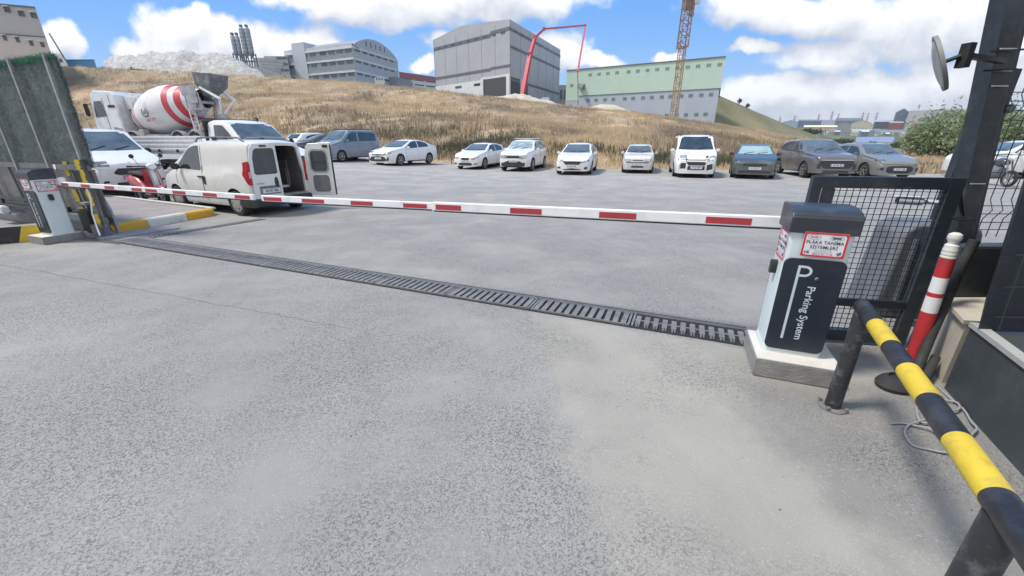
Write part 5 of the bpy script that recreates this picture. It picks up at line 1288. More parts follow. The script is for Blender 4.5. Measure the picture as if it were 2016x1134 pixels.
for q_ in (1, -1): b.tube([(L / 2 - 1.75, q_ * .60, 1.66), (L / 2 - 1.95, q_ * .62, 1.775), (L / 2 - 2.7, q_ * .62, 1.79), (L / 2 - 3.5, q_ * .60, 1.775), (L / 2 - 3.68, q_ * .60, 1.69)], .02, 8)
b.build('roof_rail', M_DGREY, fv)
b = MB()
for q_ in (1, -1):
    for xx in (2.6,): b.box((L / 2 - xx, q_ * .61, 1.755), (.14, .04, .07))
b.build('rail_foot', M_TRIM, fv)
# rear frame: ring between shell edge and the opening
NCs = len([1 for v in B.V if abs(v[0] + L / 2) < 1e-6]); ring = B.V[-NCs:]
inn = []
for (x, y, z) in ring:
    inn.append((x, max(-.70, min(.70, y * .90)), max(.40, min(1.60, z - (.06 if z > 1.2 else 0)))))
b = MB(); n = len(ring)
b.v = list(ring) + inn + [(x + .06, y, z) for x, y, z in inn]
for i in range(n - 1): b._f([i, i + 1, n + i + 1, n + i]); b._f([n + i, n + i + 1, 2 * n + i + 1, 2 * n + i])
b.build('rear_frame', P_IVORY, fv, 40)
M_INT = mat('van_interior', (0.13, 0.12, 0.118), 0.8, 0, 0.4, 3, dirt=(0.22, 0.2, 0.19), dscale=2.5, damt=0.5)
b = MB(); x0, x1 = -L / 2 + .05, .15
b.poly([(x0, -.70, .47), (x1, -.70, .47), (x1, .70, .47), (x0, .70, .47)]); b.poly([(x0, -.72, .4), (x1, -.72, .4), (x1, -.66, 1.62), (x0, -.66, 1.62)]); b.poly([(x0, .72, .4), (x1, .72, .4), (x1, .66, 1.62), (x0, .66, 1.62)])
b.poly([(x0, -.68, 1.61), (x1, -.68, 1.61), (x1, .68, 1.61), (x0, .68, 1.61)]); b.poly([(x1, -.7, .4), (x1, .7, .4), (x1, .68, 1.62), (x1, -.68, 1.62)])
b.build('cargo_lining', M_INT, fv)
b = MB(); b.box((-1.2, -.62, .78), (.5, .1, .55), bev=.03); b.box((-1.25, -.64, 1.15), (.35, .03, .18)); b.box((-.6, -.1, .95), (.3, .5, .95), bev=.08); b.build('seat_back', mat('taupe_panel', (0.2, 0.18, 0.17), 0.8), fv)
b = MB(); b.box((-1.55, -.30, .56), (.28, .22, .16), bev=.01); b.box((-1.5, -.05, .53), (.3, .2, .1), bev=.01); b.build('cargo_box', mat('cargo_white', (.5, .5, .5), .6), fv)
b = MB(); b.box((-L / 2 + .02, -.33, .44), (.10, .76, .06)); b.build('load_sill', mat('sill_grey', (.25, .25, .25), .6), fv)
# doors: outline in (y, z)
def door_outline():
    o = [(.0, .36), (.68, .36), (.735, .44), (.745, 1.0), (.71, 1.35), (.66, 1.56), (.58, 1.645), (.0, 1.67)]
    return o
def inset(o, cx, cz, k): return [(cx + (y - cx) * k, cz + (z - cz) * k) for y, z in o]
dL = thing
xd = -L / 2 - .012
b = MB(); b.prism(door_outline(), 'x', xd - .035, xd); ld = fix_normals(b.build('rear_door', P_IVORY, fv)); ld['label'] = 'closed left rear door with number plate'
bv = ld.modifiers.new('bevel', 'BEVEL'); bv.width = .014; bv.segments = 3; bv.limit_method = 'ANGLE'
b = MB(); b.prism([(.07, .99), (.12, .965), (.60, .965), (.655, 1.0), (.63, 1.35), (.58, 1.50), (.52, 1.545), (.11, 1.55), (.07, 1.51)], 'x', xd - .041, xd - .034); fix_normals(b.build('window', M_GLASS, ld))
b = MB(); b.prism([(.14 + .045 * math.cos(a), .77 + .12 * math.sin(a)) for a in [k * math.pi / 8 for k in range(16)]], 'x', xd - .055, xd - .03); fix_normals(b.build('handle', M_TRIM, ld))
b = MB(); b.prism([(.06, .50), (.60, .50), (.60, .70), (.06, .70)], 'x', xd - .039, xd - .033); fix_normals(b.build('plate_recess', M_DGREY, ld))
plate(ld, frame_m((xd - .046, .33, .585), (0, -1, 0), (0, 0, 1)), '34 EIY 866')
text('FIORINO', .05, M_TRIM, frame_m((xd - .037, .55, .76), (0, -1, 0), (0, 0, 1)), ld)
b = MB(); b.box((xd - .045, .33, 1.60), (.03, .16, .035)); b.build('brake_light', M_TRIM, ld)
# open door, hinged at the right rear corner
hd = bpy.data.objects.new('rear_door', None)
b = MB(); o_ = [(-y + .745 - .745, z) for y, z in door_outline()]
# local frame of the open door: u = distance from hinge, z; thickness along n
def opn(pts, n0, n1, name, m, par):
    th = R(112); hinge = Vector((-L / 2 - .02, -.76, 0)); u_ = Vector((-math.sin(th), math.cos(th), 0)); nn = Vector((-math.cos(th), -math.sin(th), 0))
    b = MB(); base = []
    for n_ in (n0, n1): base.append([hinge + u_ * p[0] + nn * n_ + Vector((0, 0, p[1])) for p in pts])
    b.v = [tuple(v) for v in base[0] + base[1]]; k = len(pts)
    b._f(list(range(k))); b._f(list(range(k, 2 * k))[::-1])
    for i in range(k): b._f([i, (i + 1) % k, k + (i + 1) % k, k + i])
    return fix_normals(b.build(name, m, par))
od_ = [(.745 - y, z) for y, z in door_outline()]
rd = opn(od_, 0, .035, 'rear_door', P_IVORY, fv); rd['label'] = 'open right rear door seen from inside'
bv = rd.modifiers.new('bevel', 'BEVEL'); bv.width = .012; bv.segments = 3; bv.limit_method = 'ANGLE'
def rr_at(cu, cz, w_, h_, r_): return [(p[0] + cu, p[1] + cz) for p in rrect(w_, h_, r_, 5)]
for nn_ in (-.010,):
    opn(rr_at(.40, 1.22, .50, .58, .13), -.012, -.002, 'window_frame', mat('seal_grey', (.35, .36, .34), .6), rd)
    opn(rr_at(.40, 1.22, .42, .50, .11), -.018, -.008, 'window', M_GLASS, rd)
    opn(rr_at(.40, .66, .44, .42, .08), -.012, -.003, 'inner_panel', M_DGREY, rd)
    opn(rr_at(.62, 1.58, .14, .07, .03), -.03, -.003, 'hinge_cover', M_TRIM, rd)
opn([(.735, .38), (.765, .38), (.765, 1.62), (.735, 1.62)], -.01, .02, 'door_seal', M_TRIM, rd)
# tail lights and bumper
for q_ in (1, -1):
    B.side_patch('tail_light', [(3.70, .98, 1.24), (3.85, .76, 1.26)], M_TAIL, fv, sides=(q_,), nt=5, off=.012)
    b = MB(); b.prism([(q_ * .735, .74), (q_ * .815, .74), (q_ * .815, 1.1), (q_ * .785, 1.27), (q_ * .735, 1.26)], 'x', -L / 2 - .05, -L / 2 + .02); tl = fix_normals(b.build('tail_light', M_TAIL, fv))
    bv = tl.modifiers.new('bevel', 'BEVEL'); bv.width = .015; bv.segments = 2
    b = MB(); b.box((-L / 2 - .052, q_ * .775, .97), (.01, .05, .14)); b.build('reverse_lens', mat('lens_pink', (.6, .42, .42), .2), tl)
b = MB(); P = [(-.86, -L / 2 + .42), (-.87, -L / 2 + .12), (-.80, -L / 2 - .09), (.80, -L / 2 - .09), (.87, -L / 2 + .12), (.86, -L / 2 + .42), (.7, -L / 2 + .4), (-.7, -L / 2 + .4)]
b.prism([(p[1], p[0]) for p in P], 'z', .22, .42); bp_ = fix_normals(b.build('rear_bumper', M_TRIM, fv)); bv = bp_.modifiers.new('bevel', 'BEVEL'); bv.width = .03; bv.segments = 3; bv.limit_method = 'ANGLE'

# ------------------------------------------------------------------ white dropside pickup
PH = -22.0
pw = Vector((math.cos(R(PH)), math.sin(R(PH)), 0))
pcab = Vector((-8.1, 13.7, 0)); L = 5.9; pcn = pcab - pw * (L / 2 - 1.3); pcn.z = lot_z(pcn.x, pcn.y) - .02
pk = thing('flatbed_truck', 'white dropside flatbed truck standing between the delivery van and the concrete mixer', 'flatbed truck', tuple(pcn), R(PH)); pk.scale = (1.05, 1.05, 1.07)
CL = 2.42
top = [(0, .80), (.05, .94), (.3, 1.08), (.65, 1.18), (.92, 1.24), (1.62, 1.84), (1.9, 1.93), (2.2, 1.94), (CL, 1.90)]
belt = [(0, .76), (.3, 1.0), (.92, 1.14), (CL, 1.22)]
B = Body(CL, 1.84, top, belt, .28, (.88,), .33, rw=.84, nose=.74, tail=.97)
off = L / 2 - CL / 2
cabo = mobj('cab', [(v[0] + off, v[1], v[2]) for v in B.V], B.F, P_WHITE, pk, 32); fix_normals(cabo)
def shift(o):
    for q in (o if isinstance(o, list) else [o]):
        if q: q.location.x += off
shift(B.top_patch('windscreen', .96, 1.60, .76, .64, M_GLASSL, pk)); shift(B.side_patch('side_window', [(1.18, 1.18, 1.22), (1.55, 1.2, 1.6), (1.75, 1.22, 1.78), (2.12, 1.23, 1.79)], M_GLASS, pk))
for q in (1, -1): shift(B.front_patch('headlight', [(q * .42, .84, .92), (q * .55, .78, 1.02), (q * .78, .88, 1.06)], M_LAMP, pk))
shift(B.front_patch('grille', [(-.4, .60, .95), (.4, .60, .95)], M_GRILLE, pk))
b = MB()
for q in (.25, -.4):
    P = [B.bvh.ray_cast(Vector((CL / 2 - .95 - k * .03, q + k * .17, 4)), Vector((0, 0, -1)))[0] + Vector((off, 0, .02)) for k in range(4)]; b.tube(P, .012, 4)
b.build('wipers', M_TRIM, pk)
for q in (1, -1):
    b = MB(); b.box((L / 2 - 1.3, q * 1.08, 1.32), (.1, .16, .22), bev=.03); b.bar((L / 2 - 1.3, q * .88, 1.25), (L / 2 - 1.3, q * 1.02, 1.3), .04); b.build('wing_mirror', M_TRIM, pk)
    for xf in (.88, 4.5): wheel(pk, L / 2 - xf, q * .9, .33, .2, 5, M_HUB, 'hub')
    b = MB(); b.prism([(L / 2 - 4.05, .42), (L / 2 - 4.0, .75), (L / 2 - 4.2, .82), (L / 2 - 4.8, .82), (L / 2 - 5.0, .75), (L / 2 - 5.0, .5), (L / 2 - 4.94, .5), (L / 2 - 4.9, .7), (L / 2 - 4.15, .7), (L / 2 - 4.11, .42)], 'y', q * .72, q * .92); fix_normals(b.build('mudguard', M_TRIM, pk))
b = MB(); b.box((-.45, 0, .62), (4.8, .8, .24)); b.box((-.9, -.6, .55), (.5, .3, .25)); b.build('chassis', M_PITB, pk)
b = MB(); b.box((L / 2 - CL - .06, 0, 1.45), (.05, 1.7, .95)); b.box((L / 2 - CL - .06, 0, 1.96), (.06, 1.80, .05)); b.build('headboard', M_TRIM, pk)
bx0, bx1 = L / 2 - CL - .1, -L / 2
b = MB(); b.box(((bx0 + bx1) / 2, 0, 1.02), (bx0 - bx1, 1.9, .08)); b.build('bed_floor', M_WHITE, pk)
for (c, s, nm) in ((((bx0 + bx1) / 2, -.96, 1.28), (bx0 - bx1, .03, .44), 0), (((bx0 + bx1) / 2, .96, 1.28), (bx0 - bx1, .03, .44), 0), ((bx1, 0, 1.28), (.03, 1.9, .44), 1)):
    b = MB(); b.box(c, s); q = b.build('dropside', M_WHITE, pk); b = MB()
    for k in (-.17, -.06, .06, .17):
        if nm == 0: b.box((c[0], c[1] + (-.018 if c[1] < 0 else .018), c[2] + k), (s[0], .012, .045))
        else: b.box((c[0] - .018, 0, c[2] + k), (.012, s[1], .045))
    b.build('ribs', mat('rib_white', (.58, .6, .62), .5), q)
b = MB(); [b.box((x, -1.0, 1.08), (.07, .03, .09)) for x in (bx0 - .3, bx0 - 1.2, bx0 - 2.1)]; b.build('latches', M_TRIM, pk)
b = MB(); b.tube([(L / 2 - 2.0, .55, 1.93), (L / 2 - 2.0, .55, 2.03)], .04, 10); b.build('beacon', M_TRIM, pk)

# ------------------------------------------------------------------ concrete mixer truck
MH = 167.0
mcn = Vector((-22.3, 28.2, 0)); mcn.z = lot_z(mcn.x, mcn.y)
mx = thing('concrete_mixer_truck', 'white concrete mixer truck with red striped drum, facing left below the hillside', 'mixer truck', tuple(mcn), R(MH))
PM = paint('paint_mixer_white', (0.66, 0.68, 0.70), 0.5); M_MET = mat('mixer_steel', (0.36, 0.37, 0.38), 0.6, 0.2, 0.3, 3, dirt=(0.55, 0.54, 0.52), dscale=2, damt=0.6)
def cabside(y0, y1):
    return [(2.25, .95), (2.25, 3.2), (2.5, 3.42), (3.9, 3.5), (4.25, 3.3), (4.42, 2.2), (4.5, 1.7), (4.48, .62), (4.1, .55), (3.98, .95), (3.7, 1.16), (3.3, 1.16), (3.05, .95)]
b = MB(); b.prism(cabside(0, 0), 'y', -1.2, 1.2); cb = fix_normals(b.build('cab', PM, mx)); bv = cb.modifiers.new('bevel', 'BEVEL'); bv.width = .09; bv.segments = 3; bv.limit_method = 'ANGLE'; bv.angle_limit = R(50)
for q in (1, -1):
    b = MB(); b.prism([(3.35, 1.98), (4.22, 1.90), (4.16, 2.45), (4.05, 2.85), (3.45, 2.88), (3.38, 2.6)], 'y', q * 1.195, q * 1.212); fix_normals(b.build('side_window', M_GLASS, mx))
    b = MB(); b.box((3.32, q * 1.205, 2.0), (.02, .012, 2.0)); b.box((2.75, q * 1.205, 2.9), (.02, .012, .6)); b.build('door_seam', M_TRIM, mx)
    b = MB(); b.box((4.55, q * 1.38, 2.35), (.10, .26, .75), bev=.05); b.bar((4.3, q * 1.15, 2.75), (4.52, q * 1.38, 2.65), .04); b.build('wing_mirror', M_TRIM, mx)
    b = MB(); b.prism([(2.35, .9), (2.4, 1.25), (3.0, 1.35), (3.1, .95), (3.05, .5), (2.35, .5)], 'y', q * 1.0, q * 1.22); fix_normals(b.build('step_panel', mat('mixer_grey', (.25, .26, .28), .5), mx))
    b = MB(); b.box((2.7, q * 1.215, 2.55), (.55, .01, .16)); b.build('vent', M_TRIM, mx)
    for x in (3.5, 1.75, -1.9, -3.2): wheel(mx, x, q * 1.2, .50, .3, 6, M_HUB, 'hub')
    for x in (1.75, -1.9, -3.2):
        b = MB(); P = [(x + .62 * math.cos(a), .5 + .62 * math.sin(a)) for a in [math.pi * k / 8 for k in range(9)]] + [(x + .57 * math.cos(a), .5 + .57 * math.sin(a)) for a in [math.pi * k / 8 for k in range(8, -1, -1)]]
        b.prism(P, 'y', q * .85, q * 1.22); fix_normals(b.build('mudguard', M_MET, mx))
    b = MB(); b.box((-.1, q * 1.0, .72), (2.2, .3, .34), bev=.04); b.box((.95, q * 1.0, .95), (.5, .35, .5), bev=.05); b.build('side_tank', M_MET, mx)
b = MB(); b.prism([(4.44, 1.85), (4.28, 2.95), (4.30, 2.95), (4.47, 1.85)], 'y', -1.05, 1.05); fix_normals(b.build('windscreen', M_GLASS, mx))
b = MB(); b.box((-.3, 0, 1.0), (8.0, .85, .26)); b.box((-2.5, 0, .6), (2.4, 1.0, .3)); b.build('chassis', M_DGREY, mx)
b = MB(); b.prism([(1.7, 2.4), (2.2, 2.4), (2.2, 3.2), (1.8, 3.1)], 'y', -.7, .7); b.tube([(1.9, .3, 3.0), (1.9, -.5, 3.0)], .33, 16); fix_normals(b.build('water_tank', PM, mx, 40))
A0 = Vector((1.95, 0, 1.85)); A1 = Vector((-3.35, 0, 2.98)); ax = (A1 - A0); al_ = ax.length; Q = ax.to_track_quat('Z', 'Y').to_matrix().to_4x4(); Q.translation = A0
prof = [(.45, 0.0), (.78, .08), (.84, .2), (.86, .30), (.90, .42), (.95, .54), (1.0, .66), (1.05, .78), (1.08, .88), (1.26, 1.5), (1.36, 2.1), (1.37, 2.7), (1.33, 3.1), (1.25, 3.45), (1.10, 3.75), (1.04, 3.95), (1.0, 4.1), (.93, 4.3), (.85, 4.5), (.70, 4.9), (.55, 5.35)]
red = {(2, 3), (4, 5), (6, 7), (13, 14), (16, 17), (15, 16)} - {(15, 16)}
b = MB(); n = 40
for i in range(len(prof) - 1):
    b.cur = 1 if i in (3, 5, 13, 16, 17) else 0
    b.lathe([prof[i], prof[i + 1]], n, Q, False)
b.cur = 0; b.lathe([(.02, 0), (.45, 0)], n, Q, False)
dm = mat('drum_paint', (0.66, 0.67, 0.68), 0.5, 0, 0.05, 2, dirt=(0.35, 0.33, 0.31), dscale=1.2, damt=0.55)
drum = b.build('drum', [dm, mat('drum_red', (0.52, 0.045, 0.07), 0.5, 0, .1, 3, dirt=(0.45, 0.2, 0.2), damt=.4)], mx, 30)
# round emblem with a small m on the drum side facing the yard (+y local side)
def on_drum(s, ang):
    r_ = float(np.interp(s, [p[1] for p in prof], [p[0] for p in prof])) + .012
    v = Q.to_3x3() @ Vector((0, 0, 1)); side = Vector((0, 1, 0)); up_ = side.cross(v) * -1; up_ = up_ if up_.z > 0 else -up_
    return A0 + v * s + (side * math.cos(ang) + up_ * math.sin(ang)) * r_, v, (side * math.cos(ang) + up_ * math.sin(ang))
cpt, vv, nn = on_drum(2.0, -.1)
ex = vv if True else -vv
ey = nn.cross(ex); ME = frame_m(cpt + nn * .01, ex, ey)
ME = frame_m(cpt + nn * .01, vv, nn.cross(vv))
b = MB(); r0, r1 = .26, .20
for k in range(30):
    if 4 < k < 9: continue
    a0, a1 = 2 * math.pi * k / 30, 2 * math.pi * (k + 1) / 30
    b.poly([ME @ Vector((r0 * math.cos(a0), r0 * math.sin(a0), .01)), ME @ Vector((r0 * math.cos(a1), r0 * math.sin(a1), .01)), ME @ Vector((r1 * math.cos(a1), r1 * math.sin(a1), .01)), ME @ Vector((r1 * math.cos(a0), r1 * math.sin(a0), .01))])
em = b.build('emblem', mat('emblem_dark', (.07, .07, .09), .5), drum)
text('m', .36, MATS['emblem_dark'], ME @ Matrix.Translation((0, .03, .012)), em, bold=.006)
cpt2, vv2, nn2 = on_drum(2.15, -.42)
text('BETON', .22, MATS['drum_red'], frame_m(cpt2 + nn2 * .05, vv2, nn2.cross(vv2)), drum, bold=.002)
# rear frame, hopper, chute, ladder
b = MB()
for q in (1, -1):
    b.bar((-2.9, q * .75, 1.1), (-3.3, q * .6, 3.0), .14); b.bar((-4.1, q * .75, 1.1), (-3.45, q * .55, 3.0), .12); b.box((-3.0, q * .72, 3.15), (1.1, .05, .95))
    fb = MB(); fb.bar((1.6, q * .6, 1.1), (1.9, q * .45, 1.9), .15); fb.build('front_support', M_MET, mx)
b.bar((-3.35, -.75, 2.75), (-3.35, .75, 2.75), .15); b.box((-3.6, .95, 2.30), (1.2, .4, .05)); b.bar((-3.1, 1.1, 2.3), (-3.1, 1.1, 3.2), .04); b.bar((-4.1, 1.1, 2.3), (-4.1, 1.1, 3.2), .04); b.bar((-3.1, 1.1, 3.2), (-4.1, 1.1, 3.2), .04)
b.build('rear_support', M_MET, mx)
b = MB(); t4 = [(-3.5, -.65, 4.35), (-3.5, .65, 4.35), (-4.75, .65, 4.25), (-4.75, -.65, 4.25)]; m4 = [(-3.5, -.6, 3.75), (-3.5, .6, 3.75), (-4.6, .6, 3.6), (-4.6, -.6, 3.6)]; l4 = [(-3.6, -.25, 3.1), (-3.6, .25, 3.1), (-4.0, .25, 3.05), (-4.0, -.25, 3.05)]
for A_, B_ in ((t4, m4), (m4, l4)):
    for i in range(4): b.poly([A_[i], A_[(i + 1) % 4], B_[(i + 1) % 4], B_[i]])
b.build('hopper', mat('hopper_grey', (.17, .18, .19), .7, .2, .3, 3, dirt=(.4, .39, .38), damt=.5), mx)
b = MB()
for q in (1, -1):
    b.bar((-3.75, q * .55, 3.55), (-5.0, q * .55, 2.9), .16, .10); b.bar((-5.0, q * .55, 2.95), (-4.4, q * .12, 2.1), .14, .08)
b.build('discharge_wings', M_WHITE, mx)
b = MB()
for k in range(7):
    a0, a1 = math.pi * (1 + k / 7), math.pi * (1 + (k + 1) / 7)
    b.poly([(-4.1, .28 * math.cos(a0), 2.3 + .28 * math.sin(a0)), (-4.1, .28 * math.cos(a1), 2.3 + .28 * math.sin(a1)), (-5.1, .25 * math.cos(a1), 1.2 + .25 * math.sin(a1)), (-5.1, .25 * math.cos(a0), 1.2 + .25 * math.sin(a0))])
b.build('chute', M_MET, mx)
b = MB()
for q in (.85, 1.2): b.bar((-3.35 + .0, q, 1.0), (-3.25, q, 2.3), .04)
for k in range(6): b.bar((-3.34, .85, 1.15 + k * .22), (-3.34, 1.2, 1.15 + k * .22), .035)
b.build('ladder', M_WHITE, mx)

# ------------------------------------------------------------------ scooter and motorcycle
SH = -28.0
sp = Vector((-9.55, 11.1, 0)); sp = Vector(tuple(gt(304, 398))[:2] + (0,)); sp += Vector((.10, -.12, 0)); sp.z = 0
sc_ = thing('motor_scooter', 'red motor scooter with black seat and white striped front apron', 'scooter', tuple(sp), R(SH))
def bikewheel(par, x, r, w_, spk=6):
    M = Matrix.Translation((x, 0, r)) @ Matrix.Rotation(math.pi / 2, 4, 'X')
    b = MB(); b.lathe([(r * .72, -w_ * .4), (r * .95, -w_ * .45), (r, 0), (r * .95, w_ * .45), (r * .72, w_ * .4), (r * .72, -w_ * .4)], 24, M, False); wh = b.build('wheel', M_TYRE, par, 40)
    b = MB(); b.lathe([(r * .72, -.02), (r * .72, .02), (r * .64, .02), (r * .64, -.02), (r * .72, -.02)], 24, M, False); b.lathe([(r * .15, -.05), (r * .15, .05)], 12, M)
    for k in range(spk):
        a = 2 * math.pi * k / spk; S = M @ Matrix.Rotation(a, 4, 'Z'); b.box(tuple(S @ Vector((r * .42, 0, 0))), (r * .6, r * .1, .02), M=S.to_3x3().to_4x4())
    b.build('rim', M_RIM, wh, 40)
bikewheel(sc_, .62, .24, .12); bikewheel(sc_, -.62, .24, .13)
b = MB(); b.v = []
# tail body as tapered loft
def loft(secs, n=14):
    b = MB()
    for (x, cz, hy, hz, e) in secs:
        for j in range(n):
            a = 2 * math.pi * j / n; c_, s_ = math.cos(a), math.sin(a)
            b.v.append((x, hy * math.copysign(abs(c_) ** e, c_), cz + hz * math.copysign(abs(s_) ** e, s_)))
    for i in range(len(secs) - 1):
        for j in range(n): b._f([i * n + j, i * n + (j + 1) % n, (i + 1) * n + (j + 1) % n, (i + 1) * n + j])
    b._f(list(range(n))[::-1]); b._f([(len(secs) - 1) * n + j for j in range(n)]); return b
fix_normals(loft([(-.95, .66, .05, .04, .8), (-.88, .64, .15, .10, .8), (-.6, .58, .20, .17, .8), (-.3, .52, .19, .20, .8), (-.1, .42, .17, .16, .8), (.1, .30, .17, .06, .7), (.38, .28, .17, .05, .7)]).build('tail_body', P_RED, sc_, 50))
fix_normals(loft([(-.72, .80, .12, .04, .8), (-.4, .80, .15, .06, .8), (-.05, .76, .13, .05, .8), (.02, .72, .08, .03, .8)]).build('seat', M_RUBBER, sc_, 50))
b = MB(); n = 8
for k in range(n + 1):
    t_ = k / n; x = .36 + .16 * math.sin(t_ * 1.2) - .20 * t_ * t_; z = .30 + .62 * t_; w_ = .20 - .06 * abs(t_ - .5)
    b.v += [(x - .05, -w_, z), (x + .05, -w_ * .5, z), (x + .07, 0, z), (x + .05, w_ * .5, z), (x - .05, w_, z), (x - .08, 0, z)]
for k in range(n):
    for j in range(6): b._f([k * 6 + j, k * 6 + (j + 1) % 6, (k + 1) * 6 + (j + 1) % 6, (k + 1) * 6 + j])
ap = fix_normals(b.build('front_apron', P_RED, sc_, 50))
b = MB()
for k in range(n):
    P = []
    for kk, sg in ((k, -1), (k + 1, -1), (k + 1, 1), (k, 1)):
        t_ = kk / n; x = .36 + .16 * math.sin(t_ * 1.2) - .20 * t_ * t_; P.append((x + .082, sg * .055, .30 + .62 * t_))
    if k > 1: b.poly(P)
b.build('white_stripe', M_WHITE, ap)
fix_normals(loft([(.40, .36, .03, .04, .9), (.55, .47, .085, .05, .9), (.72, .47, .08, .05, .9), (.88, .36, .03, .05, .9)]).build('front_mudguard', P_RED, sc_, 50))
b = MB(); b.tube([(.62, .09, .24), (.42, .07, .9)], .022, 8); b.tube([(.62, -.09, .24), (.42, -.07, .9)], .022, 8); b.build('fork', M_RIM, sc_, 40)
b = MB(); b.tube([(.22, .36, 1.0), (.38, .14, 1.0), (.40, 0, .97), (.38, -.14, 1.0), (.22, -.36, 1.0)], .016, 8); b.tube([(.24, .33, 1.0), (.19, .42, 1.0)], .024, 8); b.tube([(.24, -.33, 1.0), (.19, -.42, 1.0)], .024, 8); b.build('handlebar', M_TRIM, sc_, 40)
fix_normals(loft([(.30, .98, .06, .04, .9), (.42, 1.0, .11, .07, .9), (.50, .99, .09, .065, .9)]).build('headlamp_cowl', M_WHITE, sc_, 50))
for q in (1, -1):
    b = MB(); b.tube([(.34, q * .2, 1.0), (.32, q * .3, 1.22)], .007, 5); b.lathe([(.055, 0), (.055, .012)], 14, frame_m((.32, q * .31, 1.25), (0, 1, 0), (0, 0, 1))); b.build('mirror', M_TRIM, sc_, 40)
b = MB(); b.tube([(-.2, .14, .2), (-.75, .16, .28)], .045, 8); b.bar((-.1, .1, .25), (-.1, .28, .02), .02); b.box((.15, 0, .22), (.6, .26, .06)); b.build('engine_and_stand', M_TRIM, sc_, 40)
mp_ = Vector((18.4, 15.9, 0))
mt = thing('motorcycle', 'dark motorcycle with a tall headlamp fairing parked behind the wire fence', 'motorcycle', tuple(mp_), R(-100))
bikewheel(mt, .68, .30, .10); bikewheel(mt, -.68, .30, .12)
fix_normals(loft([(-.1, .84, .10, .07, .9), (.15, .90, .15, .12, .9), (.35, .86, .12, .10, .9), (.45, .82, .05, .05, .9)]).build('fuel_tank', P_DGR, mt, 50))
fix_normals(loft([(-.75, .92, .06, .03, .8), (-.5, .86, .12, .05, .8), (-.1, .82, .11, .05, .8)]).build('seat', M_RUBBER, mt, 50))
fix_normals(loft([(-.25, .5, .15, .16, .8), (0, .5, .18, .22, .8), (.3, .5, .15, .18, .8)]).build('engine', M_DGREY, mt, 50))
fix_normals(loft([(.40, 1.02, .10, .10, .9), (.55, 1.04, .15, .13, .9), (.68, 1.0, .10, .09, .9)]).build('fairing', M_WHITE, mt, 50))
b = MB(); b.tube([(.68, .08, .3), (.42, .07, 1.0)], .025, 8); b.tube([(.68, -.08, .3), (.42, -.07, 1.0)], .025, 8); b.tube([(-.68, 0, .3), (-.1, 0, .5), (.35, 0, .9)], .03, 8); b.tube([(.25, .38, 1.08), (.38, .1, 1.06), (.38, -.1, 1.06), (.25, -.38, 1.08)], .014, 8); b.build('frame_and_fork', M_DGREY, mt, 40)
# ------------------------------------------------------------------ buildings on and beyond the hill
M_WIN = mat('facade_glass', (0.06, 0.075, 0.09), 0.15, 0, 0.3, 0.5)
M_WHT = mat('facade_white', (0.60, 0.62, 0.64), 0.7, 0, 0.05, 0.3, dirt=(0.45, 0.44, 0.42), dscale=.25, damt=.5)
def fm(name, col, v=.06): return mat(name, col, .7, 0, v, .25, dirt=tuple(c * .8 for c in col), dscale=.12, damt=.5)
class Face:
    "a wall between ground points A and B; P(s, z, o) gives the point at fraction s, height z, o metres proud of it"
    def __init__(s, A, B):
        s.A = Vector((A[0], A[1])); s.B = Vector((B[0], B[1])); d = s.B - s.A; s.len = d.length; d.normalize()
        n = Vector((d.y, -d.x)); mid = (s.A + s.B) / 2
        s.n = n if n.dot(-mid) > 0 else -n
        s.d = d
    def P(s, u, z, o=0.0):
        p = s.A + (s.B - s.A) * u + s.n * o; return Vector((p.x, p.y, z))
    def slab(s, b, u0, u1, z0, z1, o=.06, o0=0.0, zb0=None, zb1=None):
        "z0..z1 at u0; zb0..zb1 at u1"
        zb0 = z0 if zb0 is None else zb0; zb1 = z1 if zb1 is None else zb1
        q = [s.P(u0, z0, o), s.P(u1, zb0, o), s.P(u1, zb1, o), s.P(u0, z1, o)]; r = [s.P(u0, z0, o0), s.P(u1, zb0, o0), s.P(u1, zb1, o0), s.P(u0, z1, o0)]
        b.poly(q)
        for i in range(4): b.poly([q[i], r[i], r[(i + 1) % 4], q[(i + 1) % 4]])
def shell(name, foot, zb, tops, m, parent):
    "footprint polygon; wall tops may be a list of (point, z) extra points per wall"
    b = MB(); n = len(foot)
    for i in range(n):
        A, Bp = foot[i], foot[(i + 1) % n]; ext = tops[i] if isinstance(tops, list) and isinstance(tops[i], list) else None
        if ext is None: ext = [(0, tops[i]), (1, tops[(i + 1) % n])]
        b.poly([(A[0], A[1], zb), (Bp[0], Bp[1], zb)] + [(A[0] + (Bp[0] - A[0]) * u, A[1] + (Bp[1] - A[1]) * u, z) for u, z in ext[::-1]])
    return b.build(name, m, parent)
def xy(u, v, Y): p = at(u, v, Y); return (p.x, p.y)
def fourth(C, A, B): return (A[0] + B[0] - C[0], A[1] + B[1] - C[1])
def dep(u, f):   # ground position at photo column u and camera depth f (near the horizon)
    Y = f / (_c0 + (_s0 ** 2) / _c0); return ((u - CX) / F_PX * f, Y)
def zf(v, f):    # height seen at photo row v at camera depth f, with the true pitch
    # use the exact ray: Y where depth = f
    y = (CY - v) / F_PX; d = (_c0 + y * _s0, -_s0 + y * _c0); return EYE + d[1] * f
def gp_(u, v, f):
    x = (u - CX) / F_PX; y = (CY - v) / F_PX
    return Vector((x * f, (_c0 + y * _s0) * f, EYE + (-_s0 + y * _c0) * f))
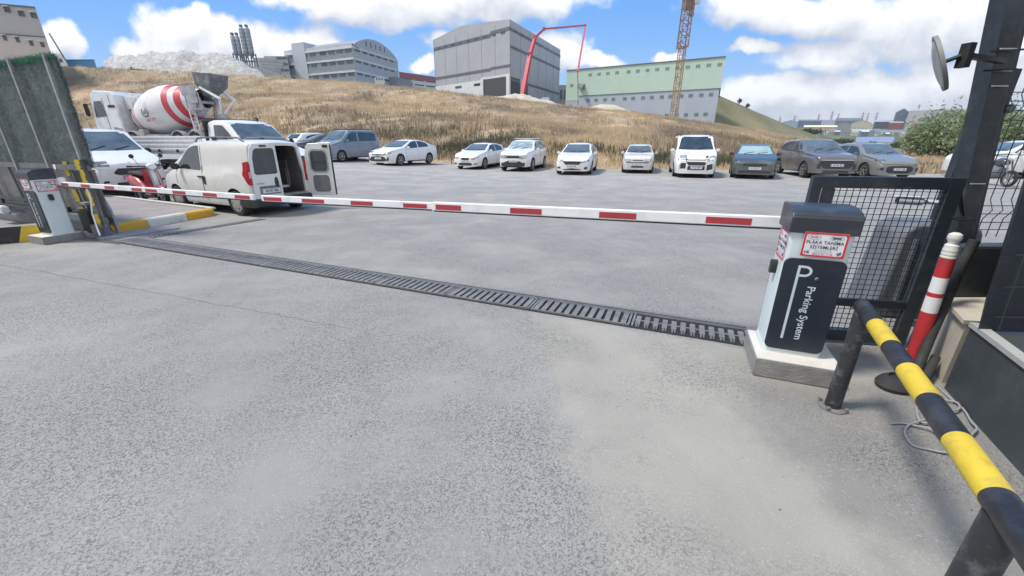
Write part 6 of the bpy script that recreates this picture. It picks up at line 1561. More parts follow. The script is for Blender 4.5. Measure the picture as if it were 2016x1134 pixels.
# --- big grey hall with the gable, in the middle
C = gp_(1004, 185, 120); A = gp_(858, 165, 142); Bq = gp_(1100, 190, 157)
bd = thing('factory_hall', 'big plain grey factory hall with low gable and open ground floor corner on the hilltop', 'factory', (C.x, C.y, 0))
def rel(p): return (p[0] - C.x, p[1] - C.y)
c2, a2, b2 = (0, 0), rel(A), rel(Bq); d2 = fourth(c2, a2, b2)
zc_, za_, zb2 = gp_(1004, 51, 120).z, gp_(855, 85, 142).z, gp_(1099, 104, 157).z
zpk = gp_(972, 53, 124.5).z
M_G1 = fm('hall_grey', (0.37, 0.385, 0.42)); M_G2 = fm('hall_dark', (0.12, 0.13, 0.145))
ztop = (za_ + zb2) / 2 + .5
# left face: rises from A to a flat ridge, then the corner
L_ = Face(a2, c2); L_.n = L_.n if L_.n.dot(Vector((-C.x, -C.y))) > 0 else -L_.n
Rr = Face(c2, b2); Rr.n = Rr.n if Rr.n.dot(Vector((-C.x, -C.y))) > 0 else -Rr.n
zg = 4.0
shell('walls', [a2, c2, b2, d2], 2, [[(0, za_), (.40, gp_(920, 59, 131.5).z), (.76, gp_(972, 53.5, 124.5).z), (1, zc_)], [(0, zc_), (1, zc_ - (zc_ - zb2) * 1.0)], [(0, zb2), (1, zb2 - 1)], [(0, zb2 - 1), (1, za_)]], M_G1, bd)
b = MB(); b.poly([(*a2, za_ - .05), (a2[0] + (c2[0] - a2[0]) * .40, a2[1] + (c2[1] - a2[1]) * .40, gp_(920, 59, 131.5).z - .05), (*c2, zc_ - .05), (*b2, zb2 - .05), (*d2, zb2 - 1.05)]); b.build('roof', M_G2, bd)
for fc_, nm in ((L_, 0), (Rr, 1)):
    b = MB(); 
    if nm == 0:
        zu0, zu1 = gp_(857, 102, 142).z, gp_(1004, 71, 120).z; zl0, zl1 = gp_(860, 155, 142).z, gp_(1004, 133, 120).z
        fc_.slab(b, 0, .78, zu0 - .45, zu0 + .45, .12); fc_.slab(b, .78, 1, zu0 + .2, zu0 + 1.0, .12)
        fc_.slab(b, 0, .78, zl0 - .4, zl0 + .3, .12); fc_.slab(b, .78, 1, zl0 - .1, zl0 + .5, .12)
    else:
        for zz_ in (zu0 + .5, (zu0 + zl0) / 2 + .6, zl0 - 3.4): fc_.slab(b, 0, 1, zz_ - .35, zz_ + .35, .12)
    b.build('cornice_band', M_G2, bd)
    b = MB()
    for k in range(1, 6): fc_.slab(b, k / 6 - .001, k / 6 + .001, zg, (za_ if nm == 0 else zb2) - .5, .04)
    fc_.slab(b, -.0, .004, 6, za_, .05); b.build('panel_joint', mat('joint', (.16, .17, .185), .7), bd)
    for k in range(9 if nm == 0 else 8):
        b = MB(); u = .06 + k * .105; zz_ = zu0 if nm == 0 else zu0 + .5
        fc_.slab(b, u, u + .045, zz_ - .25, zz_ + .2, .16); b.build('window', M_WIN, bd)
b = MB(); L_.slab(b, .0, .66, 4, zl0 - 2.6, .10); L_.slab(b, .66, 1, zl0 - 2.6 + .05, zl0 - 2.0, .10); b.build('white_base', M_WHT, bd)
for u in (.30, .56, .70 - .12): 
    b = MB(); L_.slab(b, u, u + .09, zl0 - 4.1, zl0 - 3.4, .14); b.build('window', M_WIN, bd)
b = MB(); L_.slab(b, .67, .99, 5, zl0 - 2.7, .11); Rr.slab(b, .01, .30, 5, zl0 - 2.7, .11); b.build('open_bay', mat('bay_dark', (.06, .065, .07), .8), bd)
b = MB()
for u in (.655, .97): L_.slab(b, u, u + .035, 4, zl0 - 2.4, .5)
Rr.slab(b, .16, .19, 4, zl0 - 2.4, .5); b.build('column', M_WHT, bd)
# --- blue grey hall with arched end, left of it
C = gp_(702, 165, 170); A = gp_(568, 155, 184); Bq = gp_(787, 170, 199)
bd = thing('arched_factory', 'blue grey factory with white bands and arched end wall left of the big grey hall', 'factory', (C.x, C.y, 0))
c2, a2, b2 = (0, 0), rel(A), rel(Bq); d2 = fourth(c2, a2, b2)
zt_ = gp_(702, 96, 170).z
M_B1 = fm('arch_blue', (0.37, 0.415, 0.475)); M_B2 = fm('arch_side', (0.46, 0.50, 0.55))
L_ = Face(a2, c2); Rr = Face(c2, b2)
for q in (L_, Rr): q.n = q.n if q.n.dot(Vector((-C.x, -C.y))) > 0 else -q.n
arch = [(u, zt_ + .2 + 5.0 * math.sin(math.pi * u) ** .8) for u in [k / 12 for k in range(13)]]
shell('side_walls', [a2, c2, c2, a2], 5, [zt_ + 1.2, zt_ + 1.2, zt_, zt_], M_B2, bd)
b = MB(); pts_ = [Rr.P(u, z, .02) for u, z in arch]; b.poly([Rr.P(0, 5, .02), Rr.P(1, 5, .02)] + pts_[::-1]); b.build('arched_wall', M_B1, bd)
b = MB(); off2 = Vector((a2[0], a2[1], 0))
for i in range(12): b.poly([pts_[i], pts_[i + 1], pts_[i + 1] + off2, pts_[i] + off2])
b.poly([Vector((*c2, zt_ + 1.2)), Vector((*a2, zt_ + 1.2)), Vector((*a2, zt_ - 0.3)) + Vector((2, 3, 0)), Vector((*c2, zt_ - .3)) + Vector((2, 3, 0))]); b.build('roof', fm('arch_roof', (.27, .31, .37)), bd)
hb = [zt_ - .3, gp_(702, 118, 170).z, gp_(702, 141, 170).z]
b = MB()
for z in hb: L_.slab(b, 0, 1, z - .35, z + .35, .25); Rr.slab(b, 0, 1, z - .35, z + .35, .25)
b.build('white_band', M_WHT, bd)
for z in hb:
    for k in range(8):
        u = .03 + k * .12 + (.03 if k > 3 else 0)
        b = MB(); L_.slab(b, u, u + .085, z - 1.6, z - .45, .12); b.build('window', M_WIN, bd)
    for k in range(6):
        b = MB(); Rr.slab(b, .04 + k * .15, .04 + k * .15 + .10, z - 1.2, z - .5, .12); b.build('window', M_WIN, bd)
for k in range(5):
    b = MB(); u = .28 + k * .1; Rr.slab(b, u, u + .02, zt_ + 1.6, zt_ + 3.6, .1); b.build('window', M_WIN, bd)
b = MB(); q0, q1 = L_.P(.14, 0, -.3), L_.P(.33, 0, -.3); n_ = Vector((L_.n.x, L_.n.y, 0)) * -6
b.v = []; z1_ = zt_ + 3.6
for z0_, zz_ in ((5, z1_),):
    P8 = [q0, q1, q1 + n_, q0 + n_]; b.v = [(p.x, p.y, z0_) for p in P8] + [(p.x, p.y, zz_) for p in P8]
    for f in ((0, 1, 5, 4), (1, 2, 6, 5), (2, 3, 7, 6), (3, 0, 4, 7), (4, 5, 6, 7)): b._f(list(f))
P8 = [q0 + Vector((L_.n.x, L_.n.y, 0)) * .6, q1 + Vector((L_.n.x, L_.n.y, 0)) * .6, q1, q0]
k0 = len(b.v); b.v += [(p.x, p.y, 5) for p in P8] + [(p.x, p.y, z1_) for p in P8]
for f in ((0, 1, 5, 4), (1, 2, 6, 5), (2, 3, 7, 6), (3, 0, 4, 7), (4, 5, 6, 7)): b._f([k0 + i for i in f])
b.build('stair_tower', M_B2, bd)
b = MB(); Rr.slab(b, .72, 1.15, 5, gp_(760, 152, 190).z, 4, 0); b.build('annex', fm('annex_grey', (.22, .25, .29)), bd)

def hall(label, u0, u1, vt, vb, f, depth, mw, mr=None, roof='flat', rise=0.0, rows=(), band=None, f1=None, name='warehouse', cat='warehouse', group=None, gable=None, down=6.0):
    """front wall seen between photo columns u0..u1; roof row vt, base row vb, at camera depth f (f1 at the right end)"""
    f1 = f1 or f; a = gp_(u0, vb, f); c = gp_(u1, vb, f1); zt = gp_(u0, vt, f).z; zb = min(a.z, c.z) - down
    t = thing(name, label, cat, (a.x, a.y, 0), 0, group)
    A_, B_ = (0, 0), (c.x - a.x, c.y - a.y); fc_ = Face(A_, B_); mid = Vector((a.x, a.y)); fc_.n = fc_.n if fc_.n.dot(-mid) > 0 else -fc_.n
    inner = c if u0 + u1 < 2 * CX else a; bk = Vector((inner.x, inner.y)).normalized() * depth; D_ = (bk.x, bk.y); C_ = (B_[0] + bk.x, B_[1] + bk.y)
    if roof == 'gable_side':      # ridge parallel to the front wall
        shell('walls', [A_, B_, C_, D_], zb, [zt, [(0, zt), (.5, zt + rise), (1, zt)], zt, [(0, zt), (.5, zt + rise), (1, zt)]] if False else [[(0, zt), (1, zt)], [(0, zt), (.5, zt + rise), (1, zt)], [(0, zt), (1, zt)], [(0, zt), (.5, zt + rise), (1, zt)]], mw, t)
        b = MB(); r0 = Vector((bk.x / 2, bk.y / 2, zt + rise)); r1 = r0 + Vector((*B_, 0)); o_ = Vector((fc_.n.x, fc_.n.y, 0)) * .3 - Vector((0, 0, .05))
        b.poly([Vector((0, 0, zt)) + o_, Vector((*B_, zt)) + o_, r1, r0]); b.poly([r0, r1, Vector((*C_, zt)), Vector((*D_, zt))]); b.build('roof', mr or mw, t)
    elif roof == 'gable_front' or roof == 'arch':
        n = 2 if roof == 'gable_front' else 10
        prof = [(k / n, zt + rise * (math.sin(math.pi * k / n) if n > 2 else (1 - abs(2 * k / n - 1)))) for k in range(n + 1)]
        shell('walls', [A_, B_, C_, D_], zb, [prof, [(0, zt), (1, zt)], prof, [(0, zt), (1, zt)]], mw, t)
        b = MB()
        for k in range(n):
            p, q = fc_.P(prof[k][0], prof[k][1] + .05, .3), fc_.P(prof[k + 1][0], prof[k + 1][1] + .05, .3); bb = Vector((bk.x, bk.y, 0)); b.poly([p, q, q + bb, p + bb])
        b.build('roof', mr or mw, t)
    else:
        shell('walls', [A_, B_, C_, D_], zb, [zt] * 4, mw, t); b = MB(); b.poly([(0, 0, zt - .05), (*B_, zt - .05), (*C_, zt - .05), (*D_, zt - .05)]); b.build('roof', mr or mw, t)
        if mr: b = MB(); fc_.slab(b, 0, 1, zt - .5 - rise, zt + .05, .15); b.build('fascia', mr, t)
    for (n_, fz, hz_, wf, s0, s1, mm) in rows:
        zz_ = zb + down + (zt - zb - down) * fz; hh_ = (zt - zb - down) * hz_
        for k in range(n_):
            u = s0 + (s1 - s0) * (k + .5) / n_; w2 = (s1 - s0) / n_ * wf / 2
            b = MB(); fc_.slab(b, u - w2, u + w2, zz_ - hh_ / 2, zz_ + hh_ / 2, .08); b.build('window', mm or M_WIN, t)
    if band: b = MB(); fc_.slab(b, 0, 1, zb + down + (zt - zb - down) * band[0], zb + down + (zt - zb - down) * band[1], .1); b.build('band', band[2], t)
    return t, fc_, zt, zb
M_CREAM = fm('left_cream', (0.50, 0.46, 0.42)); M_LEFT = fm('left_grey', (0.40, 0.39, 0.40))
t, fc_, zt, zb = hall('tall pale factory with two rows of slit windows at the upper left corner', -60, 113, 12, 140, 66, 30, M_LEFT, f1=70, down=8, name='pale_factory', cat='factory')
zl = gp_(40, 76, 69).z
b = MB(); fc_.slab(b, 0, 1.0, zb, zl, .12); b.build('lower_wall', M_CREAM, t)
b = MB(); fc_.slab(b, 0, 1, zl - .05, zl + .12, .2); b.build('joint_line', M_G2, t); b = MB(); fc_.slab(b, 0, 1, zt - .1, zt + .1, .2); b.build('roof_edge', M_G2, t)
def col_on(fc_, org, px_col, z):
    r_ = (px_col - CX) / F_PX; lo, hi = -1, 2
    for _ in range(40):
        m_ = (lo + hi) / 2; p = fc_.P(m_, z); X, Y, Z = p.x + org.x, p.y + org.y, p.z - EYE
        if X / (Y * _c0 - Z * _s0) < r_: lo = m_
        else: hi = m_
    return lo
for row, (cols_, v_) in enumerate((((-36, -10, 16, 44, 68), 37), ((-40, -14, 11, 36, 63, 85), 88))):
    for px_ in cols_:
        z = gp_(px_, v_ - (3 if px_ < 40 else 0) + (px_ - 40) * .06, 69).z; u = col_on(fc_, t.location, px_, z)
        for dd_ in ((-.035, .012), (-.012, .035)) if row == 0 else ((-.02, .04),):
            b = MB(); fc_.slab(b, u + dd_[0], u + dd_[0] + dd_[1], z - .3, z + .4, .2); b.build('window', M_WIN, t)
        b = MB(); fc_.slab(b, u - .03, u + .03, z + .45, z + .55, .7); b.build('window_hood', M_WHT, t)
b = MB(); b.bar(gp_(97, 66, 90), gp_(136, 130, 90), .22); o = b.build('conveyor_arm', M_G2); tag(o, 'thin dark slanting boom right of the pale upper left factory', 'boom')
hall('small white cube building between the tall pale factory and the blue roof', 100, 134, 108, 132, 110, 12, M_WHT, down=4, rows=((2, .5, .3, .5, .1, .9, None),), name='white_building', cat='building')
M_BLUE = fm('blue_sheet', (0.08, 0.28, 0.50))
hall('low bright blue shed roof on the ridge left of the rubble heap', 134, 190, 118, 132, 115, 14, M_BLUE, mr=M_BLUE, down=4, roof='gable_side', rise=.8, name='blue_shed', cat='shed')
M_RROOF = fm('red_roof', (0.30, 0.10, 0.12))
hall('long white building with dark red roof edge between arched factory and grey hall', 788, 862, 143, 172, 205, 25, M_WHT, mr=M_RROOF, rise=2.2, f1=222, rows=((3, .62, .09, .8, .05, .95, None), (3, .30, .09, .8, .05, .95, None)), name='red_roofed_building', cat='building')
hall('small white container with dark windows below the arched factory', 738, 757, 153, 160, 150, 4, M_WHT, rows=((3, .6, .4, .6, .1, .9, None),), name='site_cabin', cat='cabin', down=3)
hall('grey building behind the concrete silos', 505, 530, 116, 150, 185, 15, fm('pale_block', (.40, .42, .44)), name='silo_building', cat='building')
hall('pale concrete block beside the left end of the arched factory', 527, 572, 113, 150, 178, 15, fm('pale_block2', (.45, .46, .47)), name='concrete_block_building', cat='building', rows=((1, .9, .12, .9, .5, 1, M_G2), (1, .6, .12, .9, .5, 1, M_G2), (1, .3, .12, .9, .5, 1, M_G2)))
hall('small grey block seen through the gap left of the green hall', 1098, 1118, 169, 205, 170, 10, fm('gap_grey', (.33, .33, .34)), rows=((2, .5, .5, .6, .1, .9, None),), name='grey_block', cat='building')
# --- green and grey hall
GL = gp_(1113, 205, 129); GR = gp_(1408, 243, 110)
gh = thing('green_hall', 'long hall, mint green above and grey below, behind the tower crane', 'factory', (GL.x, GL.y, 0))
c2 = (0, 0); b2 = (GR.x - GL.x, GR.y - GL.y); fc_ = Face(c2, b2); fc_.n = fc_.n if fc_.n.dot(Vector((-GL.x, -GL.y))) > 0 else -fc_.n
zt = gp_(1115, 142, 129).z; zt2 = gp_(1422, 120, 110).z; zt = (zt + zt2) / 2
zgr = gp_(1290, 183, 118).z
M_MINT = fm('mint_cladding', (0.45, 0.60, 0.52), .03); M_GLOW = fm('hall_lower', (0.38, 0.44, 0.52), .03)
bk = Vector((GR.x, GR.y)).normalized() * 30; D_ = (bk.x, bk.y); C_ = (b2[0] + bk.x, b2[1] + bk.y)
shell('upper_cladding', [c2, b2, C_, D_], zgr, [zt] * 4, M_MINT, gh)
b = MB(); b.poly([(*c2, zt - .05), (*b2, zt - .05), (*C_, zt - .05), (*D_, zt - .05)]); b.build('roof', M_WHT, gh)
ins = fc_.n * -.05; shell('lower_wall', [(c2[0] + ins.x, c2[1] + ins.y), (b2[0] + ins.x - fc_.d.x * .3, b2[1] + ins.y - fc_.d.y * .3), (C_[0] - .3, C_[1]), D_], -2, [zgr] * 4, M_GLOW, gh)
b = MB(); fc_.slab(b, 0, .105, gp_(1115, 199, 129).z, zgr + .02, .0, -.4); b.build('lower_step', M_MINT, gh)
b = MB(); fc_.slab(b, 0, 1, zt - .12, zt + .12, .2); fc_.slab(b, .1, 1, zgr - .06, zgr + .06, .1); b.build('edge_line', M_G2, gh)
rows_ = [([245, 317, 388, 462, 555, 630, 707, 785, 865, 945, 1030, 1113, 1198, 1286], None, 0), ([240, 306, 380, 448, 543, 612, 692, 765, 848, 918, 1008, 1085, 1173, 1253], None, 1), ([905, 990, 1067, 1155, 1233], None, 2), ([100, 162], None, 3)]
zr = [gp_(1100 + 785 / 4.2, 598 / 4.2, 118).z, gp_(1100 + 765 / 4.2, 810 / 4.2, 118).z, gp_(1100 + 1067 / 4.2, 948 / 4.2, 113).z, gp_(1131, 713 / 4.2, 128).z]
def u_on(px_col):
    # fraction along the wall seen at photo column px_col
    r_ = (px_col - CX) / F_PX; lo, hi = -.2, 1.2
    def col(u):
        p = fc_.P(u, 12); X, Y, Z = p.x + GL.x, p.y + GL.y, p.z - EYE; return X / (Y * _c0 - Z * _s0)
    for _ in range(40):
        m_ = (lo + hi) / 2
        if col(m_) < r_: lo = m_
        else: hi = m_
    return lo
for cols, _, ri in rows_:
    for cx_ in cols:
        u = u_on(1100 + cx_ / 4.2)
        for k in (-1, 0, 1):
            b = MB(); uu = u + k * .0085; fc_.slab(b, uu - .0026, uu + .0026, zr[ri] - .40, zr[ri] + .40, .06); b.build('window', mat('soft_window', (.15, .20, .21), .3), gh)
b = MB(); u = u_on(1140); P0 = fc_.P(u - .02, zgr + 3.1, .1); P1 = fc_.P(u + .035, zgr + 3.4, .1); P2 = fc_.P(u + .035, zgr + 1.7, 3.0); b.poly([P0, P1, P2]); b.poly([P0, P1, fc_.P(u + .035, zgr + 1.6, .1)]); b.poly([P1, P2, fc_.P(u + .035, zgr + 1.6, .1)]); b.build('awning', mat('awning_green', (.10, .17, .15), .7), gh)

# ------------------------------------------------------------------ tower crane, pump boom, silos, rubble
cb_ = gp_(1325, 238, 104); ct_ = gp_(1352, -30, 104)
cr = thing('tower_crane', 'yellow brown lattice tower crane mast standing in front of the green hall', 'crane', tuple(cb_))
M_CR = mat('crane_yellow', (0.36, 0.22, 0.11), .6, 0, .15, .5, dirt=(.3, .24, .2), dscale=.3, damt=.5)
Hh = ct_.z - cb_.z + 6; lx = (ct_.x - cb_.x - (ct_.z - cb_.z) * .0) / (ct_.z - cb_.z) * .15
def mast(b, z0, z1, w_, st=1.6, th=.16):
    for sx_ in (-1, 1):
        for sy_ in (-1, 1): b.bar((sx_ * w_ / 2, sy_ * w_ / 2, z0), (sx_ * w_ / 2, sy_ * w_ / 2, z1), th)
    z = z0; k = 0
    while z < z1 - .1:
        zn = min(z + st, z1); s_ = 1 if k % 2 else -1
        for sd_ in (-1, 1):
            b.bar((-s_ * w_ / 2, sd_ * w_ / 2, z), (s_ * w_ / 2, sd_ * w_ / 2, zn), th * .6); b.bar((sd_ * w_ / 2, -s_ * w_ / 2, z), (sd_ * w_ / 2, s_ * w_ / 2, zn), th * .6)
            b.bar((-w_ / 2, sd_ * w_ / 2, z), (w_ / 2, sd_ * w_ / 2, z), th * .6)
        z = zn; k += 1
zmid = gp_(1334, 100, 104).z - cb_.z
b = MB(); mast(b, -1, zmid, 1.35); b.build('lower_mast', M_CR, cr)
b = MB(); mast(b, zmid - .5, Hh - 10.5, 1.95, 1.2, .2); b.build('climbing_frame', mat('crane_brown', (.30, .2, .13), .6), cr)
zt_ = gp_(1347, 20, 104).z - cb_.z
b = MB(); b.box((0, 0, zt_), (1.6, 1.6, 5.0)); b.box((0, 0, zt_ + 3.2), (3.6, 3.0, 2.2)); b.build('slewing_head', mat('crane_head', (.22, .17, .16), .6), cr)
b = MB(); b.box((1.7, -.6, zt_ - .4), (1.3, 1.5, 2.2), bev=.1); b.build('operator_cab', mat('crane_cab', (.45, .55, .6), .3), cr)
b = MB(); b.box((1.3, 0, zt_ - 2.6), (.5, .8, 2.6)); b.build('platform', M_CR, cr)
b = MB(); mast(b, 0, 34, 1.4, 1.6, .12); jb = b.build('jib', M_CR, cr); jb.matrix_local = Matrix.Translation((0, 0, zt_ + 4.6)) @ Matrix.Rotation(R(88), 4, 'Y') @ Matrix.Identity(4)
b = MB(); b.bar((-1.5, 0, zmid - 1.5), (-1.3, 0, zt_ + 2), .05); b.build('cable', M_TRIM, cr)
# concrete pump boom
pb_ = gp_(1027, 193, 108)
pu = thing('concrete_pump', 'red folding concrete pump boom rising beside the big grey hall', 'concrete pump', tuple(pb_))
M_PR = mat('pump_red', (0.50, 0.05, 0.09), .45, 0, .08, .5)
def rp(u, v, f=108): return gp_(u, v, f) - pb_
K = [rp(1027, 193), rp(1043, 108), rp(1053, 74), rp(1071, 57), rp(1152, 50), rp(1137, 141)]
for i, w_ in ((0, .98), (1, .8), (2, .66), (3, .45), (4, .34)):
    b = MB(); b.bar(K[i], K[i + 1], w_, w_ * .7); b.bar(K[i] + Vector((w_ * .7, -.1, 0)), K[i + 1] + Vector((w_ * .6, -.1, 0)), .12); b.box(K[i + 1], (w_ * 1.1, w_, w_ * 1.1), rz=0); b.build('boom_section', M_PR, pu)
b = MB(); b.tube([K[5], rp(1138, 170), rp(1138, 206)], .09, 6); b.build('hose', M_TRIM, pu)
b = MB(); b.box(K[0] + Vector((0, 0, -.6)), (2.2, 2, 2.0), bev=.1); b.build('turret', M_PR, pu)
b = MB(); b.box(K[0] + Vector((1.8, 0, -1.6)), (9, 2.4, 1.3), bev=.1); b.box(K[0] + Vector((6.4, 0, -1.0)), (2, 2.3, 2.2), bev=.15); b.build('truck_base', M_WHT, pu)
# silos
for i, (u0, u1, vt, lb) in enumerate(((463, 480, 76, 'shorter pair of ribbed cement silos on a steel frame'), (482, 503, 62, 'taller pair of ribbed cement silos on a steel frame'))):
    c = gp_((u0 + u1) / 2, 118, 165); t = thing('cement_silo', lb, 'silo', tuple(c), 0, 'cement silos beside the rubble heap')
    ht = gp_(u0, vt, 165).z - c.z; w_ = (u1 - u0) / 790 * 165; r_ = w_ / 4.2
    for sx_ in (-1, 1):
        b = MB(); b.lathe([(r_ * .3, .8)] + [(r_, 2.2)] + sum([[(r_, z), (r_ * 1.05, z + .1), (r_, z + .2)] for z in np.arange(3, ht - .5, 1.3)], []) + [(r_, ht), (r_ * .4, ht + .6)], 18, Matrix.Translation((sx_ * r_ * 1.05, 0, 0))); q = b.build('tank', mat('silo_grey', (.30, .33, .37), .6, .2, .15, .3, dirt=(.18, .16, .16), dscale=.3, damt=.5), t, 40)
        b = MB(); b.box((sx_ * r_ * 1.05, 0, ht + 1.0), (.9, .9, .9)); b.build('filter', M_G2, q)
    b = MB()
    for sx_ in (-1, 0, 1):
        for sy_ in (-1, 1): b.bar((sx_ * r_ * 2, sy_ * r_, -6), (sx_ * r_ * 2, sy_ * r_, 2.4), .3)
    for z in (-3, -.5, 1.8): b.bar((-r_ * 2, -r_, z), (r_ * 2, -r_, z), .25); b.bar((-r_ * 2, r_, z), (r_ * 2, r_, z), .25)
    b.bar((-r_ * 2, -r_, -3), (0, -r_, 1.8), .18); b.bar((0, -r_, -3), (r_ * 2, -r_, 1.8), .18); b.build('frame', M_G2, t)
b = MB()
for k in range(5): b.bar(gp_(512 + k * 3, 118 + k * 6, 160), gp_(560 - k * 2, 122 + k * 6, 160), .9)
b.bar(gp_(478, 128, 158), gp_(560, 152, 158), 1.2); o = b.build('batching_plant_bins', mat('bin_grey', (.32, .33, .34), .8, 0, .2, .4)); tag(o, 'grey stepped aggregate bins right below the silos', 'bins')
# rubble heap
def heap(name, label, cat, prof, f, dep_, m, rough=.5, n=90, seed=1, zlo=4):
    a, c = gp_(prof[0][0], prof[0][1], f), gp_(prof[-1][0], prof[-1][1], f); V = []; Fc = []; M_ = 26
    for i in range(n + 1):
        u = prof[0][0] + (prof[-1][0] - prof[0][0]) * i / n; p = gp_(u, interp(u, prof), f)
        for j in range(M_ + 1):
            t_ = j / M_; w_ = math.sin(math.pi * min(1, .02 + t_ * .98)) ** .8
            y = p.y - dep_ * .5 + dep_ * t_; x = p.x * (y / p.y); z0 = T(x, y) - 1.0
            nz = mnoise.noise(Vector((x * .25, y * .25, seed))) * rough + mnoise.noise(Vector((x * .9, y * .9, seed))) * rough * .5 + mnoise.noise(Vector((x * 2.5, y * 2.5, seed))) * rough * .25
            V.append((x, y, z0 + max(0, p.z - z0) * w_ + nz * w_))
    for i in range(n):
        for j in range(M_): k = i * (M_ + 1) + j; Fc.append((k, k + M_ + 1, k + M_ + 2, k + 1))
    return tag(mobj(name, V, Fc, m, None, 0), label, cat)
M_RUB = mat('white_rubble', (0.40, 0.40, 0.39), .9, 0, .38, 1.1, bump=1.0, bscale=3, dirt=(.25, .21, .17), dscale=.16, damt=.85)
heap('rubble_heap', 'wide white rubble heap on the ridge below the silos', 'rubble heap', [(205, 128), (230, 113), (300, 107), (345, 103), (400, 107), (450, 112), (480, 124), (505, 140), (520, 152)], 128, 26, M_RUB, 1.3)
M_SAND = mat('pale_sand', (0.50, 0.46, 0.36), .9, 0, .1, .4, bump=.5, bscale=3)
heap('sand_heap', 'smooth pale sand heap in front of the green hall', 'sand heap', [(1140, 214), (1165, 210), (1185, 205), (1210, 207), (1240, 218), (1270, 230), (1282, 236)], 98, 9, M_SAND, .12, 50, 3)
heap('earth_heap', 'pale earth heap at the foot of the red pump boom', 'earth heap', [(905, 190), (950, 192), (1010, 186), (1045, 188), (1080, 200), (1120, 210), (1140, 214)], 97, 8, mat('pale_earth', (0.50, 0.46, 0.40), .9, 0, .2, .5, bump=.6, bscale=3), .5, 70, 5)

# ------------------------------------------------------------------ town in the distance, right
c1 = fm('t_blue', (0.43, 0.55, 0.72)); c2_ = fm('t_slate', (.16, .22, .30)); c3 = fm('t_pale', (0.72, 0.75, 0.81)); c4 = fm('t_pink', (0.72, 0.49, 0.40)); c5 = fm('t_cream', (0.78, 0.72, 0.52)); c6 = fm('t_yellow', (0.81, 0.65, 0.21)); c7 = fm('t_grey', (0.39, 0.40, 0.43)); c8 = fm('t_green', (0.35, 0.43, 0.43)); c9 = fm('t_roofblue', (0.21, 0.29, 0.47)); c10 = fm('t_rust', (.30, .12, .09)); c11 = fm('t_roofdark', (.14, .15, .18))
hall('pale blue gabled warehouse at the left end of the distant town', 1536, 1567, 241, 262, 620, 40, c1, c2_, 'gable_front', 3)
hall('dark slate long warehouse right of the pale blue one', 1566, 1612, 239, 262, 640, 40, c2_, c11, 'gable_side', 3)
hall('pale pinkish office row with long cream roof in the distant town', 1579, 1645, 250, 263, 460, 20, c4, c5, 'gable_side', 2, rows=((10, .5, .35, .5, .2, .98, c3),))
hall('whitish lattice fronted block behind the cream roofed row', 1611, 1641, 236, 252, 700, 30, c3, c3, rows=((6, .5, .7, .4, .05, .95, c1),))
hall('dark roofed shed behind the yellow arched warehouse', 1640, 1694, 238, 256, 720, 30, c2_, c11, 'gable_side', 5)
hall('grey end of the arched warehouse with yellow roof rim', 1645, 1672, 247, 262, 480, 30, c7, c6, 'arch', 4)
hall('cream arched warehouse with yellow rim in the middle of the town', 1668, 1716, 246, 260, 500, 30, c5, c6, 'arch', 5, rows=((4, .55, .15, .5, .2, .8, c7),))
hall('grey green shed in front of the arched warehouse', 1672, 1712, 258, 272, 380, 25, c8, c8, 'gable_side', 2)
hall('long low white workshop row in the town', 1706, 1782, 256, 268, 400, 20, c3, c3, rows=((6, .45, .35, .6, .1, .95, c2_),))
hall('yellow walled shed with a broad blue roof, nearest of the town', 1680, 1756, 280, 291, 255, 14, c6, c9, 'gable_side', 3.2, rows=((7, .5, .5, .5, .05, .95, c3),))
hall('low brown roofed buildings left of the largest warehouse', 1716, 1762, 240, 258, 560, 30, c11, c7, 'gable_side', 3)
t_, f_, zt_, zb_ = hall('largest grey warehouse with pale roof edge on the right skyline', 1780, 1925, 217, 250, 520, 40, c7, fm('t_whiteroof', (.66, .67, .68)), 'flat', 1.0, f1=480, rows=((3, .55, .5, .06, .3, .95, c2_),), band=(.0, .45, fm('t_lower', (.42, .42, .42))))
hall('dark gabled end wing of the largest grey warehouse', 1755, 1782, 222, 250, 545, 40, c2_, c11, 'gable_front', 5)
hall('rust red container row below the largest warehouse', 1791, 1818, 244, 256, 420, 10, c10, c10)
hall('reddish low roof shop between the white workshop and the warehouse', 1748, 1776, 242, 250, 520, 15, c10, fm('t_pinkroof', (.42, .3, .3)), 'gable_side', 2)
hall('grey ribbed metal enclosure above the big bush', 1786, 1815, 257, 272, 330, 12, c7, c7, rows=((8, .5, .9, .5, .02, .98, c2_),))
hall('small white house among sheds in the town', 1716, 1729, 257, 266, 372, 10, c3, c2_, 'gable_side', 1.5, rows=((2, .5, .4, .5, .1, .9, c2_),), name='small_house', cat='house')
hall('long white shed at the far right behind the post', 1925, 2060, 226, 262, 430, 30, c3, c3)
rp_ = np.random.default_rng(5)
ORD = ['first', 'second', 'third', 'fourth', 'fifth', 'sixth', 'seventh', 'eighth', 'ninth', 'tenth', 'eleventh', 'twelfth']
for i in range(12):
    u = 1606 + i * 17 + rp_.uniform(-5, 5); v = 264 + rp_.uniform(-2, 4)
    hall(['low grey roofed shop', 'low cream walled shop', 'low slate walled shop'][i % 3] + ', %s from the left at the foot of the town' % ORD[i], u, u + rp_.uniform(8, 16), v - rp_.uniform(3, 4.5), v, 340 + 50 * rp_.random(), 6, [c7, c5, c2_][i % 3], [c11, c7, c3][i % 3], 'gable_side', .9, down=2.5, name='town_shop', cat='shop', group='small shops of the distant town')
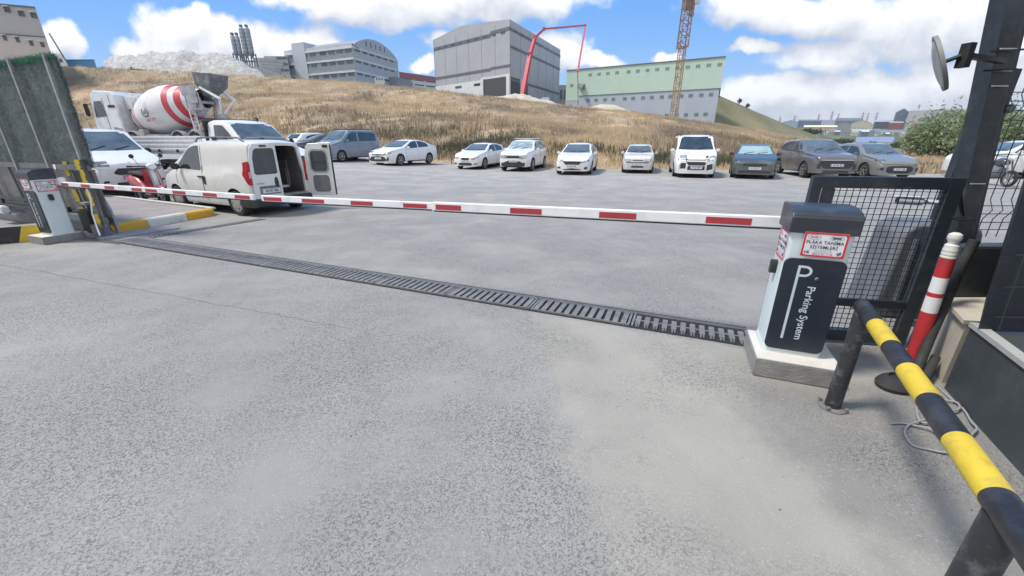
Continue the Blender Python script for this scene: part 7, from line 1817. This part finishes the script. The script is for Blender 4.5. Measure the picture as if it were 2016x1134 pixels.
for i, (u, vt, f) in enumerate(((1515, 236, 900), (1530, 230, 880), (1558, 228, 860), (1604, 225, 840), (1629, 220, 800), (1642, 224, 850), (1689, 222, 860), (1699, 223, 900), (1716, 222, 840), (1793, 207, 700))):
    base = gp_(u, 262, f); h_ = gp_(u, vt, f).z - base.z; t = thing('power_pylon', 'thin lattice power pylon on the skyline, %s from the left' % ORD[i], 'pylon', tuple(base), 0, 'power pylons on the skyline')
    b = MB(); w_ = 3.0
    for sx_ in (-1, 1):
        for sy_ in (-1, 1): b.bar((sx_ * w_, sy_ * w_, -10), (sx_ * .3, sy_ * .3, h_), .35)
    for k in range(6):
        z0, z1 = h_ * k / 6, h_ * (k + 1) / 6; w0, w1 = w_ * (1 - k / 6) + .2, w_ * (1 - (k + 1) / 6) + .2; b.bar((-w0, -w0, z0), (w1, -w1, z1), .25); b.bar((w0, -w0, z0), (-w1, -w1, z1), .25)
    b.build('tower', M_G2, t)
    b = MB()
    for z in (.68, .8, .92): b.bar((-w_ * 1.5, 0, h_ * z), (w_ * 1.5, 0, h_ * z), .35)
    b.build('crossarms', M_G2, t)

# ------------------------------------------------------------------ bushes and trees
M_OLIVE = foliage('olive_leaf', (0.20, 0.26, 0.13), (0.40, 0.45, 0.29), (0.24, 0.30, 0.17), ws=.5, trans=.3)
M_DKLEAF = foliage('dark_leaf', (0.05, 0.075, 0.035), (0.12, 0.15, 0.07), None, trans=.25)
M_BARK = mat('bark', (.12, .09, .07), .9, 0, .2, 4)
def crown(n, c, rad, leaf, rg, clumps=14):
    "leaf quads gathered in clumps within an ellipsoid with an uneven outline"
    cc = rg.normal(0, 1, (clumps, 3)); cc /= np.linalg.norm(cc, axis=1)[:, None]; cc *= rg.uniform(.35, .95, (clumps, 1)); cc[:, 2] = np.abs(cc[:, 2]) * 1.0 - .25
    k = rg.integers(0, clumps, n); off_ = rg.normal(0, .20, (n, 3)); P = cc[k] + off_
    P = np.array(c) + P * np.array(rad)
    d1 = rg.normal(0, 1, (n, 3)); d1 /= np.linalg.norm(d1, axis=1)[:, None]; d2_ = rg.normal(0, 1, (n, 3)); d2_ -= (d2_ * d1).sum(1)[:, None] * d1; d2_ /= np.linalg.norm(d2_, axis=1)[:, None]
    L1 = leaf * rg.uniform(.6, 1.5, (n, 1)); V = np.zeros((n, 4, 3)); V[:, 0] = P - d1 * L1; V[:, 1] = P + d2_ * L1 * .32; V[:, 2] = P + d1 * L1; V[:, 3] = P - d2_ * L1 * .32
    return V.reshape(-1, 3)
def bush(label, u, v, f, hgt, wid, m, n=2600, leaf=.16, name='bush', cat='bush', seed=1, group=None):
    p = gp_(u, v, f); gz = T(p.x, p.y); rg = np.random.default_rng(seed)
    t = thing(name, label, cat, (p.x, p.y, gz), 0, group)
    quads('crown', crown(n, (0, 0, hgt * .42), (wid / 2, wid / 2, hgt * .62), leaf, rg, 22), m, t)
    b = MB()
    for k in range(5):
        a = k * 1.26; b.tube([(0, 0, -.2), (math.cos(a) * wid * .12, math.sin(a) * wid * .12, hgt * .3), (math.cos(a) * wid * .28, math.sin(a) * wid * .28, hgt * .62)], [.10, .06, .03], 6)
    b.build('trunk', M_BARK, t, 60); return t
bush('big silvery green bush left of the tall post, tallest of the thicket', 1885, 300, 46, 6.4, 9.0, M_OLIVE, 9000, .22, seed=2)
bush('grey green bush at the left end of the thicket', 1832, 303, 48, 4.0, 5.0, M_OLIVE, 5000, .2, seed=3)
bush('grey green bush seen through the wire fence, right of the post', 1960, 300, 42, 5.4, 7.5, M_OLIVE, 7000, .22, seed=4)
bush('green bush at the far right edge behind the wire fence', 2040, 300, 40, 5.0, 8.0, M_OLIVE, 6000, .22, seed=5)
bush('low dark bush on the field before the blue roofed shed', 1715, 287, 150, 2.0, 3.0, M_DKLEAF, 1500, .5, seed=6)
for i, (u, v, f, h_, w_) in enumerate(((1610, 268, 210, 7, 14), (1640, 266, 230, 8, 12), (1590, 272, 180, 5, 12), (1660, 272, 190, 5, 10), (1775, 284, 160, 4, 9), (1790, 276, 200, 8, 14), (1800, 268, 260, 8, 14), (1830, 240, 430, 12, 22), (1730, 236, 600, 10, 20))):
    bush('dark bush in the valley before the town, %s from the left' % ORD[sorted((1610, 1640, 1590, 1660, 1775, 1790, 1800, 1830, 1730)).index(u)], u, v, f, h_ * .55, w_ * .8, M_DKLEAF, 900, .6, seed=20 + i, group='dark bushes in the valley')
bush('small green bush on the ridge at the left foot of the rubble heap', 221, 128, 118, 3.0, 4.5, M_DKLEAF, 1200, .3, seed=40)
bush('lone green shrub low on the white rubble heap', 268, 140, 96, 2.0, 2.8, M_DKLEAF, 900, .2, seed=41)
bush('dark shrub at the right foot of the rubble heap', 412, 143, 100, 1.6, 4.5, M_DKLEAF, 900, .2, seed=42)
bush('tiny tree on the green slope right of the mint hall', 1452, 222, 150, 1.8, 1.6, M_DKLEAF, 400, .2, seed=43)
bush('second tiny tree further down the green slope', 1468, 230, 150, 1.6, 1.4, M_DKLEAF, 400, .2, seed=44)
# ------------------------------------------------------------------ thin summer haze
b = MB(); b.box((0, 800, 45), (2600, 1900, 130)); hz_o = b.build('haze', M_WHT); hm = bpy.data.materials.new('haze_air'); hm.use_nodes = True
t = NT(hm.node_tree); t.n.remove(t.n['Principled BSDF']); pv = t.add('ShaderNodeVolumePrincipled'); pv.inputs['Color'].default_value = (0.9, 0.94, 1.0, 1); pv.inputs['Density'].default_value = 0.00025; pv.inputs['Anisotropy'].default_value = 0.2
t.l.new(pv.outputs[0], t.n['Material Output'].inputs['Volume']); hz_o.data.materials.clear(); hz_o.data.materials.append(hm); tag(hz_o, 'thin pale haze over the valley', 'haze', kind='stuff')
